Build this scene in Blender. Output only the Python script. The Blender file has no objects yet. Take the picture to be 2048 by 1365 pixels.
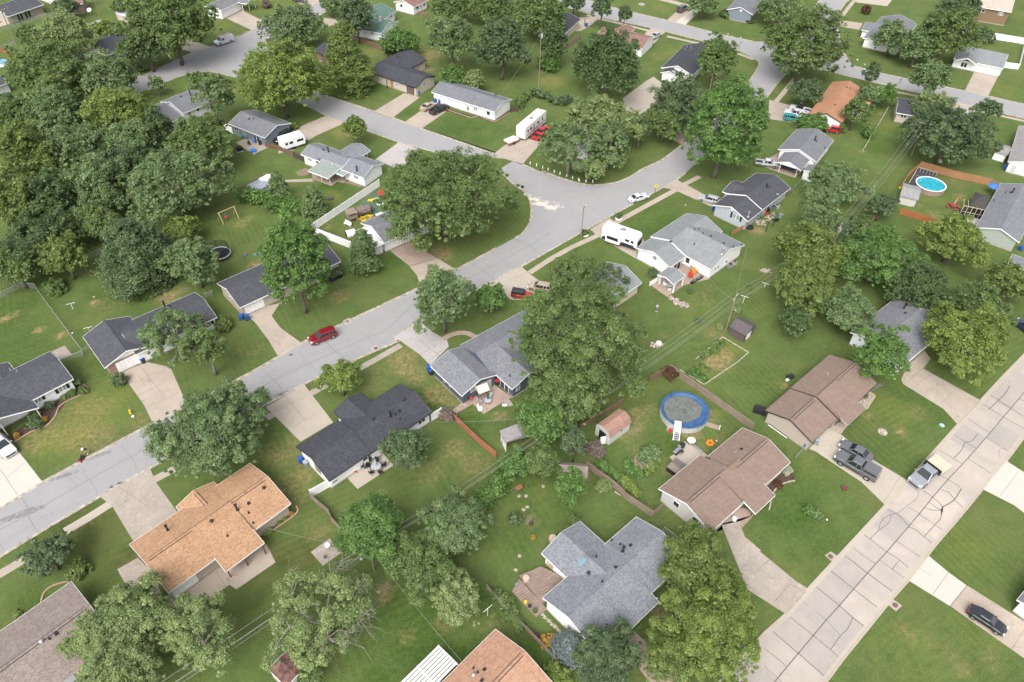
import bpy, math, random
import numpy as np
from mathutils import Matrix, Vector
PI = math.pi
random.seed(7)
scene = bpy.context.scene
col = scene.collection
# ------------------------------------------------------------------ camera, sky, sun, exposure
FPX, PITCH, ROLL, CH = 1500.0, 0.76101, -0.02429, 88.0
_c, _s, _sp, _cp = math.cos(ROLL), math.sin(ROLL), math.sin(PITCH), math.cos(PITCH)
CX = Vector((_c, -_s * _sp, -_s * _cp)); CY = Vector((-_s, -_c * _sp, -_c * _cp)); CF = Vector((0, _cp, -_sp))
cam_data = bpy.data.cameras.new('camera'); cam = bpy.data.objects.new('camera', cam_data); col.objects.link(cam)
cam_data.sensor_width = 36.0; cam_data.lens = FPX / 2048 * 36.0; cam_data.clip_end = 3000; cam_data.clip_start = 0.5
cam.matrix_world = Matrix(((CX.x, -CY.x, -CF.x, 0), (CX.y, -CY.y, -CF.y, 0), (CX.z, -CY.z, -CF.z, CH), (0, 0, 0, 1)))
scene.camera = cam
SUN_EL, SUN_AZ = math.radians(50), math.radians(-163)      # azimuth from +Y; the light comes from behind the camera, to the left
world = bpy.data.worlds.new('World'); scene.world = world; world.use_nodes = True
wn = world.node_tree.nodes; wl = world.node_tree.links
sky = wn.new('ShaderNodeTexSky'); sky.sky_type = 'NISHITA'; sky.sun_disc = False
sky.sun_elevation = SUN_EL; sky.sun_rotation = SUN_AZ; sky.air_density = 1.0; sky.dust_density = 5.0; sky.ozone_density = 1.0
bgn = wn['Background']; bgn.inputs[1].default_value = 0.15
hsv = wn.new('ShaderNodeHueSaturation'); hsv.inputs['Saturation'].default_value = 0.30
wl.new(sky.outputs[0], hsv.inputs['Color']); wl.new(hsv.outputs[0], bgn.inputs[0])
sd = bpy.data.lights.new('sun', 'SUN'); sd.energy = 1.15; sd.angle = math.radians(45); sd.color = (1.0, 0.955, 0.89)
sun = bpy.data.objects.new('sun', sd); col.objects.link(sun)
_d = Vector((math.sin(SUN_AZ) * math.cos(SUN_EL), math.cos(SUN_AZ) * math.cos(SUN_EL), math.sin(SUN_EL)))
sun.rotation_euler = _d.to_track_quat('Z', 'Y').to_euler(); sun.location = (0, 60, 120)
scene.view_settings.view_transform = 'Standard'; scene.view_settings.look = 'None'
scene.view_settings.gamma = 1.0; scene.view_settings.exposure = 0.82
scene.cycles.max_bounces = 5; scene.cycles.diffuse_bounces = 3; scene.cycles.transparent_max_bounces = 12
# ------------------------------------------------------------------ surveying: points measured on the photo, dropped on a level plane
REG = {'a': (0, 0), 'b': (510, 0), 'c': (1020, 0), 'd': (1528, 0), 'e': (0, 340), 'f': (510, 340), 'g': (1020, 340), 'h': (1528, 340),
       'i': (0, 680), 'j': (510, 680), 'k': (1020, 680), 'l': (1528, 680), 'm': (0, 1015), 'n': (510, 1015), 'o': (1020, 1015), 'p': (1528, 1015)}
REG2 = {'q': (580, 250), 'r': (1480, 220), 's': (1380, 320), 't': (840, 580), 'u': (0, 640), 'w': (0, 0), 'x': (400, 0), 'y': (1000, 190),
        'z': (1788, 440), 'A': (880, 740), 'B': (1240, 820), 'C': (620, 340)}
def px(t):
    if not isinstance(t, str): return t
    k = t[0]
    if k in '0123456789-': a, b = t.split(','); return float(a), float(b)
    a, b = t[1:].split(','); a = float(a); b = float(b)
    if k in REG: o = REG[k]; s = 520 / 2028
    elif k == 'v': o = (1800, 320); s = 248 / 2027
    else: o = REG2[k]; s = 260 / 2028
    return o[0] + a * s, o[1] + b * s
def ray(t):
    x, y = px(t)
    return CF + CX * ((x - 1024) / FPX) + CY * ((y - 682.5) / FPX)
def G(t, z=0.0):
    d = ray(t); k = (z - CH) / d.z
    return Vector((d.x * k, d.y * k, z))
def GP(s, z=0.0): return [G(t, z) for t in s.split()]
def depth(p): return (Vector(p) - Vector((0, 0, CH))).dot(CF)
def top_height(base, top):
    """height of an upright thing from the pixels of its foot and its top"""
    b = G(base); d = ray(top); h2 = b.x * b.x + b.y * b.y
    k = (b.x * d.x + b.y * d.y) / (d.x * d.x + d.y * d.y)
    return max(0.3, CH + d.z * k)
# ------------------------------------------------------------------ materials
MATS = {}
def newmat(name):
    m = bpy.data.materials.new(name); m.use_nodes = True; nt = m.node_tree
    return m, nt.nodes, nt.links, nt.nodes['Principled BSDF']
def mixc(N, L, fac, a, b, mode='MIX'):
    n = N.new('ShaderNodeMix'); n.data_type = 'RGBA'; n.blend_type = mode
    for inp, v in ((n.inputs[0], fac), (n.inputs[6], a), (n.inputs[7], b)):
        if hasattr(v, 'links'): L.new(v, inp)
        elif isinstance(v, (int, float)): inp.default_value = v
        else: inp.default_value = (*v[:3], 1)
    return n.outputs[2]
def noise(N, L, scale, detail=3, rough=.55, vec=None, dist=0):
    n = N.new('ShaderNodeTexNoise'); n.inputs['Scale'].default_value = scale; n.inputs['Detail'].default_value = detail
    n.inputs['Roughness'].default_value = rough; n.inputs['Distortion'].default_value = dist
    if vec is not None: L.new(vec, n.inputs['Vector'])
    return n.outputs['Fac']
def ramp(N, L, src, lo, hi, a=0.0, b=1.0):
    n = N.new('ShaderNodeMapRange'); n.inputs[1].default_value = lo; n.inputs[2].default_value = hi
    n.inputs[3].default_value = a; n.inputs[4].default_value = b; L.new(src, n.inputs[0]); return n.outputs[0]
def coords(N, kind='Object'): return N.new('ShaderNodeTexCoord').outputs[kind]
def geopos(N): return N.new('ShaderNodeNewGeometry').outputs['Position']
def plain(name, c, rough=.6, var=.12, scale=3.0, metal=0.0, spec=None, coat=0.0):
    if name in MATS: return MATS[name]
    m, N, L, P = newmat(name); v = coords(N)
    f = noise(N, L, scale, 4, .6, v)
    c2 = tuple(x * (1 - var * 2.2) for x in c); c1 = tuple(min(1, x * (1 + var)) for x in c)
    L.new(mixc(N, L, ramp(N, L, f, .3, .7), c2, c1), P.inputs['Base Color'])
    P.inputs['Roughness'].default_value = rough; P.inputs['Metallic'].default_value = metal
    if spec is not None: P.inputs['Specular IOR Level'].default_value = spec
    if coat: P.inputs['Coat Weight'].default_value = coat; P.inputs['Coat Roughness'].default_value = .08
    MATS[name] = m; return m
def glass(name, c=(.03, .04, .05), rough=.12):
    if name in MATS: return MATS[name]
    m, N, L, P = newmat(name); P.inputs['Base Color'].default_value = (*c, 1); P.inputs['Roughness'].default_value = rough
    P.inputs['Specular IOR Level'].default_value = .7; MATS[name] = m; return m
def shingle(name, c1, c2, c3=None, spot=.5):
    """asphalt shingles laid in courses (UV in metres: u along the eave, v up the slope)"""
    if name in MATS: return MATS[name]
    m, N, L, P = newmat(name); uv = N.new('ShaderNodeUVMap').outputs[0]
    b = N.new('ShaderNodeTexBrick'); b.offset = .5; b.inputs['Scale'].default_value = 1.0
    b.inputs['Brick Width'].default_value = .42; b.inputs['Row Height'].default_value = .21; b.inputs['Mortar Size'].default_value = .016
    b.inputs['Color1'].default_value = (0, 0, 0, 1); b.inputs['Color2'].default_value = (1, 1, 1, 1); b.inputs['Mortar'].default_value = (.2, .2, .2, 1); b.inputs['Bias'].default_value = 0
    L.new(uv, b.inputs['Vector'])
    big = noise(N, L, .35, 3, .6, uv); mid = noise(N, L, 4.5, 3, .7, uv)
    base = mixc(N, L, b.outputs['Color'], c1, c2)
    base = mixc(N, L, ramp(N, L, mid, .40, .62, 0, spot), base, c3 or c2)
    base = mixc(N, L, ramp(N, L, big, .35, .7, 0, .28), base, tuple(x * .62 for x in c1))
    map_ = N.new('ShaderNodeMapping'); map_.inputs['Scale'].default_value = (1.6, .12, 1); L.new(uv, map_.inputs[0])
    stk = noise(N, L, 1.0, 3, .6, map_.outputs[0])
    base = mixc(N, L, ramp(N, L, stk, .52, .72, 0, .3), base, tuple(x * .55 for x in c1))
    L.new(base, P.inputs['Base Color']); P.inputs['Roughness'].default_value = .92
    bp = N.new('ShaderNodeBump'); bp.inputs['Strength'].default_value = .5; bp.inputs['Distance'].default_value = .03
    L.new(b.outputs['Fac'], bp.inputs['Height']); bp.invert = True; L.new(bp.outputs[0], P.inputs['Normal'])
    MATS[name] = m; return m
def siding(name, c, row=.2, dark=.75):
    if name in MATS: return MATS[name]
    m, N, L, P = newmat(name); pos = geopos(N)
    sx = N.new('ShaderNodeSeparateXYZ'); L.new(pos, sx.inputs[0])
    mm = N.new('ShaderNodeMath'); mm.operation = 'PINGPONG'; mm.inputs[1].default_value = row / 2; L.new(sx.outputs[2], mm.inputs[0])
    f = ramp(N, L, mm.outputs[0], 0, row * .12, 0, 1)
    n = noise(N, L, 1.3, 4, .6, pos)
    base = mixc(N, L, ramp(N, L, n, .3, .75, 0, .22), c, tuple(x * .7 for x in c))
    L.new(mixc(N, L, f, tuple(x * dark for x in c), base), P.inputs['Base Color']); P.inputs['Roughness'].default_value = .6
    MATS[name] = m; return m
def brickmat(name, c1, c2, mortar=(.45, .42, .4)):
    if name in MATS: return MATS[name]
    m, N, L, P = newmat(name); uv = N.new('ShaderNodeUVMap').outputs[0]
    b = N.new('ShaderNodeTexBrick'); b.inputs['Scale'].default_value = 1; b.inputs['Brick Width'].default_value = .3; b.inputs['Row Height'].default_value = .1
    b.inputs['Mortar Size'].default_value = .012; b.inputs['Color1'].default_value = (*c1, 1); b.inputs['Color2'].default_value = (*c2, 1); b.inputs['Mortar'].default_value = (*mortar, 1)
    L.new(geopos(N) if uv is None else uv, b.inputs[0]); L.new(b.outputs[0], P.inputs['Base Color']); P.inputs['Roughness'].default_value = .9
    MATS[name] = m; return m
def wood(name, c, scale=1.0, ang=0.0, board=.14, var=.35):
    """weathered boards; the board joints run across local x turned by ang"""
    if name in MATS: return MATS[name]
    m, N, L, P = newmat(name); v = coords(N)
    mp = N.new('ShaderNodeMapping'); mp.inputs['Rotation'].default_value = (0, 0, ang); L.new(v, mp.inputs[0])
    mp2 = N.new('ShaderNodeMapping'); mp2.inputs['Scale'].default_value = (9, .8, 9); L.new(mp.outputs[0], mp2.inputs[0])
    g = noise(N, L, scale, 5, .65, mp2.outputs[0]); h = noise(N, L, .6, 3, .6, v)
    base = mixc(N, L, ramp(N, L, g, .3, .7), tuple(x * (1 - var) for x in c), tuple(min(1, x * (1 + var * .5)) for x in c))
    base = mixc(N, L, ramp(N, L, h, .45, .7, 0, .4), base, tuple(x * .55 for x in c))
    if board:
        sx = N.new('ShaderNodeSeparateXYZ'); L.new(mp.outputs[0], sx.inputs[0])
        mm = N.new('ShaderNodeMath'); mm.operation = 'PINGPONG'; mm.inputs[1].default_value = board / 2; L.new(sx.outputs[0], mm.inputs[0])
        base = mixc(N, L, ramp(N, L, mm.outputs[0], 0, board * .09, .0, 1), tuple(x * .25 for x in c), base)
    L.new(base, P.inputs['Base Color']); P.inputs['Roughness'].default_value = .85
    MATS[name] = m; return m
def leafmat(name, c, trans=.42):
    if name in MATS: return MATS[name]
    m, N, L, P = newmat(name)
    at = N.new('ShaderNodeAttribute'); at.attribute_name = 'tint'
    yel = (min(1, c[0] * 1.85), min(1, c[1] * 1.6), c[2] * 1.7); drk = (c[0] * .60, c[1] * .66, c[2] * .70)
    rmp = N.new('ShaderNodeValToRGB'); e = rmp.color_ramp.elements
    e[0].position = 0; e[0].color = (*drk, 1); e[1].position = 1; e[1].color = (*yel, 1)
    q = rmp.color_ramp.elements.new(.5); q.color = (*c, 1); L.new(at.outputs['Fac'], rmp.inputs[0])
    L.new(rmp.outputs[0], P.inputs['Base Color']); P.inputs['Roughness'].default_value = .42; P.inputs['Specular IOR Level'].default_value = .5
    tr = N.new('ShaderNodeBsdfTranslucent'); L.new(rmp.outputs[0], tr.inputs[0])
    mx = N.new('ShaderNodeMixShader'); mx.inputs[0].default_value = trans
    L.new(P.outputs[0], mx.inputs[1]); L.new(tr.outputs[0], mx.inputs[2]); L.new(mx.outputs[0], N['Material Output'].inputs[0])
    MATS[name] = m; return m
# ------------------------------------------------------------------ mesh collector
class MB:
    def __init__(s): s.v = []; s.f = []; s.m = []; s.uv = []; s.hasuv = False
    def poly(s, pts, mi=0, uv=None):
        k = len(s.v); s.v.extend([tuple(p) for p in pts]); s.f.append(list(range(k, k + len(pts)))); s.m.append(mi)
        if uv is not None: s.hasuv = True
        s.uv.append(uv)
    def box(s, c, size, rz=0.0, mi=0, taper=1.0):
        hx, hy, hz = size[0] / 2, size[1] / 2, size[2] / 2; ca, sa = math.cos(rz), math.sin(rz); P = []
        for z, t in ((-hz, 1.0), (hz, taper)):
            for x, y in ((-hx, -hy), (hx, -hy), (hx, hy), (-hx, hy)):
                P.append((c[0] + (x * ca - y * sa) * t, c[1] + (x * sa + y * ca) * t, c[2] + z))
        s.hexa(P, mi)
    def hexa(s, P, mi=0):
        for q in ((3, 2, 1, 0), (4, 5, 6, 7), (0, 1, 5, 4), (1, 2, 6, 5), (2, 3, 7, 6), (3, 0, 4, 7)): s.poly([P[i] for i in q], mi)
    def bar(s, a, b, w=.1, h=None, mi=0):
        """square bar between two points"""
        a = Vector(a); b = Vector(b); d = (b - a); n = d.cross(Vector((0, 0, 1)))
        if n.length < 1e-5: n = Vector((1, 0, 0))
        n.normalize(); u = n.cross(d).normalized(); h = h or w; P = []
        for q in (a, b):
            for x, y in ((-1, -1), (1, -1), (1, 1), (-1, 1)): P.append(q + n * (x * w / 2) + u * (y * h / 2))
        s.hexa(P, mi)
    def tube(s, pts, rad, n=8, mi=0, cap=True):
        rings = []; pts = [Vector(p) for p in pts]
        for i, p in enumerate(pts):
            d = (pts[min(i + 1, len(pts) - 1)] - pts[max(i - 1, 0)]).normalized()
            a = d.cross(Vector((0, 0, 1)));
            if a.length < .05: a = d.cross(Vector((0, 1, 0)))
            a.normalize(); b = d.cross(a); r = rad[i] if hasattr(rad, '__len__') else rad; k = len(s.v)
            for j in range(n): t = 2 * PI * j / n; s.v.append(tuple(p + a * (r * math.cos(t)) + b * (r * math.sin(t))))
            rings.append(k)
        for i in range(len(rings) - 1):
            for j in range(n):
                j2 = (j + 1) % n; s.f.append([rings[i] + j, rings[i + 1] + j, rings[i + 1] + j2, rings[i] + j2]); s.m.append(mi); s.uv.append(None)
        if cap:
            for k in (rings[0], rings[-1]): s.f.append([k + j for j in range(n)]); s.m.append(mi); s.uv.append(None)
    def cyl(s, c, r, h, n=16, mi=0, r2=None): s.tube([(c[0], c[1], c[2]), (c[0], c[1], c[2] + h)], [r, r if r2 is None else r2], n, mi)
    def disc(s, c, r, n=24, mi=0, ry=None, rz=0): s.poly([(c[0] + r * math.cos(2 * PI * j / n), c[1] + (ry or r) * math.sin(2 * PI * j / n), c[2]) for j in range(n)], mi)
    def dome(s, c, r, h, n=14, k=5, mi=0):
        s.tube([(c[0], c[1], c[2] + h * math.sin(PI / 2 * i / k)) for i in range(k + 1)], [max(.01, r * math.cos(PI / 2 * i / k)) for i in range(k + 1)], n, mi)
    def build(s, name, mats, parent=None, smooth=False, bevel=0.0, loc=None, rz=0.0):
        me = bpy.data.meshes.new(name); me.from_pydata([tuple(v) for v in s.v], [], s.f)
        if not isinstance(mats, (list, tuple)): mats = [mats]
        for m in mats: me.materials.append(m)
        if len(mats) > 1: me.polygons.foreach_set('material_index', s.m)
        if s.hasuv:
            ul = me.uv_layers.new(name='UVMap'); d = []
            for f, uv in zip(s.f, s.uv):
                for i in range(len(f)): d.extend(uv[i] if uv else (0, 0))
            ul.data.foreach_set('uv', d)
        if smooth: me.polygons.foreach_set('use_smooth', [True] * len(me.polygons))
        me.update()
        o = bpy.data.objects.new(name, me); col.objects.link(o)
        if parent: o.parent = parent
        if loc is not None: o.location = loc
        if rz: o.rotation_euler = (0, 0, rz)
        if bevel:
            import bmesh
            bm = bmesh.new(); bm.from_mesh(me); bmesh.ops.remove_doubles(bm, verts=bm.verts, dist=1e-4)
            bmesh.ops.bevel(bm, geom=[e for e in bm.edges if len(e.link_faces) == 2 and e.calc_face_angle(0) > .5], offset=bevel, segments=2, affect='EDGES', profile=.6)
            bmesh.ops.recalc_face_normals(bm, faces=bm.faces); bm.to_mesh(me); bm.free(); me.polygons.foreach_set('use_smooth', [True] * len(me.polygons)); me.update()
        return o
def tag(o, label=None, cat=None, group=None, kind=None):
    if label: o['label'] = label
    if cat: o['category'] = cat
    if group: o['group'] = group
    if kind: o['kind'] = kind
    return o
def thing(name, label, cat, loc=(0, 0, 0), rz=0.0, group=None):
    o = bpy.data.objects.new(name, None); o.empty_display_size = .3; col.objects.link(o)
    o.location = loc; o.rotation_euler = (0, 0, rz); return tag(o, label, cat, group)
def dup(root, label, loc, rz=0.0, group=None, scale=None):
    """a copy of a thing with copies of its parts and their sub-parts"""
    kids = [(c, list(c.children)) for c in root.children]
    r = root.copy(); col.objects.link(r); r.location = loc; r.rotation_euler = (0, 0, rz); r['label'] = label
    if scale: r.scale = (scale,) * 3
    if group: r['group'] = group
    for c, sub in kids:
        c2 = c.copy(); col.objects.link(c2); c2.parent = r
        for g in sub: g2 = g.copy(); col.objects.link(g2); g2.parent = c2
    return r
def repaint(root, old, new):
    """give the meshes of a copied thing another paint"""
    for c in list(root.children) + [g for c in root.children for g in c.children]:
        if c.data and any(m and m.name == old.name for m in c.data.materials):
            c.data = c.data.copy()
            for i, m in enumerate(c.data.materials):
                if m and m.name == old.name: c.data.materials[i] = new
def struct(o): o['kind'] = 'structure'; return o
# ------------------------------------------------------------------ the setting: lawns, streets, kerbs, drives, walks
def pip(x, y, poly):
    """points inside a polygon, on numpy arrays"""
    r = np.zeros(np.shape(x), bool); n = len(poly)
    for i in range(n):
        x1, y1 = poly[i][0], poly[i][1]; x2, y2 = poly[i - 1][0], poly[i - 1][1]
        if y1 == y2: continue
        r ^= ((y1 > y) != (y2 > y)) & (x < (x2 - x1) * (y - y1) / (y2 - y1) + x1)
    return r
def vnoise(x, y, s, seed=0):
    """smooth value noise"""
    rs = np.random.RandomState(seed); T = rs.rand(64, 64); X = x / s; Y = y / s
    i = np.floor(X).astype(int); j = np.floor(Y).astype(int); fx = X - i; fy = Y - j; fx = fx * fx * (3 - 2 * fx); fy = fy * fy * (3 - 2 * fy)
    g = lambda a, b: T[a % 64, b % 64]
    return (g(i, j) * (1 - fx) + g(i + 1, j) * fx) * (1 - fy) + (g(i, j + 1) * (1 - fx) + g(i + 1, j + 1) * fx) * fy
gx = np.concatenate([[-1500, -900, -500, -300, -230], np.arange(-200, 205, .8), [230, 300, 500, 900, 1500]])
gy = np.concatenate([[-900, -400, -100, -20], np.arange(20, 300, .8), [330, 400, 600, 1000, 1800]])
XX, YY = np.meshgrid(gx, gy); nx, ny = len(gx), len(gy)
att = {k: np.zeros(XX.shape) for k in 'DSLYB'}
WOB = vnoise(XX, YY, 1.7, 3) * .6 + vnoise(XX, YY, 5, 4) * .5
def spot(kind, t, r, v=1.0, ax=1.0):
    """a worn, dry, lush or yellow patch of lawn: centre, radius in photo pixels, strength"""
    p = G(t); R = r * depth(p) / FPX
    d = np.sqrt(((XX - p.x) / ax) ** 2 + (YY - p.y) ** 2) / max(R, .8)
    att[kind] = np.maximum(att[kind], np.clip((1.35 - d) * 1.6, 0, 1) * v * np.clip(WOB * 1.8 - .15, 0, 1.25))
SPOTS = '''D j1150,140 26 .95|D j1180,240 18 .9|D j1000,230 20 .45|D j1280,280 26 .6|D j1420,420 26 .7|D j1550,500 18 .5|D j900,330 30 .35|D j480,310 14 .5
D m700,250 60 .55|D m560,160 30 .45|D m900,380 40 .5|D m640,90 30 .4|D m800,500 30 .45|D n200,200 60 .42|D n60,700 60 .42|D n300,350 40 .5|D n500,170 25 .6|D n100,450 50 .4|D j310,1120 34 .6|D j330,1230 18 .7|D j220,860 40 .45|D j470,960 24 .35
D f660,990 18 .75|D f700,960 12 .6|D i650,560 50 .4|D i700,800 50 .5|D i300,760 40 .45|D i600,700 40 .4|D i1950,60 25 .5|D i1100,640 25 .4
D e730,1040 6 .9|D e300,1250 5 1|D e480,1290 3 1|D e35,1165 5 .8|D e110,1130 5 .7|D e1880,420 14 .8|D e1950,380 8 .6|D e1300,980 22 .9|D e1990,745 14 .8|D e700,760 30 .55
D k1000,600 22 .75|D k1100,540 16 .6|D k900,720 26 .6|D k980,840 18 .5|D k1560,590 14 .9|D k1400,720 22 .85|D k1470,880 16 .5|D k1640,780 12 .4|D k960,1000 14 .35|D k1300,930 14 .3
D j1560,850 24 .45|D j1700,980 30 .4|D j1450,930 10 .6|D j1900,590 8 .6|D j1350,1030 30 .35|D l1070,720 10 .8|D l820,600 7 .8|D l150,350 9 .7|D l1200,560 20 .3
D p1050,930 8 .7|D p1150,1000 8 .7|D p1300,1060 12 .35|D p1560,1290 10 .6|D p1800,1200 26 .45|D p1450,1150 14 .35|D p980,700 16 .3|D o1160,1260 14 .4|D o1250,900 30 .6
D C1600,1080 18 .7|D f1450,650 24 .9|D f1100,470 10 .5|D f580,430 14 .5|D C280,870 12 .35|D g1500,1010 20 .4|D g1600,1260 20 .45|D g1560,930 14 .35|D k1620,170 30 .4
D s1050,1110 14 .85|D s950,1080 9 .6|D d730,1090 10 .4|D h500,140 12 .5|D h860,110 10 .6|D v270,740 8 .8|D v560,900 14 .5|D v900,400 20 .35|D v1000,600 14 .4|D v960,920 12 .9
D b1060,1130 5 .9|D a1830,710 4 .9|D b1350,440 36 .7|D b1560,480 24 .6|D b940,400 24 .4|D c330,630 24 .35|D c1150,440 18 .4|D c60,940 8 .4|D c1170,60 14 .4|D d1840,690 8 .4|D d1820,1180 14 .35
D b700,1040 20 .3|D c1260,960 24 .3|D c500,1210 18 .3|D e860,1060 30 .25|D n1000,700 14 .5|D n1180,1000 16 .35|D n1500,880 22 .5|D n1700,860 12 .35|D n600,1150 18 .6|D n1850,900 8 .5
S e1300,985 10 .7|S k1000,690 8 .7|S o1180,880 20 .75|S o1130,780 12 .6|S n1010,640 10 .8|S n560,1120 12 .5|S f1440,650 14 .7|S k640,900 16 .8|S k590,1080 10 .8|S C900,780 16 .8|S C700,760 10 .8|S d920,890 7 .5|D k1600,165 18 1.1|D k1680,130 15 1.2|D k1520,190 9 .9|Y k1480,280 30 1|Y k1750,60 24 .9|D k1640,220 9 1.1|L k1560,110 20 .8|S i1000,1010 10 .4|S i1710,1000 14 .6|S g1200,1290 8 .4|S k1240,1030 8 .6|S o1090,1230 16 .5|S f880,200 4 .5|S f590,225 5 .8|S k960,700 8 .7|S o160,110 6 .8|S A980,730 5 .5|S e1430,930 12 .5|S b1350,540 12 .6|S c250,560 6 .7|S r1900,650 5 .9
L j1350,470 30 .9|L j1800,1160 50 .4|L j1700,640 24 .7|L k1950,300 60 .3|L l1200,450 60 .5|L l1000,900 50 .4|L l300,1150 60 .7|L n1200,1000 70 1|L n1600,1250 70 1|L n1250,760 60 .8|L n1000,1200 60 .9|L n1800,760 40 .9|L o200,1200 50 1|L p300,200 70 .8|L p1500,300 60 .4|L g600,650 40 .7|L g1100,400 60 .7|L f1150,720 40 .8|L f700,130 40 .8|L f550,420 30 .6|L b850,700 40 .9|L b1650,1020 60 .9|L b1200,880 24 .7|L c120,1170 30 .5|L e100,1250 60 .7|L e150,1000 60 .8|L e950,950 60 .6|L i150,60 60 .5|L m300,680 50 .8|L m380,100 60 .8|L k300,1250 60 .8|L k1450,1280 40 .7|L o50,250 40 .5|L k750,880 40 .5|L k1200,800 40 .7|L h500,60 60 .5|L s600,1050 40 .6|L d880,1130 40 .5|L q700,950 30 1|L q450,1100 30 .6
Y c1250,400 24 .7|Y c310,650 24 .7|Y c1150,60 30 .6|Y d980,1000 30 .5|Y u1500,1100 40 .4|Y i800,520 60 .8|Y i500,800 50 .9|Y i1000,500 40 .6|Y f1750,480 40 .5|Y a1700,200 30 .6|Y w250,850 18 1|Y b200,30 40 .8|Y k250,1180 20 .5|Y g1430,1030 14 .9|Y l1000,560 40 .5|Y l400,1000 30 .4|Y p1500,300 60 .7|Y p1100,1150 60 .6|Y p1700,900 60 .4|Y d1800,700 40 .6|Y b680,1000 30 .7|Y k1050,380 30 .5|Y k1500,430 30 .4|Y h150,250 30 .5|Y j1400,380 10 .4|Y v700,700 30 .3|Y g1500,1120 14 .4|Y q600,1130 24 .8|Y x600,150 40 .7'''
for ln in SPOTS.replace('\n', '|').split('|'):
    k, t, r, v = ln.split()
    if k == 'D' and t[0] in 'mn' and float(r) >= 30: k = 'B'; v = float(v) * 1.5; r = float(r) * 1.25
    spot(k, t, float(r), float(v))
V = np.stack([XX.ravel(), YY.ravel(), np.zeros(XX.size)], 1)
ii = (np.arange(ny - 1)[:, None] * nx + np.arange(nx - 1)[None, :]).ravel()
F = np.stack([ii, ii + 1, ii + nx + 1, ii + nx], 1)
def npmesh(name, V, F, mats, attrs=None):
    me = bpy.data.meshes.new(name); k = F.shape[1]
    me.vertices.add(len(V)); me.vertices.foreach_set('co', V.astype(np.float32).ravel())
    me.loops.add(F.size); me.loops.foreach_set('vertex_index', F.astype(np.int32).ravel())
    me.polygons.add(len(F)); me.polygons.foreach_set('loop_start', np.arange(0, F.size, k, dtype=np.int32))
    me.polygons.foreach_set('loop_total', np.full(len(F), k, dtype=np.int32))
    for m in mats: me.materials.append(m)
    for nm, (dom, vals) in (attrs or {}).items():
        a = me.attributes.new(nm, 'FLOAT', dom); a.data.foreach_set('value', vals.astype(np.float32).ravel())
    me.update(); me.validate(); return me
def grassmat():
    m, N, L, P = newmat('lawn'); pos = geopos(N)
    A = {}
    for k in 'DSLYB': a = N.new('ShaderNodeAttribute'); a.attribute_name = 'lawn_' + k; A[k] = a.outputs['Fac']
    n1 = noise(N, L, .045, 3, .6, pos); n2 = noise(N, L, .28, 5, .68, pos, .6); n3 = noise(N, L, 1.5, 4, .7, pos, .4); n4 = noise(N, L, 6.5, 4, .75, pos); n5 = noise(N, L, .11, 4, .6, pos)
    c = mixc(N, L, ramp(N, L, n1, .38, .62), (.088, .132, .040), (.108, .154, .048))
    c = mixc(N, L, ramp(N, L, n2, .42, .62, 0, .75), c, (.072, .108, .034))
    c = mixc(N, L, ramp(N, L, n5, .5, .66, 0, .55), c, (.135, .148, .054))
    c = mixc(N, L, ramp(N, L, n3, .52, .7, 0, .55), c, (.150, .168, .058))
    c = mixc(N, L, A['L'], c, mixc(N, L, ramp(N, L, n3, .4, .65), (.046, .090, .019), (.080, .126, .031)))
    c = mixc(N, L, A['Y'], c, mixc(N, L, ramp(N, L, n3, .4, .6), (.115, .150, .034), (.16, .178, .05)))
    c = mixc(N, L, A['B'], c, mixc(N, L, ramp(N, L, n2, .4, .6), (.052, .068, .020), (.105, .105, .038)))
    # mowing passes, faint, along and across the street
    def band(ang, w, seed):
        mp = N.new('ShaderNodeMapping'); mp.inputs['Rotation'].default_value = (0, 0, ang); L.new(pos, mp.inputs[0])
        wv = N.new('ShaderNodeTexWave'); wv.inputs['Scale'].default_value = w; wv.inputs['Distortion'].default_value = .8; wv.inputs['Detail Scale'].default_value = .6
        L.new(mp.outputs[0], wv.inputs[0]); return wv.outputs['Fac']
    sel = noise(N, L, .03, 2, .5, pos)
    st = mixc(N, L, ramp(N, L, sel, .48, .52), band(1.05, .30, 1), band(-.5, .30, 2))
    c = mixc(N, L, ramp(N, L, noise(N, L, .06, 3, .6, pos), .42, .62, .0, .16), c, mixc(N, L, ramp(N, L, st, .3, .7), (.045, .08, .015), (.135, .155, .05)))
    dry = mixc(N, L, ramp(N, L, n3, .35, .65), (.165, .135, .055), (.30, .235, .12))
    md = N.new('ShaderNodeMath'); md.operation = 'MULTIPLY'; L.new(A['D'], md.inputs[0]); L.new(ramp(N, L, n3, .36, .56, .25, 1.1), md.inputs[1]); md.use_clamp = True
    c = mixc(N, L, md.outputs[0], c, dry)
    ms = N.new('ShaderNodeMath'); ms.operation = 'MULTIPLY'; L.new(A['S'], ms.inputs[0]); L.new(ramp(N, L, n3, .38, .52, .3, 1.1), ms.inputs[1]); ms.use_clamp = True
    c = mixc(N, L, ms.outputs[0], c, mixc(N, L, ramp(N, L, n4, .35, .65), (.17, .12, .075), (.33, .255, .17)))
    fine = mixc(N, L, ramp(N, L, n4, .30, .70), (.45, .48, .42), (1.55, 1.52, 1.45))
    c = mixc(N, L, .85, c, fine, 'MULTIPLY'); L.new(c, P.inputs['Base Color']); P.inputs['Roughness'].default_value = .95; P.inputs['Specular IOR Level'].default_value = .15
    bp = N.new('ShaderNodeBump'); bp.inputs['Strength'].default_value = .8; bp.inputs['Distance'].default_value = .12; L.new(n4, bp.inputs['Height']); L.new(bp.outputs[0], P.inputs['Normal'])
    return m
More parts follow.
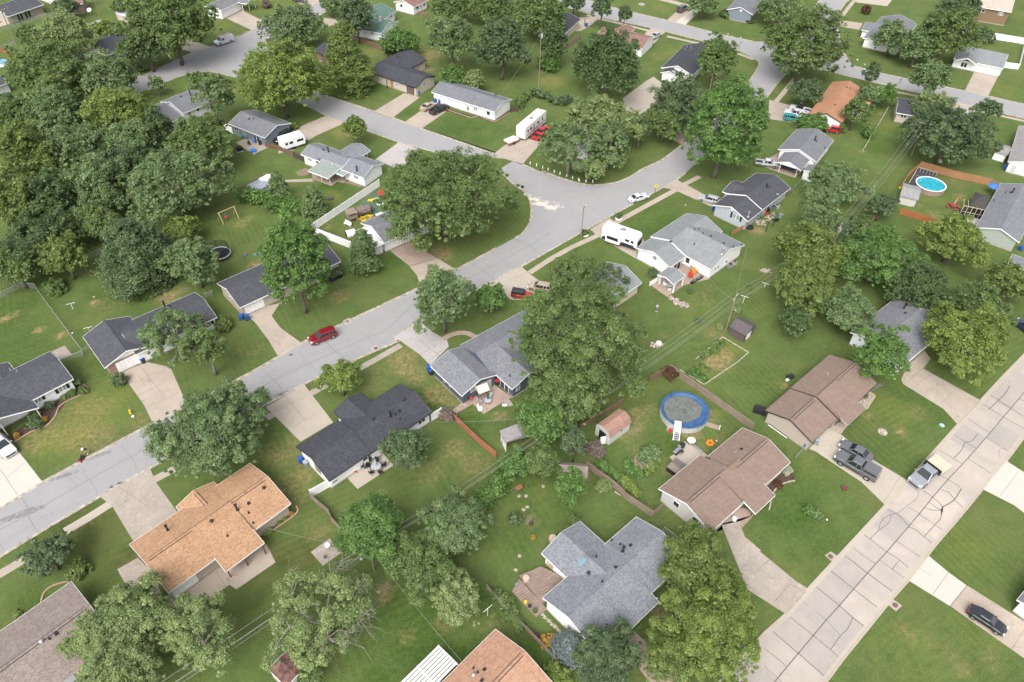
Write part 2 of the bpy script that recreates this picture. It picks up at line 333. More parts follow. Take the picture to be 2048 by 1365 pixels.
gm = npmesh('ground', V, F, [grassmat()], {'lawn_' + k: ('POINT', att[k]) for k in 'DSLYB'})
go = bpy.data.objects.new('ground', gm); col.objects.link(go); struct(go)

def pavemat(name, c, stain, patch, fine=14, crack=0.0, slab=0.0, bigv=.5):
    m, N, L, P = newmat(name); pos = geopos(N)
    n1 = noise(N, L, .22, 4, .65, pos, .5); n2 = noise(N, L, 1.3, 5, .7, pos, .8); n3 = noise(N, L, fine, 3, .7, pos)
    b = mixc(N, L, ramp(N, L, n1, .35, .68, 0, bigv), c, stain)
    b = mixc(N, L, ramp(N, L, n2, .54, .72, 0, .5), b, patch)
    b = mixc(N, L, .5, b, mixc(N, L, ramp(N, L, n3, .3, .7), (.78, .78, .78), (1.2, 1.2, 1.2)), 'MULTIPLY')
    if crack:
        wp = noise(N, L, .5, 4, .6, pos)
        ad = N.new('ShaderNodeVectorMath'); ad.operation = 'ADD'; sc = N.new('ShaderNodeVectorMath'); sc.operation = 'SCALE'; sc.inputs['Scale'].default_value = 2.5
        nn = N.new('ShaderNodeTexNoise'); nn.inputs['Scale'].default_value = .5; L.new(pos, nn.inputs['Vector']); L.new(nn.outputs['Color'], sc.inputs[0]); L.new(pos, ad.inputs[0]); L.new(sc.outputs[0], ad.inputs[1])
        vo = N.new('ShaderNodeTexVoronoi'); vo.feature = 'DISTANCE_TO_EDGE'; vo.inputs['Scale'].default_value = crack; L.new(ad.outputs[0], vo.inputs['Vector'])
        mu = N.new('ShaderNodeMath'); mu.operation = 'MULTIPLY'; L.new(ramp(N, L, vo.outputs['Distance'], 0, .012, .55, 0), mu.inputs[0]); L.new(ramp(N, L, wp, .45, .6), mu.inputs[1])
        b = mixc(N, L, mu.outputs[0], b, tuple(x * .3 for x in c))
    L.new(b, P.inputs['Base Color']); P.inputs['Roughness'].default_value = .9; P.inputs['Specular IOR Level'].default_value = .25
    MATS[name] = m; return m
M_ASPH = pavemat('asphalt', (.300, .295, .300), (.262, .258, .262), (.335, .33, .333), 9, 0, bigv=.6)
M_CONCROAD = pavemat('concrete_road', (.425, .378, .338), (.335, .302, .276), (.47, .425, .385), 8, 0, bigv=.7)
M_CONC = pavemat('drive_concrete', (.42, .37, .31), (.345, .305, .255), (.48, .43, .37), 7, 0)
M_CONCOLD = pavemat('old_concrete', (.37, .325, .28), (.29, .25, .215), (.54, .50, .45), 4, .25, bigv=.9)
M_CONCPINK = pavemat('reddish_concrete', (.38, .29, .24), (.27, .20, .165), (.45, .36, .31), 5, .25, bigv=.8)
M_CONCW = pavemat('pale_concrete', (.50, .465, .415), (.45, .415, .37), (.545, .51, .46), 7)
M_CONCGREY = pavemat('grey_concrete', (.41, .385, .375), (.32, .30, .295), (.47, .45, .44), 5, .3)
M_KERB = plain('kerb_concrete', (.42, .375, .32), .9, .25, 1.5)
M_TAR = plain('tar_seal', (.125, .12, .13), .85, .25, 4)
M_JOINT = plain('joint_dirt', (.21, .18, .14), .95, .3, 6)
M_MULCH = plain('mulch', (.10, .06, .045), .95, .45, 5)
M_BLACKMULCH = plain('black_mulch', (.022, .021, .024), .95, .4, 5)
M_SOIL = plain('bare_soil', (.27, .20, .14), .95, .35, 3)
M_STONE = plain('pale_stone', (.42, .37, .30), .9, .35, 4)
def slab(name, pts, z, m, kind='structure', base=0.0):
    mb = MB(); top = [(p.x, p.y, z) for p in pts]; mb.poly(top)
    a = sum(top[i - 1][0] * top[i][1] - top[i][0] * top[i - 1][1] for i in range(len(top)))
    if a < 0: mb.f[-1].reverse()
    for i in range(len(top)):
        p, q = top[i - 1], top[i]; mb.poly([p, q, (q[0], q[1], base - .02), (p[0], p[1], base - .02)])
    o = mb.build(name, m); o['kind'] = kind; return o
def smooth(pts, n=4):
    """Catmull-Rom through surveyed points"""
    P = [pts[0]] + pts + [pts[-1]]; out = []
    for i in range(1, len(P) - 2):
        for k in range(n):
            t = k / n; a, b, c, d = P[i - 1], P[i], P[i + 1], P[i + 2]
            out.append(.5 * ((2 * b) + (c - a) * t + (2 * a - 5 * b + 4 * c - d) * t * t + (3 * b - a - 3 * c + d) * t ** 3))
    out.append(pts[-1]); return out
# road edges (each runs along one kerb)
E_N = GP('-260,1165 -100,1072 i0,1310 i330,1112 i600,965 i1190,650 i1750,365 i2028,215 f360,1350 f1290,915 f1700,710 f1880,610')
E_NC = smooth(GP('f2028,530 g60,520 g105,487 g150,420 g165,340 g160,260 g135,200 g90,155 g20,108 f1900,0'), 3)
E_SS = GP('y250,1000 b1500,1215 b1120,1112 b700,960 b555,903 b480,868')
E_NEAR = smooth(GP('b250,760 a2000,655 a1860,610 a1740,585 a1680,568 a1620,562 a1550,570 a1400,600 a1130,715 a1000,770 a700,900'), 3)
E_FAR = GP('a650,790 a1000,640 a1110,595 a1500,412 a1640,370 a1960,240 x520,600 x810,485')
E_UPR = GP('b500,728 b300,640 x1000,620 x1250,560 x1500,440 x1900,225 x2200,50')
E_UPL = GP('x810,480 x950,330 x1300,240 x1660,115 x2000,-60')
E_SN = GP('b545,745 b930,870 b1075,920 b1165,956 b1300,1005 b1870,1202 c0,1250')
E_SNC = smooth(GP('c100,1283 c280,1365 g250,10 g420,72 g570,112 g680,118 g830,98 g950,48 g1030,-5 c1180,1250 c1340,1132'), 3)
E_MN = smooth(GP('1364,290 1400,264 1445,222 c1860,640 c1925,540 c1942,490 c1915,465'), 3)
E_TS = GP('c1780,396 c1500,322 c1100,220 c700,138 c520,80 c380,40 c200,-20')
E_TN = GP('c500,-40 c560,-12 c820,65 c1200,155 c1370,197 c1640,270 c1900,326')
E_TNC = smooth(GP('c2028,327 d60,322 d130,312 d220,250 d330,130 d400,45 d440,-5'), 3)
E_TE = GP('d690,-15 d640,20 d545,152')
E_TE2 = GP('d560,160 d590,300 d640,440 d680,510 d930,577 d1200,635 d1570,712 d1750,752 d2100,832')
E_TES = GP('d2100,945 d1500,800 d1050,692 d600,582 d350,520 d250,520')
E_MS = smooth(GP('d200,560 d130,622 d30,752 c1990,770 1500,222 1420,300'), 3)
E_MS2 = GP('g1370,25 g1300,82 g1190,142 g590,470 g90,757 g0,795 f1810,895 f1290,1187 f1080,1308 j1130,8 j850,128 j390,345 j40,530 i1330,920 i1170,1003 i780,1225 m240,240 m0,390 -260,1262')
road = slab('road', E_N + E_NC + E_SS + E_NEAR + E_FAR + E_UPL + E_UPR[::-1][:-1] + E_SN + E_SNC + E_MN[:-1] + E_TS + E_TN + E_TNC + E_TE + E_TE2 + E_TES + E_MS + E_MS2, .012, M_ASPH)
C_L = GP('1360,1455 1440,1365 1528,1268 p170,835 p380,600 p755,195 p930,5 l1000,1235 l1120,1100 l1510,665 l1690,475 l1850,300 2048,710 2130,628')
C_R = GP('2130,785 l2028,760 l1900,930 l1700,1170 l1540,1365 p1340,290 p1125,570 p1000,710 p610,1190 p480,1365 1560,1470')
def slabs_tint(m):
    N, L = m.node_tree.nodes, m.node_tree.links; P = N['Principled BSDF']; src = P.inputs['Base Color'].links[0].from_socket
    d = G('1817.7,1052') - G('1596,1307'); o = G('1596,1307'); mp = N.new('ShaderNodeMapping'); mp.vector_type = 'TEXTURE'; mp.inputs['Location'].default_value = (o.x, o.y, 0); mp.inputs['Rotation'].default_value = (0, 0, math.atan2(d.y, d.x)); L.new(geopos(N), mp.inputs[0])
    b = N.new('ShaderNodeTexBrick'); b.offset = 0; b.inputs['Scale'].default_value = 1; b.inputs['Brick Width'].default_value = 4.6; b.inputs['Row Height'].default_value = 3.6; b.inputs['Mortar Size'].default_value = 0
    b.inputs['Color1'].default_value = (.80, .81, .84, 1); b.inputs['Color2'].default_value = (1.12, 1.1, 1.06, 1); L.new(mp.outputs[0], b.inputs[0]); L.new(mixc(N, L, .75, src, b.outputs[0], 'MULTIPLY'), P.inputs['Base Color'])
slabs_tint(M_CONCROAD)
road2 = slab('concrete_road', C_L + C_R, .012, M_CONCROAD)
# ---- drives, pads, patios: one slab each
DRV = [
 ('C', 'j85,525 j385,350 j445,430 j610,645 j355,795 j160,600'),
 ('P', 'i940,250 i1150,175 i1330,215 i1420,420 i1500,505 i1190,648 i1130,520'),
 ('W', 'i-60,690 i40,740 i110,830 i215,960 i330,1108 i0,1308 i-120,1370'),
 ('O', 'i780,1222 i980,1110 i1172,1003 i1215,1110 i1400,1365 m1040,265 m880,0'),
 ('O', 'm915,485 m1075,395 m1200,520 m1260,680 m1000,640'),
 ('P', 'm1300,690 m1350,830 m1540,780 m1790,605 m1845,640 n160,430 n90,290 m1990,300 m1690,400'),
 ('P', 'e1895,1110 f-40,1120 f45,1072 f195,1040 f130,1140 f200,1235 f360,1350 j190,145 j110,10 f0,1190'),
 ('R', 'f1040,622 f1195,560 f1330,640 f1420,690 f1205,750'),
 ('P', 'f1205,755 f1425,692 f1560,775 f1700,712 f1290,915 f1265,825'),
 ('G', 'f1080,1308 f1290,1187 f1385,1265 f1500,1335 t450,885 t160,1180 j1285,115 j1135,10'),
 ('C', 'f1810,895 g0,792 g90,757 g165,822 g300,915 g200,1010 g30,1015 f1990,1010 f1900,935'),
 ('P', 'g625,465 g775,378 g1050,552 g990,650 g1180,775 g1150,790 g700,530'),
 ('P', 'g1190,140 g1310,82 g1500,185 g1660,270 g1580,290 g1280,157'),
 ('C', 'l350,850 l500,695 l600,740 l840,930 l1117,1097 l945,1290 l760,1110 l400,870'),
 ('P', 'l1070,310 l1120,200 l1250,85 l1300,150 l1240,225 l1690,475 l1510,662 l1400,540 l1085,345'),
 ('W', 'p1285,380 p1435,505 p1580,610 p1450,770 p1125,570'),
 ('P', 'p1585,612 p1940,835 p2200,1000 p2200,1300 p1455,772'),
 ('W', 'l1710,1168 l1890,945 l2060,1055 l2200,1140 l2200,1480 l1950,1290'),
 ('O', 'o1650,140 o1790,110 o1830,230 o1960,340 p-40,340 p250,578 p345,637 p170,833 o1850,640'),
 ('R', 'o760,1010 o950,945 o1180,1180 o1340,1380 o1120,1400 o960,1200'),
 ('P', 'b925,873 b1165,728 b1285,760 b1072,922'),
 ('P', 'b1163,958 b1385,800 b1500,855 b1480,880 b1298,1007'),
 ('P', 'b200,1060 b420,960 b560,903 b700,962 b480,1058 b300,1175 b180,1200'),
 ('G', 'b940,1245 b1122,1111 b1290,1170 b1130,1330'),
 ('P', 'b1863,1202 c30,1080 c110,1075 c180,1095 c250,1110 c100,1282 c0,1252'),
 ('C', 'c880,770 c1060,635 c1120,600 c1230,690 c1130,830 c1000,900 c900,860'),
 ('R', 'c1110,1000 c1270,970 c1400,1000 c1345,1130 c1240,1080'),
 ('P', 'c1050,265 c1100,221 c1215,248 c1120,345'), ('W', 'c1290,178 c1420,70 c1485,80 c1370,196'), ('P', 'c1225,160 c1310,80 c1425,70 c1288,178'),
 ('P', 'c545,135 c700,138 c640,190 c560,240 c500,250'),
 ('P', 'd1565,712 d1640,560 d1830,590 d1747,752'), ('O', 'd35,930 d40,780 d110,800 d230,830 d360,890 d260,960'),
 ('P', 'd1480,800 d1690,845 d1620,905 d1470,880'), ('P', 'd565,155 d770,185 d745,235 d600,208'), ('C', 'd700,-20 d1000,0 d960,50 d720,20'),
 ('P', 'x400,285 x660,165 x960,320 x960,400 x812,478'), ('P', 'a1340,290 a1500,320 a1650,370 a1505,412 a1400,380'), ('P', 'a940,530 a1020,560 a1112,596 a1080,606'),
 ('P', 'x1400,-20 x1900,-20 x1850,60 x1660,115'), ('P', 'b480,135 b620,150 b650,180 b560,215'),
 ('R', 'r560,960 r300,860 r480,740 r640,640 r1000,940 r850,1060'),
 ('C', 'j720,1078 j800,1165 j1080,980 j1000,890'), ('R', 'A185,640 A350,500 A480,420 A840,230 A1120,430 A1010,490 A680,690 A510,535 A260,680'),
 ('R', 'g1090,895 g1160,830 g1250,700 g1370,640 g1560,850 g1360,900 g1225,992'), ('C', 'B775,745 B1050,515 B1130,540 B1370,710 B1250,800 B1000,870 B860,832'),
 ('R', 'q350,850 q420,870 q640,955 q755,880 q830,905 q915,850 q900,650 q340,680'), ('P', 'a1840,1115 a1990,1212 b0,1200 b110,1150 b-20,1060'),
 ('O', 'n435,350 n583,243 n680,350 n530,457'), ('O', 'u810,495 u1010,405 u1130,550 u935,630'), ('P', 'l495,695 l600,735 l655,665 l590,620'),
 ('R', 'k1830,1310 k1905,1365 o1790,180 o1650,130 o1600,200 k1760,1320'), ('W', 'v1000,960 v1050,860 v1380,940 v1300,1110'),
 ('P', 'f235,80 f440,70 f460,92 f240,98'), ('P', 'g880,540 g1150,760 g1190,745 g950,560'), ('P', 'c1150,0 c1180,-20 c1400,40 c1380,60'),
 ('W', 'a300,-5 a520,-60 a560,-20 a440,50'), ('P', 'a-10,215 a-10,185 a340,95 a360,110'),
 ('G', 'j900,70 j940,40 j975,68 j935,95'), ('G', 'f685,1180 f735,1155 f755,1185 f710,1212'), ('P', 'p475,375 p520,345 p570,378 p530,425'), ('P', 'p965,758 p1005,717 p1075,768 p1030,812'), ('P', 'a1385,470 a1420,458 a1440,468 a1405,482'),
]
DM = {'C': M_CONC, 'P': plain, 'O': M_CONCOLD, 'R': M_CONCPINK, 'G': M_CONCGREY, 'W': M_CONCW}
DM['P'] = pavemat('worn_drive_concrete', (.405, .345, .29), (.315, .265, .215), (.48, .42, .36), 6, .16, bigv=.7)
DPOLY = []
for i, (k, s) in enumerate(DRV):
    pts = GP(s); DPOLY.append(pts); slab('drain_apron' if i > len(DRV) - 6 else 'driveway', pts, .026 + .0045 * (i % 5), DM[k])
# ---- pavements and garden walks: strips of a given width
WPOLY = []
def ribbon(name, pts, w, z, m, kind='structure'):
    mb = MB(); L_ = []; R_ = []
    for i, p in enumerate(pts):
        d = (pts[min(i + 1, len(pts) - 1)] - pts[max(i - 1, 0)]).normalized(); n = Vector((-d.y, d.x, 0)) * (w / 2)
        L_.append(p + n); R_.append(p - n)
    for i in range(len(pts) - 1):
        a, b, c, d = R_[i], R_[i + 1], L_[i + 1], L_[i]
        mb.poly([(q.x, q.y, z) for q in (a, b, c, d)])
        for u, v in ((a, b), (c, d)): mb.poly([(u.x, u.y, z), (u.x, u.y, -.02), (v.x, v.y, -.02), (v.x, v.y, z)])
    o = mb.build(name, m); o['kind'] = kind; return o
for nm, s, w, m in [
 ('pavement', 'g150,805 g310,700 g480,605 g690,510', 1.15, 'P'), ('pavement', 'g790,432 g900,370 g1290,158', 1.25, 'P'), ('pavement', 'g1345,122 g1480,52', 1.2, 'P'),
 ('pavement', 'i1190,1098 i1360,1008', 1.25, 'P'), ('pavement', 'm-60,555 m100,462 m200,400', 1.25, 'P'), ('pavement', 'm505,190 m700,75 i860,1280', 1.3, 'C'),
 ('pavement', 'j90,612 j155,575', 1.2, 'P'), ('pavement', 'j425,425 j560,350', 1.2, 'P'), ('pavement', 'j815,225 j1140,42', 1.15, 'O'),
 ('pavement', 'c600,120 c710,152 c900,195 c1085,243', 1.2, 'P'), ('pavement', 'c1225,285 c1420,330 c1500,345', 1.2, 'P'), ('pavement', 'c1780,420 c1900,465', 1.2, 'P'), ('pavement', 'd880,682 d1050,722 d1500,812', 1.2, 'P'), ('pavement', 'd1680,868 d1850,905 d2100,962', 1.2, 'P'),
 ('pavement', 'd50,845 d140,740 d240,615', 1.25, 'P'), ('pavement', 'd590,155 d660,60 d710,0', 1.2, 'P'),
 ('walk', 't350,780 t430,730 t540,688 t640,670 t740,680 t800,705 t880,745', 1.0, 'R'), ('walk', 't150,620 t210,560', .9, 'P'), ('walk', 'A1000,480 A1060,500 A1100,570', .9, 'O'),
 ('walk', 'B1330,215 B1540,285', .9, 'R')]:
    pts = smooth(GP(s), 4) if nm == 'walk' else GP(s); ribbon(nm, pts, w, .05 if nm == 'walk' else .021, DM[m])
# ---- kerbs, dropped where a drive meets the road
kb = MB()
DP2 = [[(p.x, p.y) for p in q] for q in DPOLY]
def kerb(pts, side, w=.17, h=.09, edge=.32):
    for i in range(len(pts) - 1):
        a, b = pts[i], pts[i + 1]; n = max(1, int((b - a).length / 1.5)); d = (b - a).normalized(); nn = Vector((-d.y, d.x, 0)) * side
        for k in range(n):
            p = a + (b - a) * (k / n); q = a + (b - a) * ((k + 1) / n); mid = (p + q) / 2 + nn * .9
            hh = .028 if any(pip(np.array([mid.x]), np.array([mid.y]), dp)[0] for dp in DP2) else h
            P = [p - nn * .02, q - nn * .02, q + nn * w, p + nn * w]; P2 = [Vector((v.x, v.y, hh)) for v in P]
            if side < 0: P2.reverse(); P.reverse()
            kb.hexa([Vector((v.x, v.y, -.02)) for v in P] + P2)
            G_ = [p - nn * (edge), q - nn * (edge), q - nn * .02, p - nn * .02]; G_ = [(v.x, v.y, .018) for v in G_]
            if side < 0: G_.reverse()
            kb.poly(G_)
for e in (E_N, E_NC, E_SS, E_NEAR, E_FAR, E_UPL, E_SN, E_SNC, E_MN, E_TS, E_TN, E_TNC, E_TE, E_TE2, E_TES, E_MS, E_MS2):
    c0 = sum(((a.x * b.y) - (b.x * a.y)) for a, b in zip(e, e[1:]))
    kerb(e, 1)
kerb(E_UPR[::-1], 1)
o = kb.build('kerb', M_KERB); struct(o)
kb = MB(); kerb(C_L, 1, edge=.5); kerb(C_R, 1, edge=.5); struct(kb.build('kerb', M_CONC))
# ---- sealed joints and cracks, loose sand, patches
def lines(name, rows, m, z):
    mb = MB()
    for w, s in rows:
        pts = GP(s)
        w = min(w, .115) if z < .02 else w * .8
        if w < 0: w = -w; pts = smooth(pts, 4)
        for i in range(len(pts) - 1):
            a, b = pts[i], pts[i + 1]; d = (b - a).normalized(); n = Vector((-d.y, d.x, 0)) * w / 2; a = a - d * w * .3; b = b + d * w * .3
            mb.poly([(q.x, q.y, z) for q in (a - n, b - n, b + n, a + n)])
    return struct(mb.build(name, m))
lines('road_joint', [(.17, 'l2028,410 l1990,460 l1860,610 l1730,765 l1590,925 l1435,1090 l1310,1235 l1205,1365 p1130,148 p960,345 p805,515 p590,765 p485,880 p265,1142 p80,1365 1520,1400'),
 (.13, 'l1715,395 l1870,500 l2028,600'), (.1, 'l1690,490 l1860,600 l2028,695'), (.09, 'l1580,610 l1750,720'), (.1, 'l1470,735 l1650,845'), (.08, 'l1350,850 l1545,968'), (.08, 'l1735,765 l1925,880'), (.1, 'l1590,925 l1780,1050'),
 (-.1, 'l1435,1090 l1500,1130 l1530,1150'), (.1, 'l1385,1170 l1440,1190 l1500,1260 l1560,1320'), (-.12, 'l1540,1160 l1490,1240 l1440,1280 l1390,1310 l1380,1365'), (-.1, 'l1240,1175 l1330,1240 l1390,1300 l1390,1340'), (-.09, 'l1255,1310 l1320,1330 l1390,1325'), (.08, 'l1290,1270 l1400,1345'), (.1, 'l930,1310 l1050,1365 p1130,148'),
 (-.1, 'l1990,460 l2028,480'), (-.11, 'l1915,360 l1880,420 l1820,480 l1750,545'), (.08, 'l1820,480 l1915,530'), (-.09, 'l1665,735 l1620,790 l1570,800 l1540,860 l1480,925'), (-.05, 'l1885,855 l1845,850 l1830,885 l1840,915'), (.07, 'l1350,1040 l1435,1090'), (-.05, 'l1205,1190 l1190,1240 l1120,1290 l1060,1340 l1000,1365'),
 (-.09, 'p1125,155 p1180,175 p1240,225 p1310,280'), (-.08, 'p1250,225 p1330,140 p1380,80 p1390,10'), (.08, 'p1210,55 p1420,195'), (.07, 'p1030,262 p1245,405'), (.09, 'p750,195 p830,250 p950,345'), (-.07, 'p995,50 p970,125 p900,175 p825,250'), (-.06, 'p990,55 p920,100 p895,170'), (.05, 'p925,98 p965,125'),
 (.07, 'p665,287 p760,370 p865,440'), (.11, 'p605,358 p700,430 p805,513 p1030,678'), (-.09, 'p960,350 p1040,400 p1125,470'), (.07, 'p900,410 p1000,485 p1115,570'), (.07, 'p1050,420 p1000,485'), (.1, 'p495,475 p695,635 p880,780'), (.1, 'p380,600 p590,768 p690,860 p800,945'), (-.08, 'p690,865 p650,950 p590,1010 p520,1110'),
 (.05, 'p410,820 p485,880 p590,995'), (.08, 'p180,838 p390,1005 p610,1190'), (.1, 'p60,962 p265,1138 p490,1335'), (.07, 'p0,1103 p80,1160 p175,1240'), (.06, 'p0,1238 p140,1365'), (.05, 'p275,722 p350,770'), (.08, 'l1115,1095 l1000,1235'), (.06, 'p1120,0 p1225,55')], M_TAR, .017)
lines('drive_joint', [(.06, 'j225,430 j390,630'), (.04, 'j150,560 j430,425'), (.04, 'j290,690 j490,560'), (.05, 'i1070,170 i1190,330 i1290,450'), (.05, 'i1000,350 i1290,230'), (.06, 'i1075,435 i1330,310'), (.05, 'i1140,530 i1400,410'),
 (.05, 'i0,1010 i50,1080 i140,1215'), (.05, 'i50,1080 i190,960'), (.07, 'f1205,752 f1420,692'), (.06, 'f1130,690 f1350,640'), (.05, 'f1280,815 f1500,730'), (.06, 'f1190,560 f1300,700 f1400,800'), (.08, 't0,780 t150,920 t320,1040'), (.06, 't0,1020 t150,930'), (.06, 't150,1100 t330,950'), (.05, 'f1200,1250 f1420,1340'), (.06, 'f1300,1190 f1450,1330'),
 (.05, 'g0,860 g150,800'), (.05, 'g0,940 g200,940'), (.05, 'l1090,345 l1240,225'), (.04, 'l1160,375 l1310,260'), (.05, 'l1380,500 l1480,400'), (.04, 'l1230,220 l1610,555'), (.05, 'l1510,660 l1690,475'), (.05, 'l900,1010 l800,1120'), (.04, 'l600,780 l1110,1100'), (.04, 'l1060,1070 l930,1270'),
 (.05, 'p1315,680 p1440,510'), (.05, 'p1455,772 p1583,612'), (.04, 'p1200,470 p1310,540'), (.04, 'p1680,800 p1810,740'), (.05, 'p1930,1110 p2028,960'), (.04, 'l1840,1220 l1985,1030'), (.06, 'o1790,330 o1860,260'), (.06, 'o1940,480 o2028,400'), (.06, 'p80,740 p200,600'), (.06, 'p0,450 p50,410'), (.05, 'p200,600 p310,660'), (.05, 'p165,835 p345,637'),
 (.06, 'b1010,865 b1135,800'), (.05, 'b1060,760 b1190,825'), (.05, 'b1050,840 b1160,870'), (.06, 'b380,1000 b500,1055'), (.05, 'b480,955 b600,1010'), (.07, 'c0,1190 c130,1100 c170,1060'), (.05, 'c60,1170 c110,1220'), (.05, 'd1660,730 d1710,610'), (.05, 'd60,890 d200,830'), (.05, 'd40,850 d160,850'), (.05, 'd100,930 d200,850'),
 (.05, 'm1770,640 m1690,500'), (.05, 'o900,1120 o1000,1080'), (.06, 'o1080,1270 o1200,1180'), (.05, 'i900,1130 i1150,1300'), (.05, 'g700,480 g790,430'), (.05, 'x560,230 x860,390'), (.05, 'a1400,500 a1420,460')], M_JOINT, .0515)
lines('road_crack', [(.03, 'f1150,690 f1330,590'), (-.03, 'i170,1170 i440,1010 i700,880 i900,800 i1250,620'), (-.03, 'i830,1160 i1000,1090 i1200,960'), (-.03, 'f1000,1130 f1300,950 f1800,700 f2028,600 g100,540 g400,400 g700,230 g1000,80'), (.035, 'i600,1140 i440,1000'), (.03, 'i760,810 i800,860'), (.035, 'i1290,870 i1150,700'), (-.03, 'm100,110 m320,80 m600,-40'), (-.03, 'j120,320 j300,210 j500,110 j800,-40'), (.03, 'i250,1340 i190,1240'), (-.03, 'b1000,860 b1400,1000 b1900,1190'), (.03, 'j380,160 j480,260'), (-.03, 'g400,250 g700,150 g900,80'), (-.03, 'c900,130 c1300,230 c1800,370'), (-.03, 'm0,300 m240,160 i800,1180')], plain('crack', (.2, .19, .2), .9), .0165)
def splash(name, t, rx, ry, m, z, rz=0, seed=0, kind='structure', n=26, rough=.5, cat=None):
    p = G(t); rs = random.Random(seed); k = depth(p) / FPX; q = []
    for i in range(n):
        a = 2 * PI * i / n; r = 1 + rough * (rs.random() - .5); x = rx * k * r * math.cos(a); y = ry * k * 1.5 * r * math.sin(a)
        q.append((p.x + x * math.cos(rz) - y * math.sin(rz), p.y + x * math.sin(rz) + y * math.cos(rz), z))
    mb = MB(); mb.poly(q); o = mb.build(name, m); o['kind'] = kind; return o
M_SAND = plain('loose_sand', (.62, .57, .48), .95, .2, 3); M_SANDT = plain('thin_sand', (.48, .455, .42), .95, .2, 3)
for i, (t, rx, ry) in enumerate([('g140,195', 9, 2.5), ('g190,230', 13, 4), ('g250,270', 16, 6), ('g320,295', 14, 5), ('g370,280', 7, 4), ('g410,290', 4, 2), ('g290,245', 8, 2), ('g350,250', 6, 1.5), ('g230,215', 6, 1.5)]):
    splash('sand', t, rx, ry, M_SAND if i in (2, 3, 1) else M_SANDT, .0165 + .004 * (i % 3), -.35, i, rough=.9)
for i, (t, rx, ry) in enumerate([('i740,910', 32, 4), ('i500,1060', 30, 3.5), ('i1120,745', 9, 3), ('m150,60', 50, 6), ('j140,440', 32, 3)]):
    splash('road_patch', t, rx, ry, plain('patch_asphalt', (.235, .23, .237), .9, .2, 2), .0165, .5, 40 + i, rough=.35)
for i, t in enumerate(['i870,1148', 'i930,1118', 'j280,118', 'j120,465', 'j200,430']): splash('road_patch', t, 4, 2, M_TAR, .021, .5, 60 + i, rough=.8)

def rung_lines():
    """transverse joints, a lane joint and tyre-worn streaks along the main street"""
    n_ = smooth(GP('-100,1072 i600,965 i1190,650 i1750,365 i2028,215 f1290,915 f1700,710 1030,476'), 6); s_ = GP('-60,1142 m240,240 i780,1225 i1330,920 j390,345 j1130,10 f1290,1185 g90,757 g590,470 g1190,142'); rs = random.Random(4); mb = MB()
    d0 = (s_[-1] - s_[0]).normalized(); nn = Vector((-d0.y, d0.x, 0)); L = (s_[-1] - s_[0]).length; k = 4.0
    def at(x): p = s_[0] + d0 * x; q = min(zip(s_, s_[1:]), key=lambda ab: abs(((ab[0] + ab[1]) / 2 - p).dot(d0))); t = (p - q[0]).dot(d0) / max(.1, (q[1] - q[0]).dot(d0)); return q[0].lerp(q[1], t)
    while k < L - 30:
        b = at(k); w = rs.choice((.025, .035, .05)); pts = [b + nn * (.3 + 7.2 * j / 6) + d0 * rs.uniform(-.22, .22) for j in range(7 if rs.random() < .7 else 4)]
        for p, q in zip(pts, pts[1:]): e = (q - p).normalized(); m_ = Vector((-e.y, e.x, 0)) * w; mb.poly([(v.x, v.y, .0185) for v in (p - m_, q - m_, q + m_, p + m_)])
        k += rs.uniform(4, 9)
    struct(mb.build('road_crack', MATS['crack']))
    mb = MB()
    for off, w in ((3.9, .05), (2.0, .02), (5.7, .02)):
        pts = [at(x) + nn * (off + rs.uniform(-.06, .06)) for x in np.arange(2, L - 30, 3)]
        for i, (p, q) in enumerate(zip(pts, pts[1:])):
            if off != 3.9 and rs.random() < .6: continue
            e = (q - p).normalized(); m_ = Vector((-e.y, e.x, 0)) * w; mb.poly([(v.x, v.y, .0225) for v in (p - m_, q - m_, q + m_, p + m_)])
    struct(mb.build('road_crack', MATS['crack']))
rung_lines()
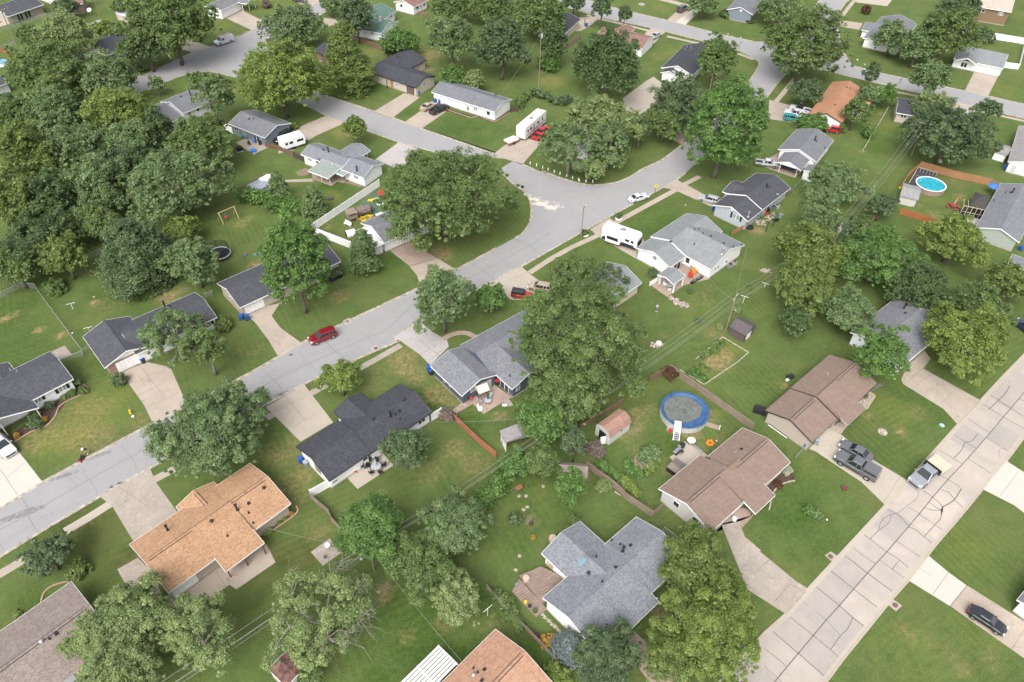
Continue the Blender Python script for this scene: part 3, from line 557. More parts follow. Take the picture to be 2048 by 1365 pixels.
# ------------------------------------------------------------------ house builder
TRIM_W = plain('white_trim', (.84, .84, .84), .5, .05, 1); TRIM_D = plain('dark_trim', (.03, .03, .035), .5, .1, 1); TRIM_T = plain('tan_trim', (.42, .36, .29), .6, .1, 1)
GLASS = glass('window_glass'); GLASS2 = glass('pale_window_glass', (.26, .29, .30), .25); DARKM = plain('black_metal', (.022, .022, .026), .45, .2, 4); METAL = plain('galvanised_metal', (.50, .51, .53), .35, .1, 4, .6)
WHITEP = plain('white_paint', (.86, .86, .86), .5, .06, 2); GREYP = plain('grey_plastic', (.22, .24, .27), .5, .1, 3)
class House:
    def __init__(s, name, label, main, roof, wall, trim=None, ez=2.65, p=.32, cat='house', ridge=None, gablemat=None, og=.35, oe=.5, rline=False):
        s.rline = rline; s.trim = trim or TRIM_W; s.roofm = roof; s.wallm = wall; s.ez = ez; s.p = p; s.og = og; s.oe = oe; s.ridgem = ridge or roof; s.gm = gablemat
        A, B = G(main[0], ez), G(main[1], ez); s.o = A; d = (B - A); s.a = math.atan2(d.y, d.x)
        s.root = thing(name, label, cat, (A.x, A.y, 0), s.a); s.w = []; s.walls = []; s.wing(*main)
    def loc(s, v):
        x, y = v[0] - s.o.x, v[1] - s.o.y; c, n = math.cos(s.a), math.sin(s.a)
        return Vector((x * c + y * n, -x * n + y * c, v[2] if len(v) > 2 else 0))
    def lray(s, t):
        d = ray(t); c, n = math.cos(s.a), math.sin(s.a); o = s.loc(Vector((0, 0, CH)))
        return o, Vector((d.x * c + d.y * n, -d.x * n + d.y * c, d.z))
    def wing(s, A, B, C, kind='g', ez=None, walls=True, p=None, trim=None, roof=None, wall=None, ea=True, eb=True, thick=.16, dz=0, ext=0.0):
        ez = s.ez if ez is None else ez; p = s.p if p is None else p; k = len(s.w)
        a = s.loc(G(A, ez)); b = s.loc(G(B, ez)); ez = ez - .006 * k + dz
        d = b - a; e = Vector((math.copysign(1, d.x), 0, 0)) if abs(d.x) > abs(d.y) else Vector((0, math.copysign(1, d.y), 0))
        if isinstance(C, (int, float)): n = Vector((-e.y, e.x, 0)) * math.copysign(1, C); W = abs(C); c = a + n * W
        else: c = s.loc(G(C, ez)); n = Vector((-e.y, e.x, 0)); W = (c - a).dot(n); n = n * math.copysign(1, W); W = abs(W)
        L = (b - a).dot(e) + ext; P = Vector((a.x, a.y, 0)); join = kind in ('gj', 's')
        if k == 0: P.y = 0
        else:
            mid = (b - a).dot(n) / 2
            if kind == 'g': P += n * mid; W -= mid
        if join: m = s.w[0]; mc = m['P'] + m['e'] * m['L'] / 2 + m['n'] * m['W'] / 2; L = (mc - P).dot(e)
        w = dict(P=P, e=e, n=n, L=L, W=W, ez=ez, p=p, kind=kind, eb=eb and not join, ea=ea); s.w.append(w)
        up = Vector((0, 0, 1)); at = lambda t, q, z: P + e * t + n * q + up * z
        R = MB(); F = MB(); flip = e.cross(n).z < 0
        def face(mb, pts, mi=0, uv=None):
            mb.poly(pts[::-1] if flip else pts, mi, (uv[::-1] if flip and uv else uv))
        H = W / 2; ztop = ez + p * H; sl = math.sqrt(1 + p * p)
        w['planes'] = []
        def strip(p0, p1, out, h=.2):
            """fascia board under a roof edge"""
            o1 = out * .03; t_ = up * .015
            F.hexa([p0 - up * h, p1 - up * h, p1 - up * h + o1, p0 - up * h + o1, p0 + t_, p1 + t_, p1 + t_ + o1, p0 + t_ + o1])
        if kind in ('g', 'gj'):
            for q0, q1, sg in ((0, H, 1), (W, H, -1)):
                pts = [at(0, q0, ez), at(L, q0, ez), at(L, q1, ztop), at(0, q1, ztop)]
                uv = [(0, 0), (L, 0), (L, H * sl), (0, H * sl)]
                if sg < 0: pts = [pts[1], pts[0], pts[3], pts[2]]; uv = [uv[1], uv[0], uv[3], uv[2]]
                face(R, pts, 0, uv); face(R, [v - up * thick for v in pts][::-1], 0)
                w['planes'].append((at(0, q0, ez), e, n * (1 if sg > 0 else -1), p, L, H))
                Ls = L if kind == 'g' else max(.3, L - s.w[0]['W'] / 2 + .05); strip(at(0, q0, ez), at(Ls, q0, ez), n * (-sg))
            for t, on in ((0, ea), (L, w['eb'])):
                if on:
                    oo = e * (-1 if t == 0 else 1)
                    strip(at(t, 0, ez), at(t, H, ztop), oo); strip(at(t, W, ez), at(t, H, ztop), oo)
                elif kind == 'g':
                    for q0 in (0, W): R.poly([at(t, q0, ez), at(t, H, ztop), at(t, H, ztop - thick), at(t, q0, ez - thick)])
            rc = MB()
            for sg in (-1, 1):
                rc.poly([at(0, H, ztop + .035), at(L, H, ztop + .035), at(L, H + sg * .17, ztop + .035 - p * .17), at(0, H + sg * .17, ztop + .035 - p * .17)], 0, [(0, 0), (L, 0), (L, .17), (0, .17)])
                rc.poly([at(0, H + sg * .17, ztop + .035 - p * .17), at(L, H + sg * .17, ztop + .035 - p * .17), at(L, H + sg * .17, ztop - p * .17 - .02), at(0, H + sg * .17, ztop - p * .17 - .02)])
            if L > 3 and W > 4: rc.build('ridge_cap', s.ridgem, s.root)
            if s.rline and L > 3:
                rl = MB()
                for sg in (-1, 1):
                    for q in (.17,): rl.poly([at(.5, H + sg * q, ztop + .04 - p * q), at(L - .5, H + sg * q, ztop + .04 - p * q), at(L - .5, H + sg * (q + .1), ztop + .02 - p * (q + .1)), at(.5, H + sg * (q + .1), ztop + .02 - p * (q + .1))])
                rl.build('ridge_vent', RIDGE_D, s.root)
        elif kind == 'h':
            hp = H if L > W else L / 2 * .98
            c0, c1, c2, c3 = at(0, 0, ez), at(L, 0, ez), at(L, W, ez), at(0, W, ez); r0, r1 = at(hp if ea else 0, H, ztop), at(L - (hp if eb else 0), H, ztop)
            for pts, d_ in (((c0, c1, r1, r0), e), ((c2, c3, r0, r1), -e), ((c1, c2, r1), n), ((c3, c0, r0), -n)):
                b0 = pts[0]; uv = [((v - b0).dot(d_), abs(v.z - ez) / p * sl) for v in pts]; face(R, list(pts), 0, uv)
                strip(pts[0], pts[1], Vector((d_.y, -d_.x, 0)) * (-1 if flip else 1))
            w['planes'].append((c0, e, n, p, L, H)); w['planes'].append((at(0, W, ez), e, -n, p, L, H))
        elif kind == 's':
            m = s.w[0]; zr = m['ez'] + m['p'] * m['W'] / 2 + .05; pts = [at(0, 0, ez), at(L, 0, zr), at(L, W, zr), at(0, W, ez)]
            ls = math.hypot(L, zr - ez); uv = [(0, 0), (0, ls), (W, ls), (W, 0)]
            face(R, pts, 0, uv); face(R, [v - up * thick for v in pts][::-1])
            f_ = min(1, max(.3, L - m['W'] / 2) / L); strip(pts[0], pts[0].lerp(pts[1], f_), -n); strip(pts[3], pts[3].lerp(pts[2], f_), n); strip(pts[0], pts[3], -e); w['sl'] = (zr - ez) / L
            w['planes'].append((at(0, 0, ez), n, e, w['sl'], W, L))
        else:
            pts = [at(0, 0, ez), at(L, 0, ez + p), at(L, W, ez + p), at(0, W, ez)]
            face(R, pts, 0, [(0, 0), (L, 0), (L, W), (0, W)]); face(R, [v - up * thick for v in pts][::-1])
            for i, d_ in ((0, -n), (1, e), (2, n), (3, -e)): strip(pts[i], pts[(i + 1) % 4], d_, .22)
            w['planes'].append((at(0, 0, ez), e, n, 0, L, W))
        R.build('roof', roof or s.roofm, s.root); F.build('fascia', trim or s.trim, s.root)
        if walls:
            Wm = MB(); oe = min(s.oe, W * .12); og = s.og; i3 = .004 * k
            t0 = og if ea else 0; t1 = L - (og if w['eb'] else 0); q0 = oe + i3; q1 = W - oe - i3
            zt = ez + p * oe - thick - .01
            if kind == 's': t0, t1 = .5, L; z0 = ez - thick + w['sl'] * .5; z1 = ez - thick + w['sl'] * L; q0 = .3; q1 = W - .3
            elif kind == 'f': z0 = z1 = ez - thick
            elif kind == 'h': t0, t1 = oe, L - oe; z0 = z1 = zt
            else: z0 = z1 = zt
            b = [at(t0, q0, -.02), at(t1, q0, -.02), at(t1, q1, -.02), at(t0, q1, -.02)]
            T = [at(t0, q0, z0), at(t1, q0, z1), at(t1, q1, z1), at(t0, q1, z0)]
            for i, out in ((0, -n), (1, e), (2, n), (3, -e)):
                j = (i + 1) % 4
                Ln = (b[j] - b[i]).length; pts = [b[i], b[j], T[j], T[i]]; uv = [(0, 0), (Ln, 0), (Ln, T[j].z), (0, T[i].z)]
                if kind in ('g', 'gj') and i in (1, 3):
                    pk = at(t1 if i == 1 else t0, H, ez + p * H - thick - .01)
                    if s.gm: face(Wm, [T[i], T[j], pk], 1)
                    else: pts = [b[i], b[j], T[j], pk, T[i]]; uv = [(0, 0), (Ln, 0), (Ln, T[j].z), (Ln / 2, pk.z), (0, T[i].z)]
                face(Wm, pts, 0, uv); s.walls.append((b[i], b[j], out, T[i].z))
            Wm.build('wall', [wall or s.wallm] + ([s.gm] if s.gm else []), s.root)
            fd = MB(); 
            for i in range(4):
                a_, b_ = b[i], b[(i + 1) % 4]; out = (-n, e, n, -e)[i] * .05
                fd.hexa([a_ + out * .1, b_ + out * .1, b_ + out, a_ + out, a_ + out * .1 + up * .26, b_ + out * .1 + up * .26, b_ + out + up * .26, a_ + out + up * .26])
            fd.build('foundation', M_CONCOLD, s.root)
        return w
    def hit_wall(s, t, zc=None):
        o, d = s.lray(t); best = None
        for a, b, out, zt in s.walls:
            dn = d.dot(out)
            if dn > -1e-4: continue
            k = (a - o).dot(out) / dn; q = o + d * k; u = (b - a).normalized(); L = (b - a).length; x = (q - a).dot(u)
            pen = max(0, -x, x - L) + max(0, .0 - q.z, q.z - zt - 1.6)
            if best is None or (pen, k) < (best[0] + (1e-6 if pen > .01 else 1e-9), best[1]) and (pen < best[0] - .3 or (abs(pen - best[0]) <= .3 and k < best[1])): best = (pen, k, a, u, out, min(max(x, .3), L - .3), q.z, L)
        return best
    def win(s, t, w=1.1, h=1.1, kind='win', mat=None, z=None):
        r = s.hit_wall(t)
        if not r: return
        pen, k, a, u, out, x, zq, L = r
        if kind in ('door', 'garage', 'slider'): zc = h / 2 + .08
        else: zc = min(max(zq, h / 2 + .4), 3.3)
        if z is not None: zc = z
        x = min(max(x, w / 2 + .1), max(L - w / 2 - .1, w / 2 + .1))
        c = Vector((a.x, a.y, 0)) + u * x + Vector((0, 0, zc)); up = Vector((0, 0, 1))
        def plate(nm, cc, w_, h_, d0, d1, m, par):
            mb = MB(); P = []
            for dd in (d0, d1):
                for sx, sz in ((-1, -1), (1, -1), (1, 1), (-1, 1)): P.append(cc + u * (sx * w_ / 2) + up * (sz * h_ / 2) + out * dd)
            mb.hexa(P); return mb.build(nm, m, par)
        if kind == 'garage':
            g = plate('garage_door', c, w, h, .0, .05, mat or WHITEP, s.root); mb = MB()
            for i in range(1, 4): zz = c + up * (-h / 2 + h * i / 4); mb.bar(zz - u * w / 2 + out * .055, zz + u * w / 2 + out * .055, .02, .03)
            for i in range(1, int(w / .6)): q = c + u * (-w / 2 + w * i / int(w / .6)) + out * .052; mb.bar(q - up * h / 2, q + up * h / 2, .02)
            mb.build('panel_groove', plain('door_groove', (.62, .62, .63), .6), g); return
        if kind == 'door':
            g = plate('door', c, w, h, 0, .06, mat or WHITEP, s.root); plate('handle', c + u * (w * .38), .08, .08, .06, .1, DARKM, g); return
        if kind == 'slider':
            g = plate('glass_door', c, w, h, 0, .05, WHITEP, s.root)
            for sx in (-1, 1): plate('pane', c + u * (sx * w * .25), w * .43, h * .92, .05, .06, GLASS, g)
            return
        if kind == 'vent':
            plate('gable_vent', c, w, h, 0, .05, mat or WHITEP, s.root); return
        g = plate('window', c, w, h, 0, .05, mat or TRIM_W, s.root); nn = 2 if w > 1.0 else 1
        for i in range(nn):
            cc = c + u * ((i - (nn - 1) / 2) * w / nn); plate('pane', cc, w / nn - .13, h - .16, .05, .06, GLASS2 if kind in ('pale', 'shut') or (w * 7 + h * 3) % 1 > .3 else GLASS, g)
        if kind == 'shut':
            for sx in (-1, 1): plate('shutter', c + u * (sx * (w / 2 + .28)), .42, h * 1.05, 0, .06, plain('navy_shutter', (.02, .022, .035), .5), s.root)
    def hit_roof(s, t):
        o, d = s.lray(t); best = None
        for w in s.w:
            for (q0, e, n, p, L, H) in w['planes']:
                nm = Vector((0, 0, 1)) - n * p; dn = d.dot(nm)
                if dn >= 0: continue
                k = (q0 - o).dot(nm) / dn; q = o + d * k; a, b = (q - q0).dot(e), (q - q0).dot(n)
                if -.5 <= a <= L + .5 and -.5 <= b <= H + .2 and (best is None or k < best[0]): best = (k, q, e, n, p)
        return best
    def vent(s, t, kind='box', m=None):
        r = s.hit_roof(t)
        if not r: return
        k, q, e, n, p = r; mb = MB(); m = m or DARKM
        if kind == 'pipe': mb.cyl((q.x, q.y, q.z - .1), .07, .55, 8); mb.cyl((q.x, q.y, q.z - .03), .14, .09, 8)
        elif kind == 'tall': mb.cyl((q.x, q.y, q.z - .1), .13, 1.15, 10); mb.cyl((q.x, q.y, q.z + 1.0), .21, .16, 10); mb.cyl((q.x, q.y, q.z - .05), .26, .12, 10, r2=.16)
        elif kind == 'turbine': mb.cyl((q.x, q.y, q.z - .1), .17, .3, 10); mb.dome((q.x, q.y, q.z + .18), .26, .2, 12)
        elif kind == 'dish': mb.bar(q, q + Vector((0, 0, .5)), .05); mb.disc((q.x, q.y, q.z + .6), .32, 14)
        elif kind == 'sky':
            g = MB(); a = e * .35; b = n * .6; z = Vector((0, 0, .12)); zb = Vector((0, 0, p * .6))
            P = [q - a - b - zb, q + a - b - zb, q + a + b + zb, q - a + b + zb]; g.hexa([v - z for v in P] + [v + z for v in P]); g.build('skylight', m, s.root); return
        else: mb.box((q.x, q.y, q.z + .06), (.42, .42, .2), 0, 0, .75)
        mb.build({'pipe': 'vent_pipe', 'tall': 'flue_pipe', 'turbine': 'turbine_vent', 'dish': 'roof_dish'}.get(kind, 'roof_vent'), m, s.root)
    def chimney(s, t, m, w=.7, h=1.2):
        r = s.hit_roof(t); q = r[1]; mb = MB(); mb.box((q.x, q.y, q.z + h / 2 - .4), (w, w, h + .6)); c = mb.build('chimney', m, s.root)
        mb = MB(); mb.box((q.x, q.y, q.z + h - .05), (w + .12, w + .12, .12)); mb.build('cap', M_STONE, c)
    def posts(s, toks, h=2.4, w=.14, m=None):
        for t in toks.split():
            q = s.loc(G(t)); mb = MB(); mb.box((q.x, q.y, h / 2), (w, w, h)); mb.build('porch_post', m or s.trim, s.root)
# shingle colours
R_CHAR = shingle('charcoal_shingle', (.030, .032, .042), (.062, .064, .078), (.08, .083, .10)); R_DARK = shingle('dark_slate_shingle', (0.04, 0.041, 0.052), (0.082, 0.084, 0.1), (0.11, 0.112, 0.13))
R_GREY = shingle('grey_shingle', (0.115, 0.12, 0.135), (0.19, 0.195, 0.215), (0.23, 0.235, 0.26)); R_LGREY = shingle('light_grey_shingle', (0.175, 0.19, 0.2), (0.235, 0.25, 0.26), (0.27, 0.285, 0.295))
R_MOTT = shingle('mottled_grey_shingle', (0.1, 0.105, 0.12), (0.19, 0.195, 0.215), (0.26, 0.265, 0.29), .8); R_BLUEMOT = shingle('blue_grey_shingle', (0.115, 0.12, 0.14), (0.2, 0.21, 0.235), (0.26, 0.27, 0.3), .85)
R_ORANGE = shingle('orange_tan_shingle', (0.275, 0.15, 0.078), (0.43, 0.255, 0.145), (0.52, 0.345, 0.22), .6); R_ORANGE2 = shingle('rust_orange_shingle', (0.3, 0.14, 0.075), (0.4, 0.2, 0.11), (0.44, 0.25, 0.16), .5)
R_BROWN = shingle('pinkish_brown_shingle', (.185,.130,.102), (.245,.178,.143), (.27,.20,.165), .5); R_TAUPE = shingle('taupe_shingle', (0.14, 0.112, 0.098), (0.26, 0.212, 0.188), (0.33, 0.28, 0.25), .7)
R_GREEN = shingle('green_shingle', (.06, .12, .10), (.11, .19, .16), (.14, .22, .19)); R_REDBR = shingle('red_brown_shingle', (.16, .085, .07), (.24, .14, .12), (.3, .19, .16)); R_PINK = shingle('salmon_tile', (0.31, 0.165, 0.1), (0.43, 0.25, 0.165), (0.5, 0.33, 0.235), .5)
R_BEIGE = shingle('beige_shingle', (.38, .32, .27), (.48, .41, .35), (.52, .45, .4)); R_OLD = shingle('weathered_shingle', (.20, .19, .19), (.30, .29, .29), (.36, .34, .33)); RIDGE_D = plain('ridge_line', (.05, .045, .045), .9)
S_WHITE = siding('white_siding', (.86, .86, .87)); S_BEIGE = siding('beige_siding', (.52, .46, .40)); S_TAN = siding('tan_siding', (.44, .385, .325)); S_BLUE = siding('blue_grey_siding', (.19, .225, .27)); S_NAVY = siding('slate_blue_siding', (.075, .095, .13))
S_LBLUE = siding('pale_blue_siding', (.40, .44, .49)); S_CREAM = siding('cream_siding', (.62, .54, .40)); S_GREEN = siding('sage_siding', (.36, .40, .37)); S_LGREY = siding('light_grey_siding', (.54, .53, .51)); BRICK = brickmat('red_brick', (.30, .12, .075), (.22, .085, .06)); S_BROWN = siding('brown_siding', (.22, .145, .09))
# ------------------------------------------------------------------ the houses
H = House('ranch_house', 'white ranch house with a long plain grey roof, black pickup and tan sedan outside', ('b1375,720', 'b1870,875', 'b1998,775'), R_GREY, S_WHITE)
for t, w in (('b1820,885', 1.0), ('b1720,852', 1.1)): H.win(t, w, 1.0)
H.win('b1662,850', 1.0, 1.3); H.win('b1612,845', .95, 2.0, 'door'); H.win('b1465,775', 4.8, 2.1, 'garage'); H.vent('b1640,660', 'tall', METAL); H.vent('b1795,705', 'pipe'); H.vent('b1545,640'); H.vent('b1880,740')
H = House('ranch_house', 'beige house with a black roof, a rear wing and a brown garage door', ('b893,562', 'b1253,685', 'b1400,590'), R_CHAR, S_BEIGE, TRIM_D)
H.wing('b1340,467', 'b1262,530', 'b1130,403', 'gj'); H.win('b1212,697', 2.5, 2.1, 'garage', plain('brown_garage', (.07, .035, .025), .5)); H.win('b1318,655', 1.0, 1.1); H.win('b935,583', 1.1, 1.0); H.win('b1068,657', .95, 2.05, 'door', plain('orange_door', (.4, .2, .1), .5)); H.win('b1110,662', 1.2, 1.1); H.posts('b1032,690')
H.vent('b1125,490', 'pipe'); H.vent('b1110,450')
H = House('ranch_house', 'white house with a green roof and small brick chimney behind the wooden fence', ('b700,205', 'b985,263', 'b1178,183'), R_GREEN, S_WHITE)
H.wing('b1102,88', 'b1020,135', 'b930,28', 'gj'); H.wing('b765,230', 'b830,175', 'b635,188', 'gj'); H.chimney('b980,165', BRICK); H.win('b915,255', 1.0, 1.1); H.win('b805,258', 1.0, 1.0); H.win('b745,245', 1.0, 1.0); H.win('b680,222', .9, 1.0); H.win('b1152,210', .9, 1.2); H.win('b1060,122', 1, 1)
H = House('ranch_house', 'white house with a red-brown roof at the top edge beyond the green roof', ('b1240,58', 'b1352,2', 'b1128,-6'), R_REDBR, S_WHITE); H.win('b1265,62', 1, 1); H.win('b1320,38', 1, 1.1); H.win('b1142,45', 1, 1)
H = House('ranch_house', 'dark house with a black roof half hidden between the two trees', ('b455,395', 'b560,445', 'b640,335'), R_CHAR, S_BROWN, TRIM_D); H.win('b540,470', 1.8, 2.0, 'garage', plain('brown_garage', (.07, .035, .025)))
H = House('ranch_house', 'blue-grey house with a mid-grey roof, travel trailer parked at its gable end', ('a1780,965', 'b75,1077', 'b290,965'), R_GREY, S_BLUE)
H.win('a1845,1005', 1.3, 1.0); H.win('a1905,1035', .8, 1.0); H.win('b10,1065', 1.8, 2.0, 'slider'); H.win('b38,1080', .8, 1.1); H.vent('a1980,930', 'pipe'); H.vent('a1945,930')
H = House('ranch_house', 'white house with a streaky grey roof and green-grey flat porch roof by the vinyl fence', ('q165,460', 'q800,695', 'q960,470'), R_BLUEMOT, S_WHITE, p=.36)
H.wing('q800,695', 'q1145,828', 'q1460,605'); H.wing('q1255,400', 'q1160,455', 'q975,285', 'gj', walls=False); H.wing('q590,835', 'q710,748', 'q300,705', 'f', ez=2.5, p=.45, roof=plain('grey_green_metal_roof', (.25, .29, .265), .5), walls=False, ext=2.2); H.wing('q830,795', 'q900,745', 'q690,700', 'f', ez=2.45, p=.1, roof=plain('grey_green_metal_roof', (.25, .29, .265)), walls=False)
H.win('q310,535', 1.1, 1.0); H.win('q425,580', .8, .8); H.win('q1030,812', 1.2, 1.0); H.vent('q520,390', 'box'); H.vent('q600,420', 'tall'); H.vent('q1045,720', 'tall'); H.vent('q455,550', 'pipe'); H.vent('q655,630', 'pipe', WHITEP); H.posts('q500,870 q628,905 q1212,510')
H = House('bungalow', 'pale grey-roofed house with a black flue beside the row of trees at upper left', ('a1430,887', 'a1650,795', 'a1220,808'), R_GREY, S_WHITE, ez=2.8); H.wing('a1180,1010', 'a1425,905', 'a1120,850', dz=-.25); H.win('a1540,850', .8, 1.2); H.win('a1475,880', .9, 1.1); H.vent('a1487,745', 'tall'); H.vent('a1412,757')
H = House('ranch_house', 'house with a plain black roof behind the bushes, dishes at its rear corner', ('a835,437', 'a1070,325', 'a775,310'), R_CHAR, S_WHITE); H.win('a880,450', 2.4, 2, 'garage', GREYP); H.vent('w1540,600', 'box')
H = House('ranch_house', 'long house in the top left corner with a slate roof and an open back porch', ('w122,262', 'w682,72', 10.5), R_DARK, S_TAN, og=.25, oe=1.3); H.win('w420,200', 2, 2, 'slider'); H.win('w300,240', 1.8, 2, 'slider'); H.win('w180,280', 1.4, 1.3); H.posts('w180,310 w350,270 w520,215', m=TRIM_T)
for t in ('w155,20', 'w210,20', 'w255,45', 'w130,140'): H.vent(t, 'pipe', METAL)
H = House('bungalow', 'white house with a grey roof and pillared porch opposite the parked white van', ('x330,168', 'x655,10', 'x150,66'), R_GREY, S_WHITE, ez=2.9); H.win('x450,190', 4.6, 2.1, 'garage'); H.wing('x700,75', 'x660,40', 'x860,-5', 'g', ez=2.9, walls=False, ext=3); H.posts('x680,190 x775,158 x868,128'); H.win('x250,150', .7, .8)
H = House('brick_house', 'brown brick house with white ends behind a tree at the very top left', ('w1290,60', 'w850,95', -8), R_REDBR, brickmat('brown_brick', (.25, .15, .10), (.18, .1, .07)), ez=3.0); H.win('w1120,60', 1.2, 1.0)
H = House('ranch_house', 'dark-roofed white house at the left edge behind the big trees', ('a-160,735', 'a72,642', 'a60,480'), R_DARK, S_WHITE); H.win('a40,745', 2.2, 2, 'garage')
H = House('ranch_house', 'white-sided house with a large grey roof and small front porch wing on the striped lawn', ('d1062,368', 'd1195,190', 'd775,298'), R_GREY, S_WHITE); H.wing('d762,228', 'd820,262', 'd793,168', 'gj', dz=-.2); H.win('d865,380', .6, .6); H.vent('d1000,200')
H = House('bungalow', 'white house with a pale roof, gabled porch and white double garage facing the top street', ('d1480,457', 'd1868,537', 'd1898,434'), R_LGREY, S_WHITE, p=.4); H.wing('d1494,470', 'd1550,420', 'd1658,503', 'gj', walls=False, ez=2.9, ext=0); H.win('d1735,547', 4.9, 2.2, 'garage'); H.win('d1560,508', 1.6, 1.3); H.posts('d1490,525 d1642,562 d1835,590'); H.vent('d1655,372')
H = House('brick_house', 'tall brown house with a beige roof and wooden stairs at the top right corner', ('d1640,48', 'd1930,97', 12), R_BEIGE, S_BROWN, ez=4.4); H.win('d1850,105', 1.4, 1); H.win('d1700,75', 2, 1)
mb = MB(); q0 = H.loc(G('d1760,150'))
for i in range(8): mb.box((q0.x - i * .3, q0.y - .8, .2 + .25 * i), (.32, 1.1, .08))
mb.box((q0.x - 3.2, q0.y - .5, 2.2), (1.8, 1.8, .12)); mb.bar((q0.x, q0.y - 1.35, 1.1), (q0.x - 2.3, q0.y - 1.35, 3.0), .08); mb.bar((q0.x - 2.3, q0.y - 1.35, 3.1), (q0.x - 4.1, q0.y - 1.35, 3.1), .08)
for i in range(4): mb.bar((q0.x - .7 - i * .8, q0.y - 1.35, 0), (q0.x - .7 - i * .8, q0.y - 1.35, 1.9 + .5 * min(i, 2)), .1)
mb.build('deck_stairs', wood('cedar_boards', (.33, .17, .09), 1, 0, 0), H.root)
H = House('bungalow', 'blue-grey gabled house with a round shrub at its corner, top right of centre', ('c1895,117', 'c1990,5', 'c1700,64'), R_GREY, S_BLUE, ez=2.9, p=.36); H.win('c1806,62', .7, .5, 'vent')
H = House('ranch_house', 'cream house with a black roof and tall dark fence at the top centre', ('c420,272', 'c553,152', 8.5), R_CHAR, S_CREAM); H.posts('c580,205', m=TRIM_D)
H = House('ranch_house', 'white house with a mottled red-brown roof behind the dark round tree', ('c1035,384', 'c660,300', 'c1106,284'), R_REDBR, S_WHITE); H.wing('c870,200', 'c880,260', 'c985,215', 'gj')
H = House('ranch_house', 'white house with a dark blue-black roof standing between round trees near the top street', ('c1425,590', 'c1600,405', 'c1175,532'), R_CHAR, S_WHITE, p=.36); H.wing('c1180,560', 'c1250,480', 'c1345,560', 'g', dz=-.25, ext=-1.2); H.win('c1275,570', 1, 1.1); [H.vent(t, 'pipe', METAL) for t in ('c1380,370', 'c1365,390', 'c1410,375')]
H = House('bungalow', 'white house with pale roof hidden under the spreading light-green tree on the corner', ('y1390,897', 'y1650,640', 'y1155,772'), shingle('pale_blue_shingle', (0.3, 0.33, 0.36), (0.38, 0.42, 0.45), (0.4, 0.44, 0.47)), S_WHITE)
H = House('ranch_house', 'house with an orange-brown roof and white gable next to the parked pickups', ('d610,962', 'd782,700', 'd350,886'), R_ORANGE2, S_WHITE, TRIM_D); H.wing('d803,862', 'd720,800', 'd845,798', 'gj', dz=-.1); H.vent('d645,682', 'box'); H.vent('d553,817', 'box'); H.vent('d670,695', 'pipe'); H.vent('d735,750', 'pipe')
H = House('bungalow', 'white house with a grey roof and an open gabled carport sheltering a dark truck', ('r1190,810', 'r1465,480', 'r578,634'), R_GREY, S_WHITE, p=.36); H.wing('r950,938', 'r1100,768', 'r562,806', 'g', ez=2.45, walls=False, dz=-.1); H.posts('r600,970 r858,1050')
mb = MB(); wv = H.w[1]; P0 = wv['P']; mb.poly([P0 + wv['e'] * .12 + Vector((0, 0, wv['ez'] - .12)), P0 + wv['e'] * .12 + wv['n'] * wv['W'] + Vector((0, 0, wv['ez'] - .12)), P0 + wv['e'] * .12 + wv['n'] * wv['W'] / 2 + Vector((0, 0, wv['ez'] + wv['p'] * wv['W'] / 2 - .1))]); mb.build('gable_board', S_WHITE, H.root)
H.vent('r1165,480', 'tall'); H.vent('r1190,495', 'pipe'); H.vent('r1320,600', 'pipe')
H = House('shed', 'small white garden shed beside the open carport', ('r990,948', 'r1060,852', 'r1190,975'), R_GREY, S_WHITE, ez=2.3, cat='shed', og=.12, oe=.12); H.win('r1100,1060', .9, 1.7, 'door')
H = House('ranch_house', 'pale blue-grey house with a near-black roof, tall white flue and estate car outside', ('s1130,777', 's1572,440', 's800,368'), R_DARK, S_LBLUE, p=.36); H.wing('s905,950', 's1130,777', 's372,694', dz=-.15); H.wing('s508,486', 's600,535', 's790,345', 'gj', dz=-.1)
H.win('s720,890', 1.6, 1.2, 'shut'); H.vent('s905,885', 'tall', METAL); H.vent('s1190,440', 'tall'); H.vent('s1235,430', 'pipe'); H.win('s662,740', .5, .6, 'vent'); H.win('s1300,660', .9, .6); H.win('s1170,770', .8, 1); H.win('s1440,560', 1, .6); H.vent('s1355,575', 'dish', METAL)
H = House('ranch_house', 'large white house with a broad light grey roof, reddish patio and camper outside', ('g1375,672', 'g1655,478', 'g1105,516'), R_LGREY, S_WHITE, p=.34); H.wing('g1570,778', 'g1380,672', 'g1857,598', 'gj'); H.wing('g1245,755', 'g1372,676', 'g1000,598', dz=-.12)
H.win('g1130,687', .95, .9); H.win('g1687,715', .6, .7); H.win('g1600,772', .6, .8); H.win('g1622,758', .6, .8); H.win('g1388,702', .9, 1.6, 'win'); H.win('g1320,745', 2.2, 2, 'slider')
for t, k in (('g1655,655', 'tall'), ('g1505,500', 'pipe'), ('g1440,468', 'pipe'), ('g1472,466', 'pipe'), ('g1567,518', 'box'), ('g1437,583', 'pipe'), ('g1665,573', 'box'), ('g1740,603', 'pipe'), ('g1255,560', 'box'), ('g1805,590', 'pipe')): H.vent(t, k, METAL if t == 'g1655,655' else None)
H = House('bungalow', 'small cream house with a pale grey roof partly under the trees beside the lawn', ('g1030,880', 'g830,1015', 'g768,712'), R_LGREY, S_CREAM, p=.36); H.win('g952,928', 1.2, 1.0)
H = House('ranch_house', 'slate-blue house with a mottled grey roof, corner patio and white cat-run', ('919.5,691', '1085,601', 'A885,35', 'g', None, True, None, None, None, None, False), R_MOTT, S_NAVY, p=.36); H.wing('A345,400', 't155,1185', 'A885,35', dz=-.08); H.wing('A1125,300', 'A885,35', -7.2, 'gj', dz=-.05)
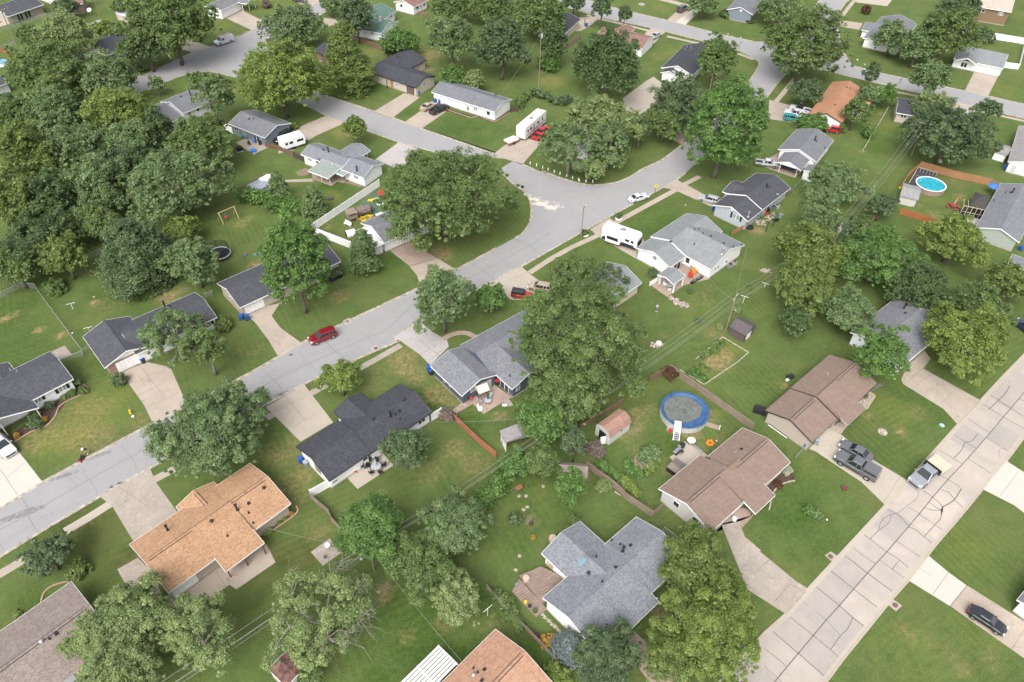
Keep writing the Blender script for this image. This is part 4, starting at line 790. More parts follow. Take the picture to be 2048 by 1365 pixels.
H.win('A762,180', .95, 2.05, 'door', plain('pale_door', (.5, .52, .5), .5)); H.win('A1010,240', 2.0, 2.0, 'slider'); H.win('A1215,280', .8, 1.3); H.win('A68,168', .5, .7); H.win('A155,240', .5, .7); H.win('A515,300', 1.0, 1.1); H.vent('A1090,100', 'pipe')
H = House('ranch_house', 'white house with a charcoal roof and wide clean driveway, patio at its back', ('j910,882', 'j1385,560', 'j1140,335'), R_CHAR, S_WHITE, TRIM_D, p=.34); H.wing('j575,1096', 'j910,877', 'j335,826', dz=-.1); H.wing('j608,556', 'j668,626', 'j845,420', 'gj', dz=-.1)
H.win('j1300,635', 1.3, .7); H.win('j995,832', 1.0, .6); H.win('j860,928', .9, .6); H.win('j622,1103', .9, .5); H.win('j490,1005', 1.4, 1.6, 'win', plain('brown_frame', (.2, .1, .05), .6)); H.win('j800,975', .9, 2.0, 'door')
for t, k in (('j922,618', 'turbine'), ('j1162,468', 'turbine'), ('j1058,600', 'tall'), ('j1097,585', 'pipe'), ('j1125,555', 'box'), ('j1132,622', 'pipe'), ('j1015,775', 'pipe')): H.vent(t, k)
H = House('ranch_house', 'house with a bright orange-tan roof, low porch wing and stained driveway', ('m1312,670', 'j280,1277', 'm995,298'), R_ORANGE, S_TAN, p=.30, rline=True); H.wing('i1370,1300', 'm1400,50', 'i1680,1120', 'gj', dz=-.1); H.wing('m1760,502', 'm1690,405', 'n92,298', 's', ez=2.45, walls=False)
H.win('m1420,622', 3.2, 2.1, 'garage'); H.win('n165,52', 1.2, .8); H.win('n50,122', .9, .7); H.posts('m1800,545 m1935,455 n85,365', m=plain('red_post', (.2, .05, .03), .6))
for t, k in (('m1310,180', 'tall'), ('m1650,112', 'turbine'), ('i1850,1325', 'tall'), ('i1940,1275', 'box'), ('j70,1160', 'turbine'), ('m1975,125', 'pipe'), ('m1775,225', 'pipe'), ('m1940,45', 'pipe')): H.vent(t, k)
H = House('ranch_house', 'big taupe-roofed house in the bottom left corner with a grey metal patio cover', ('m555,578', 'm-260,1150', 12.5), R_TAUPE, S_TAN, p=.36, rline=True); H.vent('m325,1050', 'turbine', METAL); H.vent('m440,985', 'box'); H.vent('m388,1027', 'pipe'); H.wing('m600,1340', 'm480,1207', 'm330,1560', 'f', ez=3.0, p=.3, walls=False, trim=TRIM_D, roof=plain('grey_metal_sheet', (.26, .255, .25), .45, .05, 1))
H = House('ranch_house', 'white house with a speckled blue-grey roof, skylights and weathered deck at the bottom centre', ('o255,706', 'o985,74', 'o888,875'), R_BLUEMOT, S_WHITE, p=.34); H.wing('o245,356', 'o425,550', 'o550,112', 'gj', dz=-.05); H.wing('o950,941', 'o888,875', 'o1165,740', 's', ez=2.5, walls=False)
for t, k in (('o612,518', 'turbine'), ('o825,468', 'box'), ('o718,582', 'pipe'), ('o880,345', 'tall'), ('o942,297', 'box'), ('o860,292', 'pipe'), ('o792,260', 'pipe'), ('o672,386', 'pipe')): H.vent(t, k)
H.vent('o560,430', 'sky', glass('skylight_glass', (.16, .24, .28), .2)); H.vent('o632,368', 'sky', plain('old_skylight', (.16, .17, .19), .4)); H.posts('o935,960 o1125,780'); H.win('o880,930', 2.4, 2, 'garage')
H = House('ranch_house', 'light grey house with a long pinkish-brown roof in front of the round pool', ('k1160,1162', 'k1480,900', 'o1570,190', 'g', None, True, None, None, None, None, True, False), R_BROWN, S_LGREY, p=.34, rline=True); H.wing('k1540,915', 'k1810,685', 'l205,956', dz=.03, ea=False); H.wing('k1915,1357', 'k1840,1285', 'l90,1215', 's', ez=2.45, walls=False)
H.win('k1298,1282', 1.0, 1.0); H.win('o1447,98', 1.0, 1.0); H.vent('k1762,875', 'pipe', METAL); H.vent('k1805,853', 'box'); H.posts('k1830,1310 o1880,60', m=plain('brown_post', (.12, .07, .04))); H.win('k1760,1350', 2.4, 2, 'garage')
H = House('ranch_house', 'tan house with a pinkish-brown roof edged in black, above the drive with three vehicles', ('l205,375', 'l510,115', 'l880,342'), R_BROWN, S_TAN, TRIM_D, p=.34, rline=True); H.wing('l10,547', 'l205,377', 'l380,797', dz=-.12); H.wing('l655,666', 'l572,612', 'l797,536', 's', ez=2.45, walls=False, trim=TRIM_T); H.vent('l500,270', 'pipe', TRIM_T); H.win('l470,720', 4.2, 2.1, 'garage')
H = House('ranch_house', 'house with a speckled grey roof boxed in by tall green trees at the right', ('l1090,195', 'h1490,1187', 'h1075,966'), R_MOTT, S_WHITE, p=.36); [H.vent(t, k) for t, k in (('h1112,1055', 'box'), ('h1180,1052', 'box'), ('h1100,1118', 'box'), ('h1092,1080', 'tall'))]
H = House('ranch_house', 'white house with a dark slate roof, navy shutters and curved shrub bed', ('u1145,922', '-70,870', 'u785,490'), R_DARK, S_WHITE, p=.34); H.wing('i300,527', 'i262,460', 9.5, 'gj', dz=-.05, walls=False); H.wing('u125,655', 'u235,800', 'u-300,860', 'gj', dz=-.06)
H.win('i485,378', 1.1, 1.0, 'shut'); H.win('i292,468', 1.1, 1.0, 'shut'); H.posts('i62,745 i325,610'); H.vent('u270,800', 'pipe', METAL); H.vent('u165,785', 'pipe', METAL)
H = House('ranch_house', 'house with a dark slate L-shaped roof and white garage door flanked by brick', ('e1692,1150', 'e1060,1442', 'e1505,962', 'g', None, True, None, None, None, None, True, False), R_DARK, S_WHITE, p=.34, gablemat=S_WHITE); H.wing('i820,216', 'e640,1302', 'i1182,33', dz=-.04, wall=BRICK); H.win('i1008,178', 3.9, 2.15, 'garage'); H.win('e1640,1190', 1.2, 1.2); H.vent('e1285,1065', 'tall'); H.vent('e1320,1070', 'turbine')
H = House('ranch_house', 'tan house with a long black roof behind the tall bright tree', ('e1870,1076', 'f670,713', 'e1685,889'), R_DARK, S_TAN, p=.34); H.win('e1985,1068', 3.6, 2.1, 'garage'); H.win('f590,800', 1.3, 1.2); H.win('e1795,1000', .5, .8); H.vent('f1100,0'); H.posts('f495,840 f630,770')
H = House('ranch_house', 'white two-garage house with a mottled grey roof tucked under the huge oak', ('C1160,1141', 'C1900,812', 'C780,836'), R_MOTT, S_WHITE, p=.38); H.wing('C1010,1216', 'C690,962', 'C1153,1150', 'f', ez=2.3, p=.02, roof=plain('white_membrane', (.66, .66, .67), .6)); H.win('C1300,1112', 2.7, 2.2, 'garage'); H.win('C1480,1040', 2.7, 2.2, 'garage'); H.wing('C1020,695', 'C1240,610', 'C1030,715', 'f', ez=2.4, p=.02, roof=WHITEP, walls=False)
H = House('ranch_house', 'large house with a pale grey roof and screened porch beside the turquoise pool yard', ('v1240,1105', 'v1645,385', 'v1950,1362'), R_LGREY if False else R_MOTT, S_GREEN, p=.36); H.wing('z1850,535', 'z1640,765', 4.5, 'f', ez=2.5, p=.05, roof=R_MOTT); H.vent('v1830,545', 'tall'); H.vent('v1720,543', 'pipe'); H.vent('v1530,665', 'pipe'); H.vent('v1800,540', 'pipe')
H = House('ranch_house', 'white house with a weathered grey-brown roof cut by the right edge, white tank beside it', ('d1903,1262', 'd1988,985', -9), R_OLD, S_WHITE); H.win('d1950,1310', .95, 2.0, 'door', plain('pale_door', (.5, .52, .5))); H.vent('d1930,1120', 'pipe')
H = House('bungalow', 'small cream house with a slate-blue roof by the long fence at upper right', ('d1030,880', 'd1290,925', 'd1075,768'), R_CHAR, S_CREAM if False else S_BEIGE); H.win('d1090,905', 1.3, 1.0, mat=TRIM_W); H.vent('d1210,835', 'pipe')
H = House('ranch_house', 'house with a salmon tan roof at the bottom edge next to the white slatted pergola', ('n1875,950', 'n1250,1570', 'o330,1415'), R_PINK, S_TAN, p=.32, oe=.4, rline=True)
for t, k in (('n1705,1255', 'pipe'), ('n1738,1287', 'pipe'), ('n1790,1265', 'box'), ('n1770,1350', 'box')): H.vent(t, k)
H.vent('n1705,1312', 'turbine', METAL)
H = House('bungalow', 'corner of a grey-roofed house cut by the right edge above the black sedan', ('2034,1200', '2110,1110', -8), R_GREY, S_WHITE, ez=2.6); H.posts('p2000,850')
H = House('shed', 'rusty-roofed brown shed with pale walls under the half-dead tree', ('n270,1105', 'n410,1240', 'n120,1280'), plain('rust_roof', (.17, .085, .07), .7, .35, 1.5), S_LGREY, ez=2.1, p=.18, cat='shed', og=.1, oe=.1)
H = House('pavilion', 'small grey-roofed patio pavilion on white posts beside the light-roofed white house', ('g1275,893', 'g1368,828', 'g1155,815', 'g', 2.7, False), R_LGREY, S_WHITE, ez=2.7, cat='pavilion', p=.3); H.posts('g1165,890 g1270,960 g1340,905 g1240,840', 2.6, .22)
# ------------------------------------------------------------------ trees, shrubs, hedges
BARK = plain('bark', (.16, .125, .10), .95, .35, 6); BARKG = plain('grey_bark', (.30, .27, .245), .95, .3, 6)
LEAF = {
 'mg': leafmat('leaf_mid_green', (0.15, 0.225, 0.066)), 'bg': leafmat('leaf_bright_green', (0.135, 0.245, 0.058)), 'yg': leafmat('leaf_yellow_green', (0.205, 0.285, 0.062)),
 'dg': leafmat('leaf_dark_green', (0.105, 0.17, 0.058)), 'gg': leafmat('leaf_grey_green', (0.175, 0.26, 0.1)), 'lg': leafmat('leaf_light_green', (0.245, 0.325, 0.12)),
 'ol': leafmat('leaf_olive', (0.175, 0.245, 0.06)), 'kg': leafmat('leaf_dark_grey_green', (0.122, 0.185, 0.078)), 'bs': leafmat('leaf_blue_spruce', (0.2, 0.25, 0.24)),
 'ru': leafmat('leaf_rust', (0.13, 0.07, 0.035)), 'or': leafmat('leaf_orange', (0.42, 0.27, 0.05)), 'tw': leafmat('twig_grey_brown', (0.24, 0.19, 0.15)), 'wf': leafmat('leaf_white_flower', (0.42, 0.44, 0.32)),
}
def leaves(cen, rad, dirv, n, size, rs, flat=.65, droop=0.0, tintv=None):
    """n leaf quads round each cluster centre; returns vertices, faces, tint"""
    k = len(cen); m = k * n
    C_ = np.repeat(cen, n, 0); R_ = np.repeat(rad, n)[:, None]; D_ = np.repeat(dirv, n, 0)
    u = rs.normal(size=(m, 3)); u /= np.linalg.norm(u, axis=1)[:, None]
    r = rs.rand(m, 1) ** .45
    off = u * r * R_; off[:, 2] *= flat
    P = C_ + off; P[:, 2] -= droop * (np.linalg.norm(off[:, :2], axis=1) ** 2) / np.maximum(R_[:, 0], .1)
    N_ = u * .42 + D_ * .32 + np.array([0, 0, .75]) + rs.normal(size=(m, 3)) * .36; N_ /= np.linalg.norm(N_, axis=1)[:, None]
    A = np.cross(N_, rs.normal(size=(m, 3))); A /= np.linalg.norm(A, axis=1)[:, None] + 1e-9; B = np.cross(N_, A)
    s = (size * (.6 + .8 * rs.rand(m, 1))); a = A * s * .62; b = B * s * .42
    V = np.stack([P - a, P - b + N_ * s * .07, P + a, P + b + N_ * s * .07], 1).reshape(-1, 3)
    F = np.arange(m * 4).reshape(m, 4)
    t = np.clip(np.repeat(tintv if tintv is not None else rs.rand(k), n) * .55 + rs.rand(m) ** 2 * .55 - .03, 0, 1)
    return V, F, t
def crown(R, V, npx, lpx, style, rs, dens=1.0):
    """clusters of leaves over a handful of lobes; also returns lobe centres for the limbs"""
    conic = style == 'c'; L = []
    if conic:
        nl = 64; z = (np.arange(nl) + rs.rand(nl)) / nl; ang = rs.rand(nl) * 2 * PI
        rr = (1 - z) ** .62 * .80 * (.8 + .4 * rs.rand(nl)) * (1 - .30 * (z < .12)); lc = np.stack([np.cos(ang) * rr * R, np.sin(ang) * rr * R, (z * 2 - 1) * V * .93], 1); lr = R * (.24 + .30 * (1 - z)) * (.8 + .4 * rs.rand(nl))
        ld = np.stack([np.cos(ang), np.sin(ang), .15 + 0 * ang], 1)
    else:
        nl = int(20 + R * 4.2) if style != 's' else int(16 + R * 3.2)
        if style == 'b': nl = int(12 + R * 5)
        i = np.arange(nl) + .5; z = 1 - 1.62 * i / nl; z = z + rs.normal(size=nl) * .07; z = np.clip(z, -.8, 1); ang = i * 2.39996 + rs.normal(size=nl) * .35
        q = np.sqrt(np.maximum(0, 1 - z * z)); ld = np.stack([np.cos(ang) * q, np.sin(ang) * q, z], 1)
        k_ = (.56 + .34 * rs.rand(nl) + .14 * (rs.rand(nl) > .85))[:, None]; k_ = k_ if style != 'o' else (.66 + .20 * rs.rand(nl))[:, None]; lc = ld * np.array([R, R, V]) * k_
        lr = 1.15 * min(R, V * 1.25) / math.sqrt(nl) * (.75 + .8 * rs.rand(nl))
        if style == 's': lr *= .9
    nc = 9 if style in 'bc' else 13
    if conic: nc = 7
    cd = rs.normal(size=(nl, nc, 3)) + ld[:, None, :] * .9 + np.array([0, 0, .35]); cd /= np.linalg.norm(cd, axis=2)[:, :, None]
    cc = lc[:, None, :] + cd * lr[:, None, None] * (.60 + .42 * rs.rand(nl, nc, 1)); cr = np.repeat(lr, nc) * (.34 + .30 * rs.rand(nl * nc))
    # stray sprigs break the outline
    ns = nl * 3; sd_ = rs.normal(size=(ns, 3)); sd_ /= np.linalg.norm(sd_, axis=1)[:, None]; sd_[:, 2] = np.abs(sd_[:, 2]) * 1.1 - .35
    if conic: zz = rs.rand(ns); aa = rs.rand(ns) * 2 * PI; sc = np.stack([np.cos(aa) * (1 - zz) ** .62 * R, np.sin(aa) * (1 - zz) ** .62 * R, (zz * 2 - 1) * V], 1)
    else: sc = sd_ * np.array([R, R, V]) * (.86 + .17 * rs.rand(ns, 1))
    cen = np.concatenate([cc.reshape(-1, 3), sc]); rad = np.concatenate([cr, np.full(ns, lr.mean() * .22) * (.7 + .6 * rs.rand(ns))]); dv = np.concatenate([cd.reshape(-1, 3), sd_])
    tv = np.concatenate([np.clip(np.repeat(rs.rand(nl), nc) * .45 + rs.rand(nl * nc) * .6, 0, 1), rs.rand(ns)])
    if style in 'rbwo':   # inner foliage behind the outer tufts
        ni = nl * 7; u_ = rs.normal(size=(ni, 3)); u_ /= np.linalg.norm(u_, axis=1)[:, None]; u_[:, 2] = np.where(u_[:, 2] < -.55, -u_[:, 2], u_[:, 2])
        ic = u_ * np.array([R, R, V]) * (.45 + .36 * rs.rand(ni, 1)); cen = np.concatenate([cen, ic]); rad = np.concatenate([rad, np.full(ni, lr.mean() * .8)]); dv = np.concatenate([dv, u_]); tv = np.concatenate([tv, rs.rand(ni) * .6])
    if not conic and style != 'o':   # uneven outline: bulging sides and a few notches
        th = np.arctan2(cen[:, 1], cen[:, 0]); ph = rs.rand(3) * 6.28; fr = 1 + .13 * np.sin(2 * th + ph[0]) + .10 * np.sin(3 * th + ph[1]) + .06 * np.sin(5 * th + ph[2]); cen[:, :2] *= fr[:, None]; tl = np.arctan2(lc[:, 1], lc[:, 0]); lc[:, :2] *= (1 + .13 * np.sin(2 * tl + ph[0]) + .10 * np.sin(3 * tl + ph[1]))[:, None]
        nd = rs.normal(size=(6 if style != 'b' else 2, 3)); nd[:, 2] = np.abs(nd[:, 2]) * .6; nd /= np.linalg.norm(nd, axis=1)[:, None]; un = cen / np.array([R, R, V]); rr_ = np.linalg.norm(un, axis=1); un = un / np.maximum(rr_, .01)[:, None]
        kill = ((un @ nd.T).max(1) > .965) & (rr_ > .62) & (rs.rand(len(cen)) < .85); cr_keep = ~kill; keep_i = np.where(cr_keep)[0]; nk = np.where(kill)[0]; cen[nk] *= .62
    q_ = np.percentile(np.linalg.norm(cen / np.array([R, R, V]), axis=1), 97); f_ = 1.06 / max(q_, .5)
    if not conic: cen = cen * f_; lc = lc * f_
    per = max(5, int(npx / len(cen)))
    V_, F_, t_ = leaves(cen, rad, dv, per, lpx, rs, .7 if not conic else .5, .15 if style == 'w' else 0, tv)
    return V_, F_, t_, lc, lr, cen
TREES = []
def tree(box, leafk, label, style='r', name=None, cat='tree', clear=None, group=None, trunk=None, dens=1.0, seed=None, twigs=0, bark=None):
    """box = crown on the photo: centre x, centre y, half width, half height (photo pixels)"""
    if isinstance(box, str): box = tuple(float(v) for v in box.split(','))
    cx, cy, rx, ry = box; i = len(TREES); rs = np.random.RandomState(seed or (100 + i * 7)); bush = style == 'b'
    clear = clear if clear is not None else (0.0 if bush else (.4 if style == 'c' else 1.7)); zc = 2.0
    for _ in range(12):
        p = G((cx, cy), zc); Z = depth(p); R = rx * Z / FPX; ym = ry * Z / FPX
        sa = (CH - zc) / (Vector((p.x, p.y, zc - CH)).length); ca = math.sqrt(1 - sa * sa)
        V2 = (ym * ym - (R * sa) ** 2) / (ca * ca); lo = (.55 if bush else .62) * R
        V = math.sqrt(V2) if V2 > lo * lo else lo
        V = min(V, (1.2 if bush else 2.6 if style == 'c' else 1.9) * R + .5)
        zc = (zc + (clear + V * (.93 if not bush else .82))) / 2
    V = max(V, .3); far = Z
    npx = max(200, min(110000, 9.0 * PI * rx * ry / 4 * dens)); leaf = max(.055 if bush else .12, 2.9 * Z / FPX)
    if style == 's': npx *= .62
    if R < 1.2: leaf = min(leaf, .22)
    t = thing(name or ('shrub' if bush else 'tree'), label, cat if not bush else ('shrub' if cat == 'tree' else cat), (p.x, p.y, 0), 0, group)
    Vv, F_, tt, lc, lr, cen = crown(R, V, npx, leaf, style, rs)
    Vv = Vv + np.array([0, 0, zc]); Vv[:, 2] = np.maximum(Vv[:, 2], .03)
    me = npmesh('crown', Vv, F_, [LEAF[leafk]], {'tint': ('FACE', tt)})
    o = bpy.data.objects.new('crown' if not bush else 'foliage', me); col.objects.link(o); o.parent = t
    mb = MB(); H_ = zc + V * .35; tr = trunk or max(.05, min(.42, R * .055))
    if not bush:
        lean = rs.normal(size=2) * .03 * H_
        mb.tube([(0, 0, -.1), (lean[0] * .3, lean[1] * .3, clear * .7 + .3), (lean[0], lean[1], zc), (lean[0] * 1.3, lean[1] * 1.3, H_)], [tr * 1.45, tr, tr * .7, tr * .2], 8)
        if style != 'c':   # forking limbs: a few leaders, then branches to every tuft
            nm = 5; lead = []
            for j in range(nm):
                a_ = 2 * PI * (j + .4 * rs.rand()) / nm; z0 = clear + (zc - clear) * (.05 + .45 * j / nm); s_ = Vector((lean[0] * .4, lean[1] * .4, z0)); e = Vector((math.cos(a_) * R * .55, math.sin(a_) * R * .55, zc + V * (.1 + .35 * rs.rand())))
                mid = s_.lerp(e, .5) + Vector((rs.normal() * .06 * R, rs.normal() * .06 * R, -.02 * R)); P_ = [s_, s_.lerp(mid, .5), mid, mid.lerp(e, .5) + Vector((0, 0, .04 * R)), e]; mb.tube(P_, [tr * .6, tr * .5, tr * .4, tr * .28, tr * .14], 6, cap=False); lead.append(P_)
            nodes = [(q, tr * .3) for P_ in lead for q in P_[2:]] + [(Vector((lean[0], lean[1], zc)), tr * .5), (Vector((lean[0] * 1.3, lean[1] * 1.3, H_)), tr * .2)]
            for j in range(len(lc)):
                e = Vector((lc[j][0], lc[j][1], zc + lc[j][2])); q, w_ = min(nodes, key=lambda n_: (n_[0] - e).length + max(0, n_[0].z - e.z) * .7)
                mid = q.lerp(e, .5) + Vector((rs.normal() * .05 * R, rs.normal() * .05 * R, .05 * R)); mb.tube([q, mid, e], [w_ * .6, w_ * .4, w_ * .15], 5, cap=False)
                if style == 's' or R > 3:
                    for k in range(4 if style == 's' else 1): c_ = cen[rs.randint(j * 13, j * 13 + 13)]; c_ = Vector((c_[0], c_[1], zc + c_[2])); mb.tube([mid.lerp(e, .3 + .2 * k), mid.lerp(c_, .6) + Vector((0, 0, .02 * R)), c_], [w_ * .22, w_ * .14, w_ * .05], 4, cap=False)
            if twigs:
                for j in range(twigs):
                    a_ = rs.rand() * 2 * PI * .6 - 1.2; e = Vector((math.cos(a_) * R * (.8 + .3 * rs.rand()), math.sin(a_) * R * (.8 + .3 * rs.rand()), zc + V * (rs.rand() * 1.3 - .5))); q, w_ = min(nodes, key=lambda n_: (n_[0] - e).length)
                    mid = q.lerp(e, .5) + Vector((rs.normal() * .3, rs.normal() * .3, .3)); mb.tube([q, mid, e], [w_ * .55, w_ * .3, .012], 4, cap=False)
                    for k in range(9):
                        b_ = mid.lerp(e, .1 + .1 * k); d_ = Vector(rs.normal(size=3)) * R * .16 + (e - mid) * .35; mb.tube([b_, b_ + d_ * .5 + Vector((0, 0, .1)), b_ + d_], [.022, .016, .008], 3, cap=False)
    else:
        for k in range(4): a = k * 1.6; mb.tube([(0, 0, 0), (math.cos(a) * R * .3, math.sin(a) * R * .3, zc)], [.04, .02], 5)
    mb.build('trunk' if not bush else 'stem', bark or (BARKG if style == 's' else BARK), t, smooth=True)
    TREES.append(t); return t
# crown box on the photo | leaf | style | what it looks like
for row in '''130,72,66,42|lg|r|light feathery treetop rising above the darker trees at upper left
105,140,100,66|mg|r|broad mid-green tree between the left edge and the street, behind the feathery one
212,158,66,52|gg|r|grey-green tree whose crown reaches over the parked silver hatchback
340,45,92,72|mg|r|tall ivy-trunked tree leaning over the bend of the upper left street
293,96,46,27|kg|r|dark low tree behind the ivy-trunked one
255,100,25,24|mg|r|round green tree at the corner of the black-roofed house
427,190,40,50|gg|s|thin grey-green tree beside the pale grey roof with a black flue
398,160,26,16|mg|r|low leafy tree on the inner curve of the upper left street
235,228,68,58|yg|r|yellow-topped tree in front of the big shade trees
265,290,60,50|gg|r|soft grey-green tree below the yellow-topped one
108,222,70,44|gg|r|pale green tree crown close to the left edge, below the broad mid-green one
40,232,52,42|mg|r|tree at the left edge under the white-walled house
50,310,62,70|ol|r|olive-green tree filling the left edge of the woods
150,300,66,56|gg|r|dull green tree inside the left-hand woods
318,258,32,46|dg|r|dark tree wedged between the pale roof and the big maple
398,282,78,54|mg|r|bright maple crown beside the patio of the blue-grey house
30,405,52,70|ol|r|yellowish woods tree at the left edge, halfway up
95,400,58,62|dg|r|dark woods tree behind the left chain-link fence
195,372,62,60|gg|r|soft green woods tree above the dark spruce-like one
235,335,60,40|kg|r|dim woods tree between the two large maples
345,372,104,66|gg|r|very wide grey-green maple over the swing set
190,445,46,40|mg|r|leafy lower crown at the inner edge of the woods
70,480,78,56|dg|r|deep green woods tree above the chain-link corner
125,510,44,46|ol|r|low yellowish tree at the tip of the woods
28,530,50,46|mg|r|woods tree touching the left edge beside the fence
265,505,64,72|kg|c|dense dark blue-green conifer on the back lawn
310,500,40,60|kg|c|second dark conifer tucked behind the dense blue-green one
362,462,42,33|yg|r|small tree with a bright yellow-green top by the trampoline
385,522,54,54|gg|r|pale green tree overhanging the trampoline
348,672,70,58|gg|s|airy grey-green tree in front of the L-shaped slate roof
410,690,48,50|mg|s|airy right half tree of the pair before the slate roof, trunk bare
425,855,118,94|gg|r|large round green tree standing between the street and the orange roof
590,530,62,100|bg|o|tall bright tree covering the middle of the long black roof
727,500,30,43|gg|c|slim grey-green pointed tree next to the white lean-to roof
627,400,23,29|gg|c|small pale conifer on the lawn below the porch-roofed house
556,372,21,30|gg|c|small conifer in front of the metal-roofed shed
885,392,132,104|mg|r|enormous spreading oak on the street corner lawn
885,598,62,70|gg|r|feathery silver-green tree beside the main street drive
978,594,36,27|bg|r|small bright tree touching the silver-green one
560,160,86,74|yg|r|large yellow-green tree standing on the inner street corner
693,118,46,66|ol|c|dense olive bald-cypress-like tree before the black-roofed house
585,52,62,40|gg|r|light grey-green tree over the upper street junction
712,34,38,42|kg|r|dark slender tree in front of the green roof
662,8,22,18|gg|r|small tree beside the road at the top, left of the green roof
798,80,38,23|bg|r|vine-covered low tree beside the green-roofed house
904,78,48,47|gg|r|round light green tree on the open back lawn at top centre
1004,92,52,60|kg|r|dark tree dusted with pale blossom at top centre
900,14,44,26|mg|r|green tree at the top edge above the round light one
985,14,48,32|mg|r|wide green tree at the top edge left of the tall pole
1080,28,58,46|mg|r|big light-topped tree against the black-roofed cream house
1106,85,28,40|dg|r|dark ivy-green tree behind the leaning utility pole
1098,128,22,17|bg|b|bright round shrub at the foot of the tall utility pole
1205,14,22,27|kg|r|small dark street tree on the top verge, bigger of two
1250,28,13,17|kg|r|smallest street tree on the top verge
1148,4,22,16|kg|r|street tree at the top edge by the cream house
1216,125,74,70|dg|r|big very dark round tree near the red-brown roof
1198,240,76,52|lg|r|light yellow-green crown of the corner-lot tree by the stakes
1140,290,66,48|gg|s|drooping grey-green tree on the corner lot, trunk showing
1218,290,52,44|gg|s|right-hand grey-green tree of the corner lot over the pale roof
1182,335,32,19|lg|r|knee-high leafy young tree near the row of white stakes
1282,258,19,28|kg|s|thin dark tree standing alone before the shaded driveway
1352,205,58,56|kg|r|dark tree left of the roadside utility pole
1330,245,40,34|mg|r|mid-green tree under the dark one at the shaded driveway
1432,116,42,46|mg|r|neat round tree in front of the blue-black roof
1450,256,76,100|bg|o|massive dense bright tree leaning on the main road, right of centre
1408,8,34,18|gg|r|pale tree at the top edge right of the two driveways
1555,14,46,22|gg|r|spreading tree at the top edge by the side street
1613,88,82,72|mg|r|large spreading green tree at the top right junction
1613,182,33,25|kg|r|dark dome-shaped tree by the white pickups
1785,72,38,32|gg|r|grey-green tree draped over the striped-lawn house roof
1838,92,40,36|gg|r|pale tree between the striped-lawn house and the porch house
1895,70,52,58|mg|r|tall green tree left of the white vinyl fence
1925,12,38,34|kg|r|dark tree at the top edge behind the tall green one
1862,156,37,36|gg|r|open tree with a split trunk on the top street verge
1745,145,19,27|kg|s|scraggly grey conifer behind the orange-brown roof
1738,188,23,20|gg|r|pale shrubby tree touching the orange-brown roof
1775,187,19,20|bg|r|fresh green small tree right of the orange-brown roof
1714,222,27,30|mg|r|leafy tree against the orange-brown roof's right side
1625,247,33,19|bg|b|wide leafy shrub in front of the white gable with the red jeep
1684,258,9,10|bg|b|small sapling shrub beside the red jeep
1738,264,13,15|bg|b|bright shrub on the long slanting fence line
1965,70,24,15|kg|b|dark rounded shrub in front of the white vinyl fence
1981,217,24,18|kg|r|small dark street tree at the right on the verge
1900,268,88,60|kg|r|huge dark tree beside the right-hand utility pole
1868,215,46,24|lg|r|lighter crown rising behind the huge dark tree
1672,362,54,42|gg|w|willowy pale tree next to the dark-roofed blue house
1640,415,44,48|gg|s|leaning willowy tree with a long bare trunk
1612,500,58,58|ol|r|tall yellow-olive tree beside the narrow back lane, upper crown
1608,565,72,50|ol|r|broad lower crown of the yellow-olive tree
1765,410,30,25|kg|r|dark tree at the end of the weathered grey fence
1724,440,22,14|mg|b|bushy growth left of the weathered grey fence
1758,510,86,56|bg|r|dense fresh-green tree beside the back yard pad
1912,478,70,46|yg|r|yellow-green tree in front of the sage-walled gable
1842,574,70,36|dg|r|dark shadowy tree behind the speckled grey roof
1955,615,62,48|mg|r|upper crown of the big tree near the right edge
1935,680,92,72|yg|r|big yellow-green tree overhanging the concrete road
2018,562,46,40|ol|r|olive tree cut by the right edge
1592,640,36,30|dg|r|dark tree at the back corner of the lawn
1698,618,56,46|gg|r|pale silvery tree left of the speckled grey roof
1762,710,52,62|bg|r|bright leafy tree between the grey roof and brown roof
1215,556,42,31|kg|s|dark airy tree covering the cream house roof
1146,546,50,35|mg|r|leafy tree beside the street-side grass strip
1155,668,150,104|mg|r|giant central shade tree over the slate-blue house
1140,785,84,66|mg|r|leafy lower crown of the giant shade tree by the wooden fence
1085,842,52,48|bg|r|thick green growth beside the weathered carport
1032,925,36,32|bg|r|bright bushy tree at the red fence's lower end
1082,922,36,34|mg|r|bushy tree at the right of the bright one along the back fence
1150,885,28,34|kg|r|dark tree behind the barn-shaped shed
1140,972,32,37|bg|r|rounded green tree half covering the small grey gazebo
681,755,42,38|yg|r|round yellow-green tree by the street and clean driveway
813,895,46,47|kg|r|dark round tree beside the back patio
95,1110,50,42|kg|r|dark rounded tree on the pavement at lower left
742,1052,72,72|bg|r|vivid green tree beside the lamp pole
905,1050,82,58|gg|r|soft green tree at the yard corner, right of the vivid green one
840,1120,78,66|mg|r|dense tree right behind the lamp pole
912,1190,56,48|lg|r|yellow-tinged lower tree near the clothes post
245,1240,100,78|lg|r|light green maple over the taupe roof's end
395,1262,84,78|lg|s|airy light maple with bare limbs at bottom left
235,1335,90,52|lg|r|lower green crown at the bottom edge, left
1395,1130,86,72|ol|r|olive-yellow tree over the speckled roof's right end
1430,1255,112,96|yg|r|big golden-green tree beside the concrete road
1348,1305,70,60|ol|r|lower olive crown at the bottom edge, right
1215,1318,78,66|kg|r|fine-leaved dark tree at the bottom centre drive
1112,1352,34,24|yg|b|yellow-green shrub at the bottom edge by the salmon roof'''.split('\n'):
    b, k, st, lab = row.split('|'); bare = 'trunk' in lab or 'open' in lab or 'street tree' in lab or 'round tree in front' in lab
    tree(b, k, lab, st, clear=3.0 if bare else None, dens=1.0)
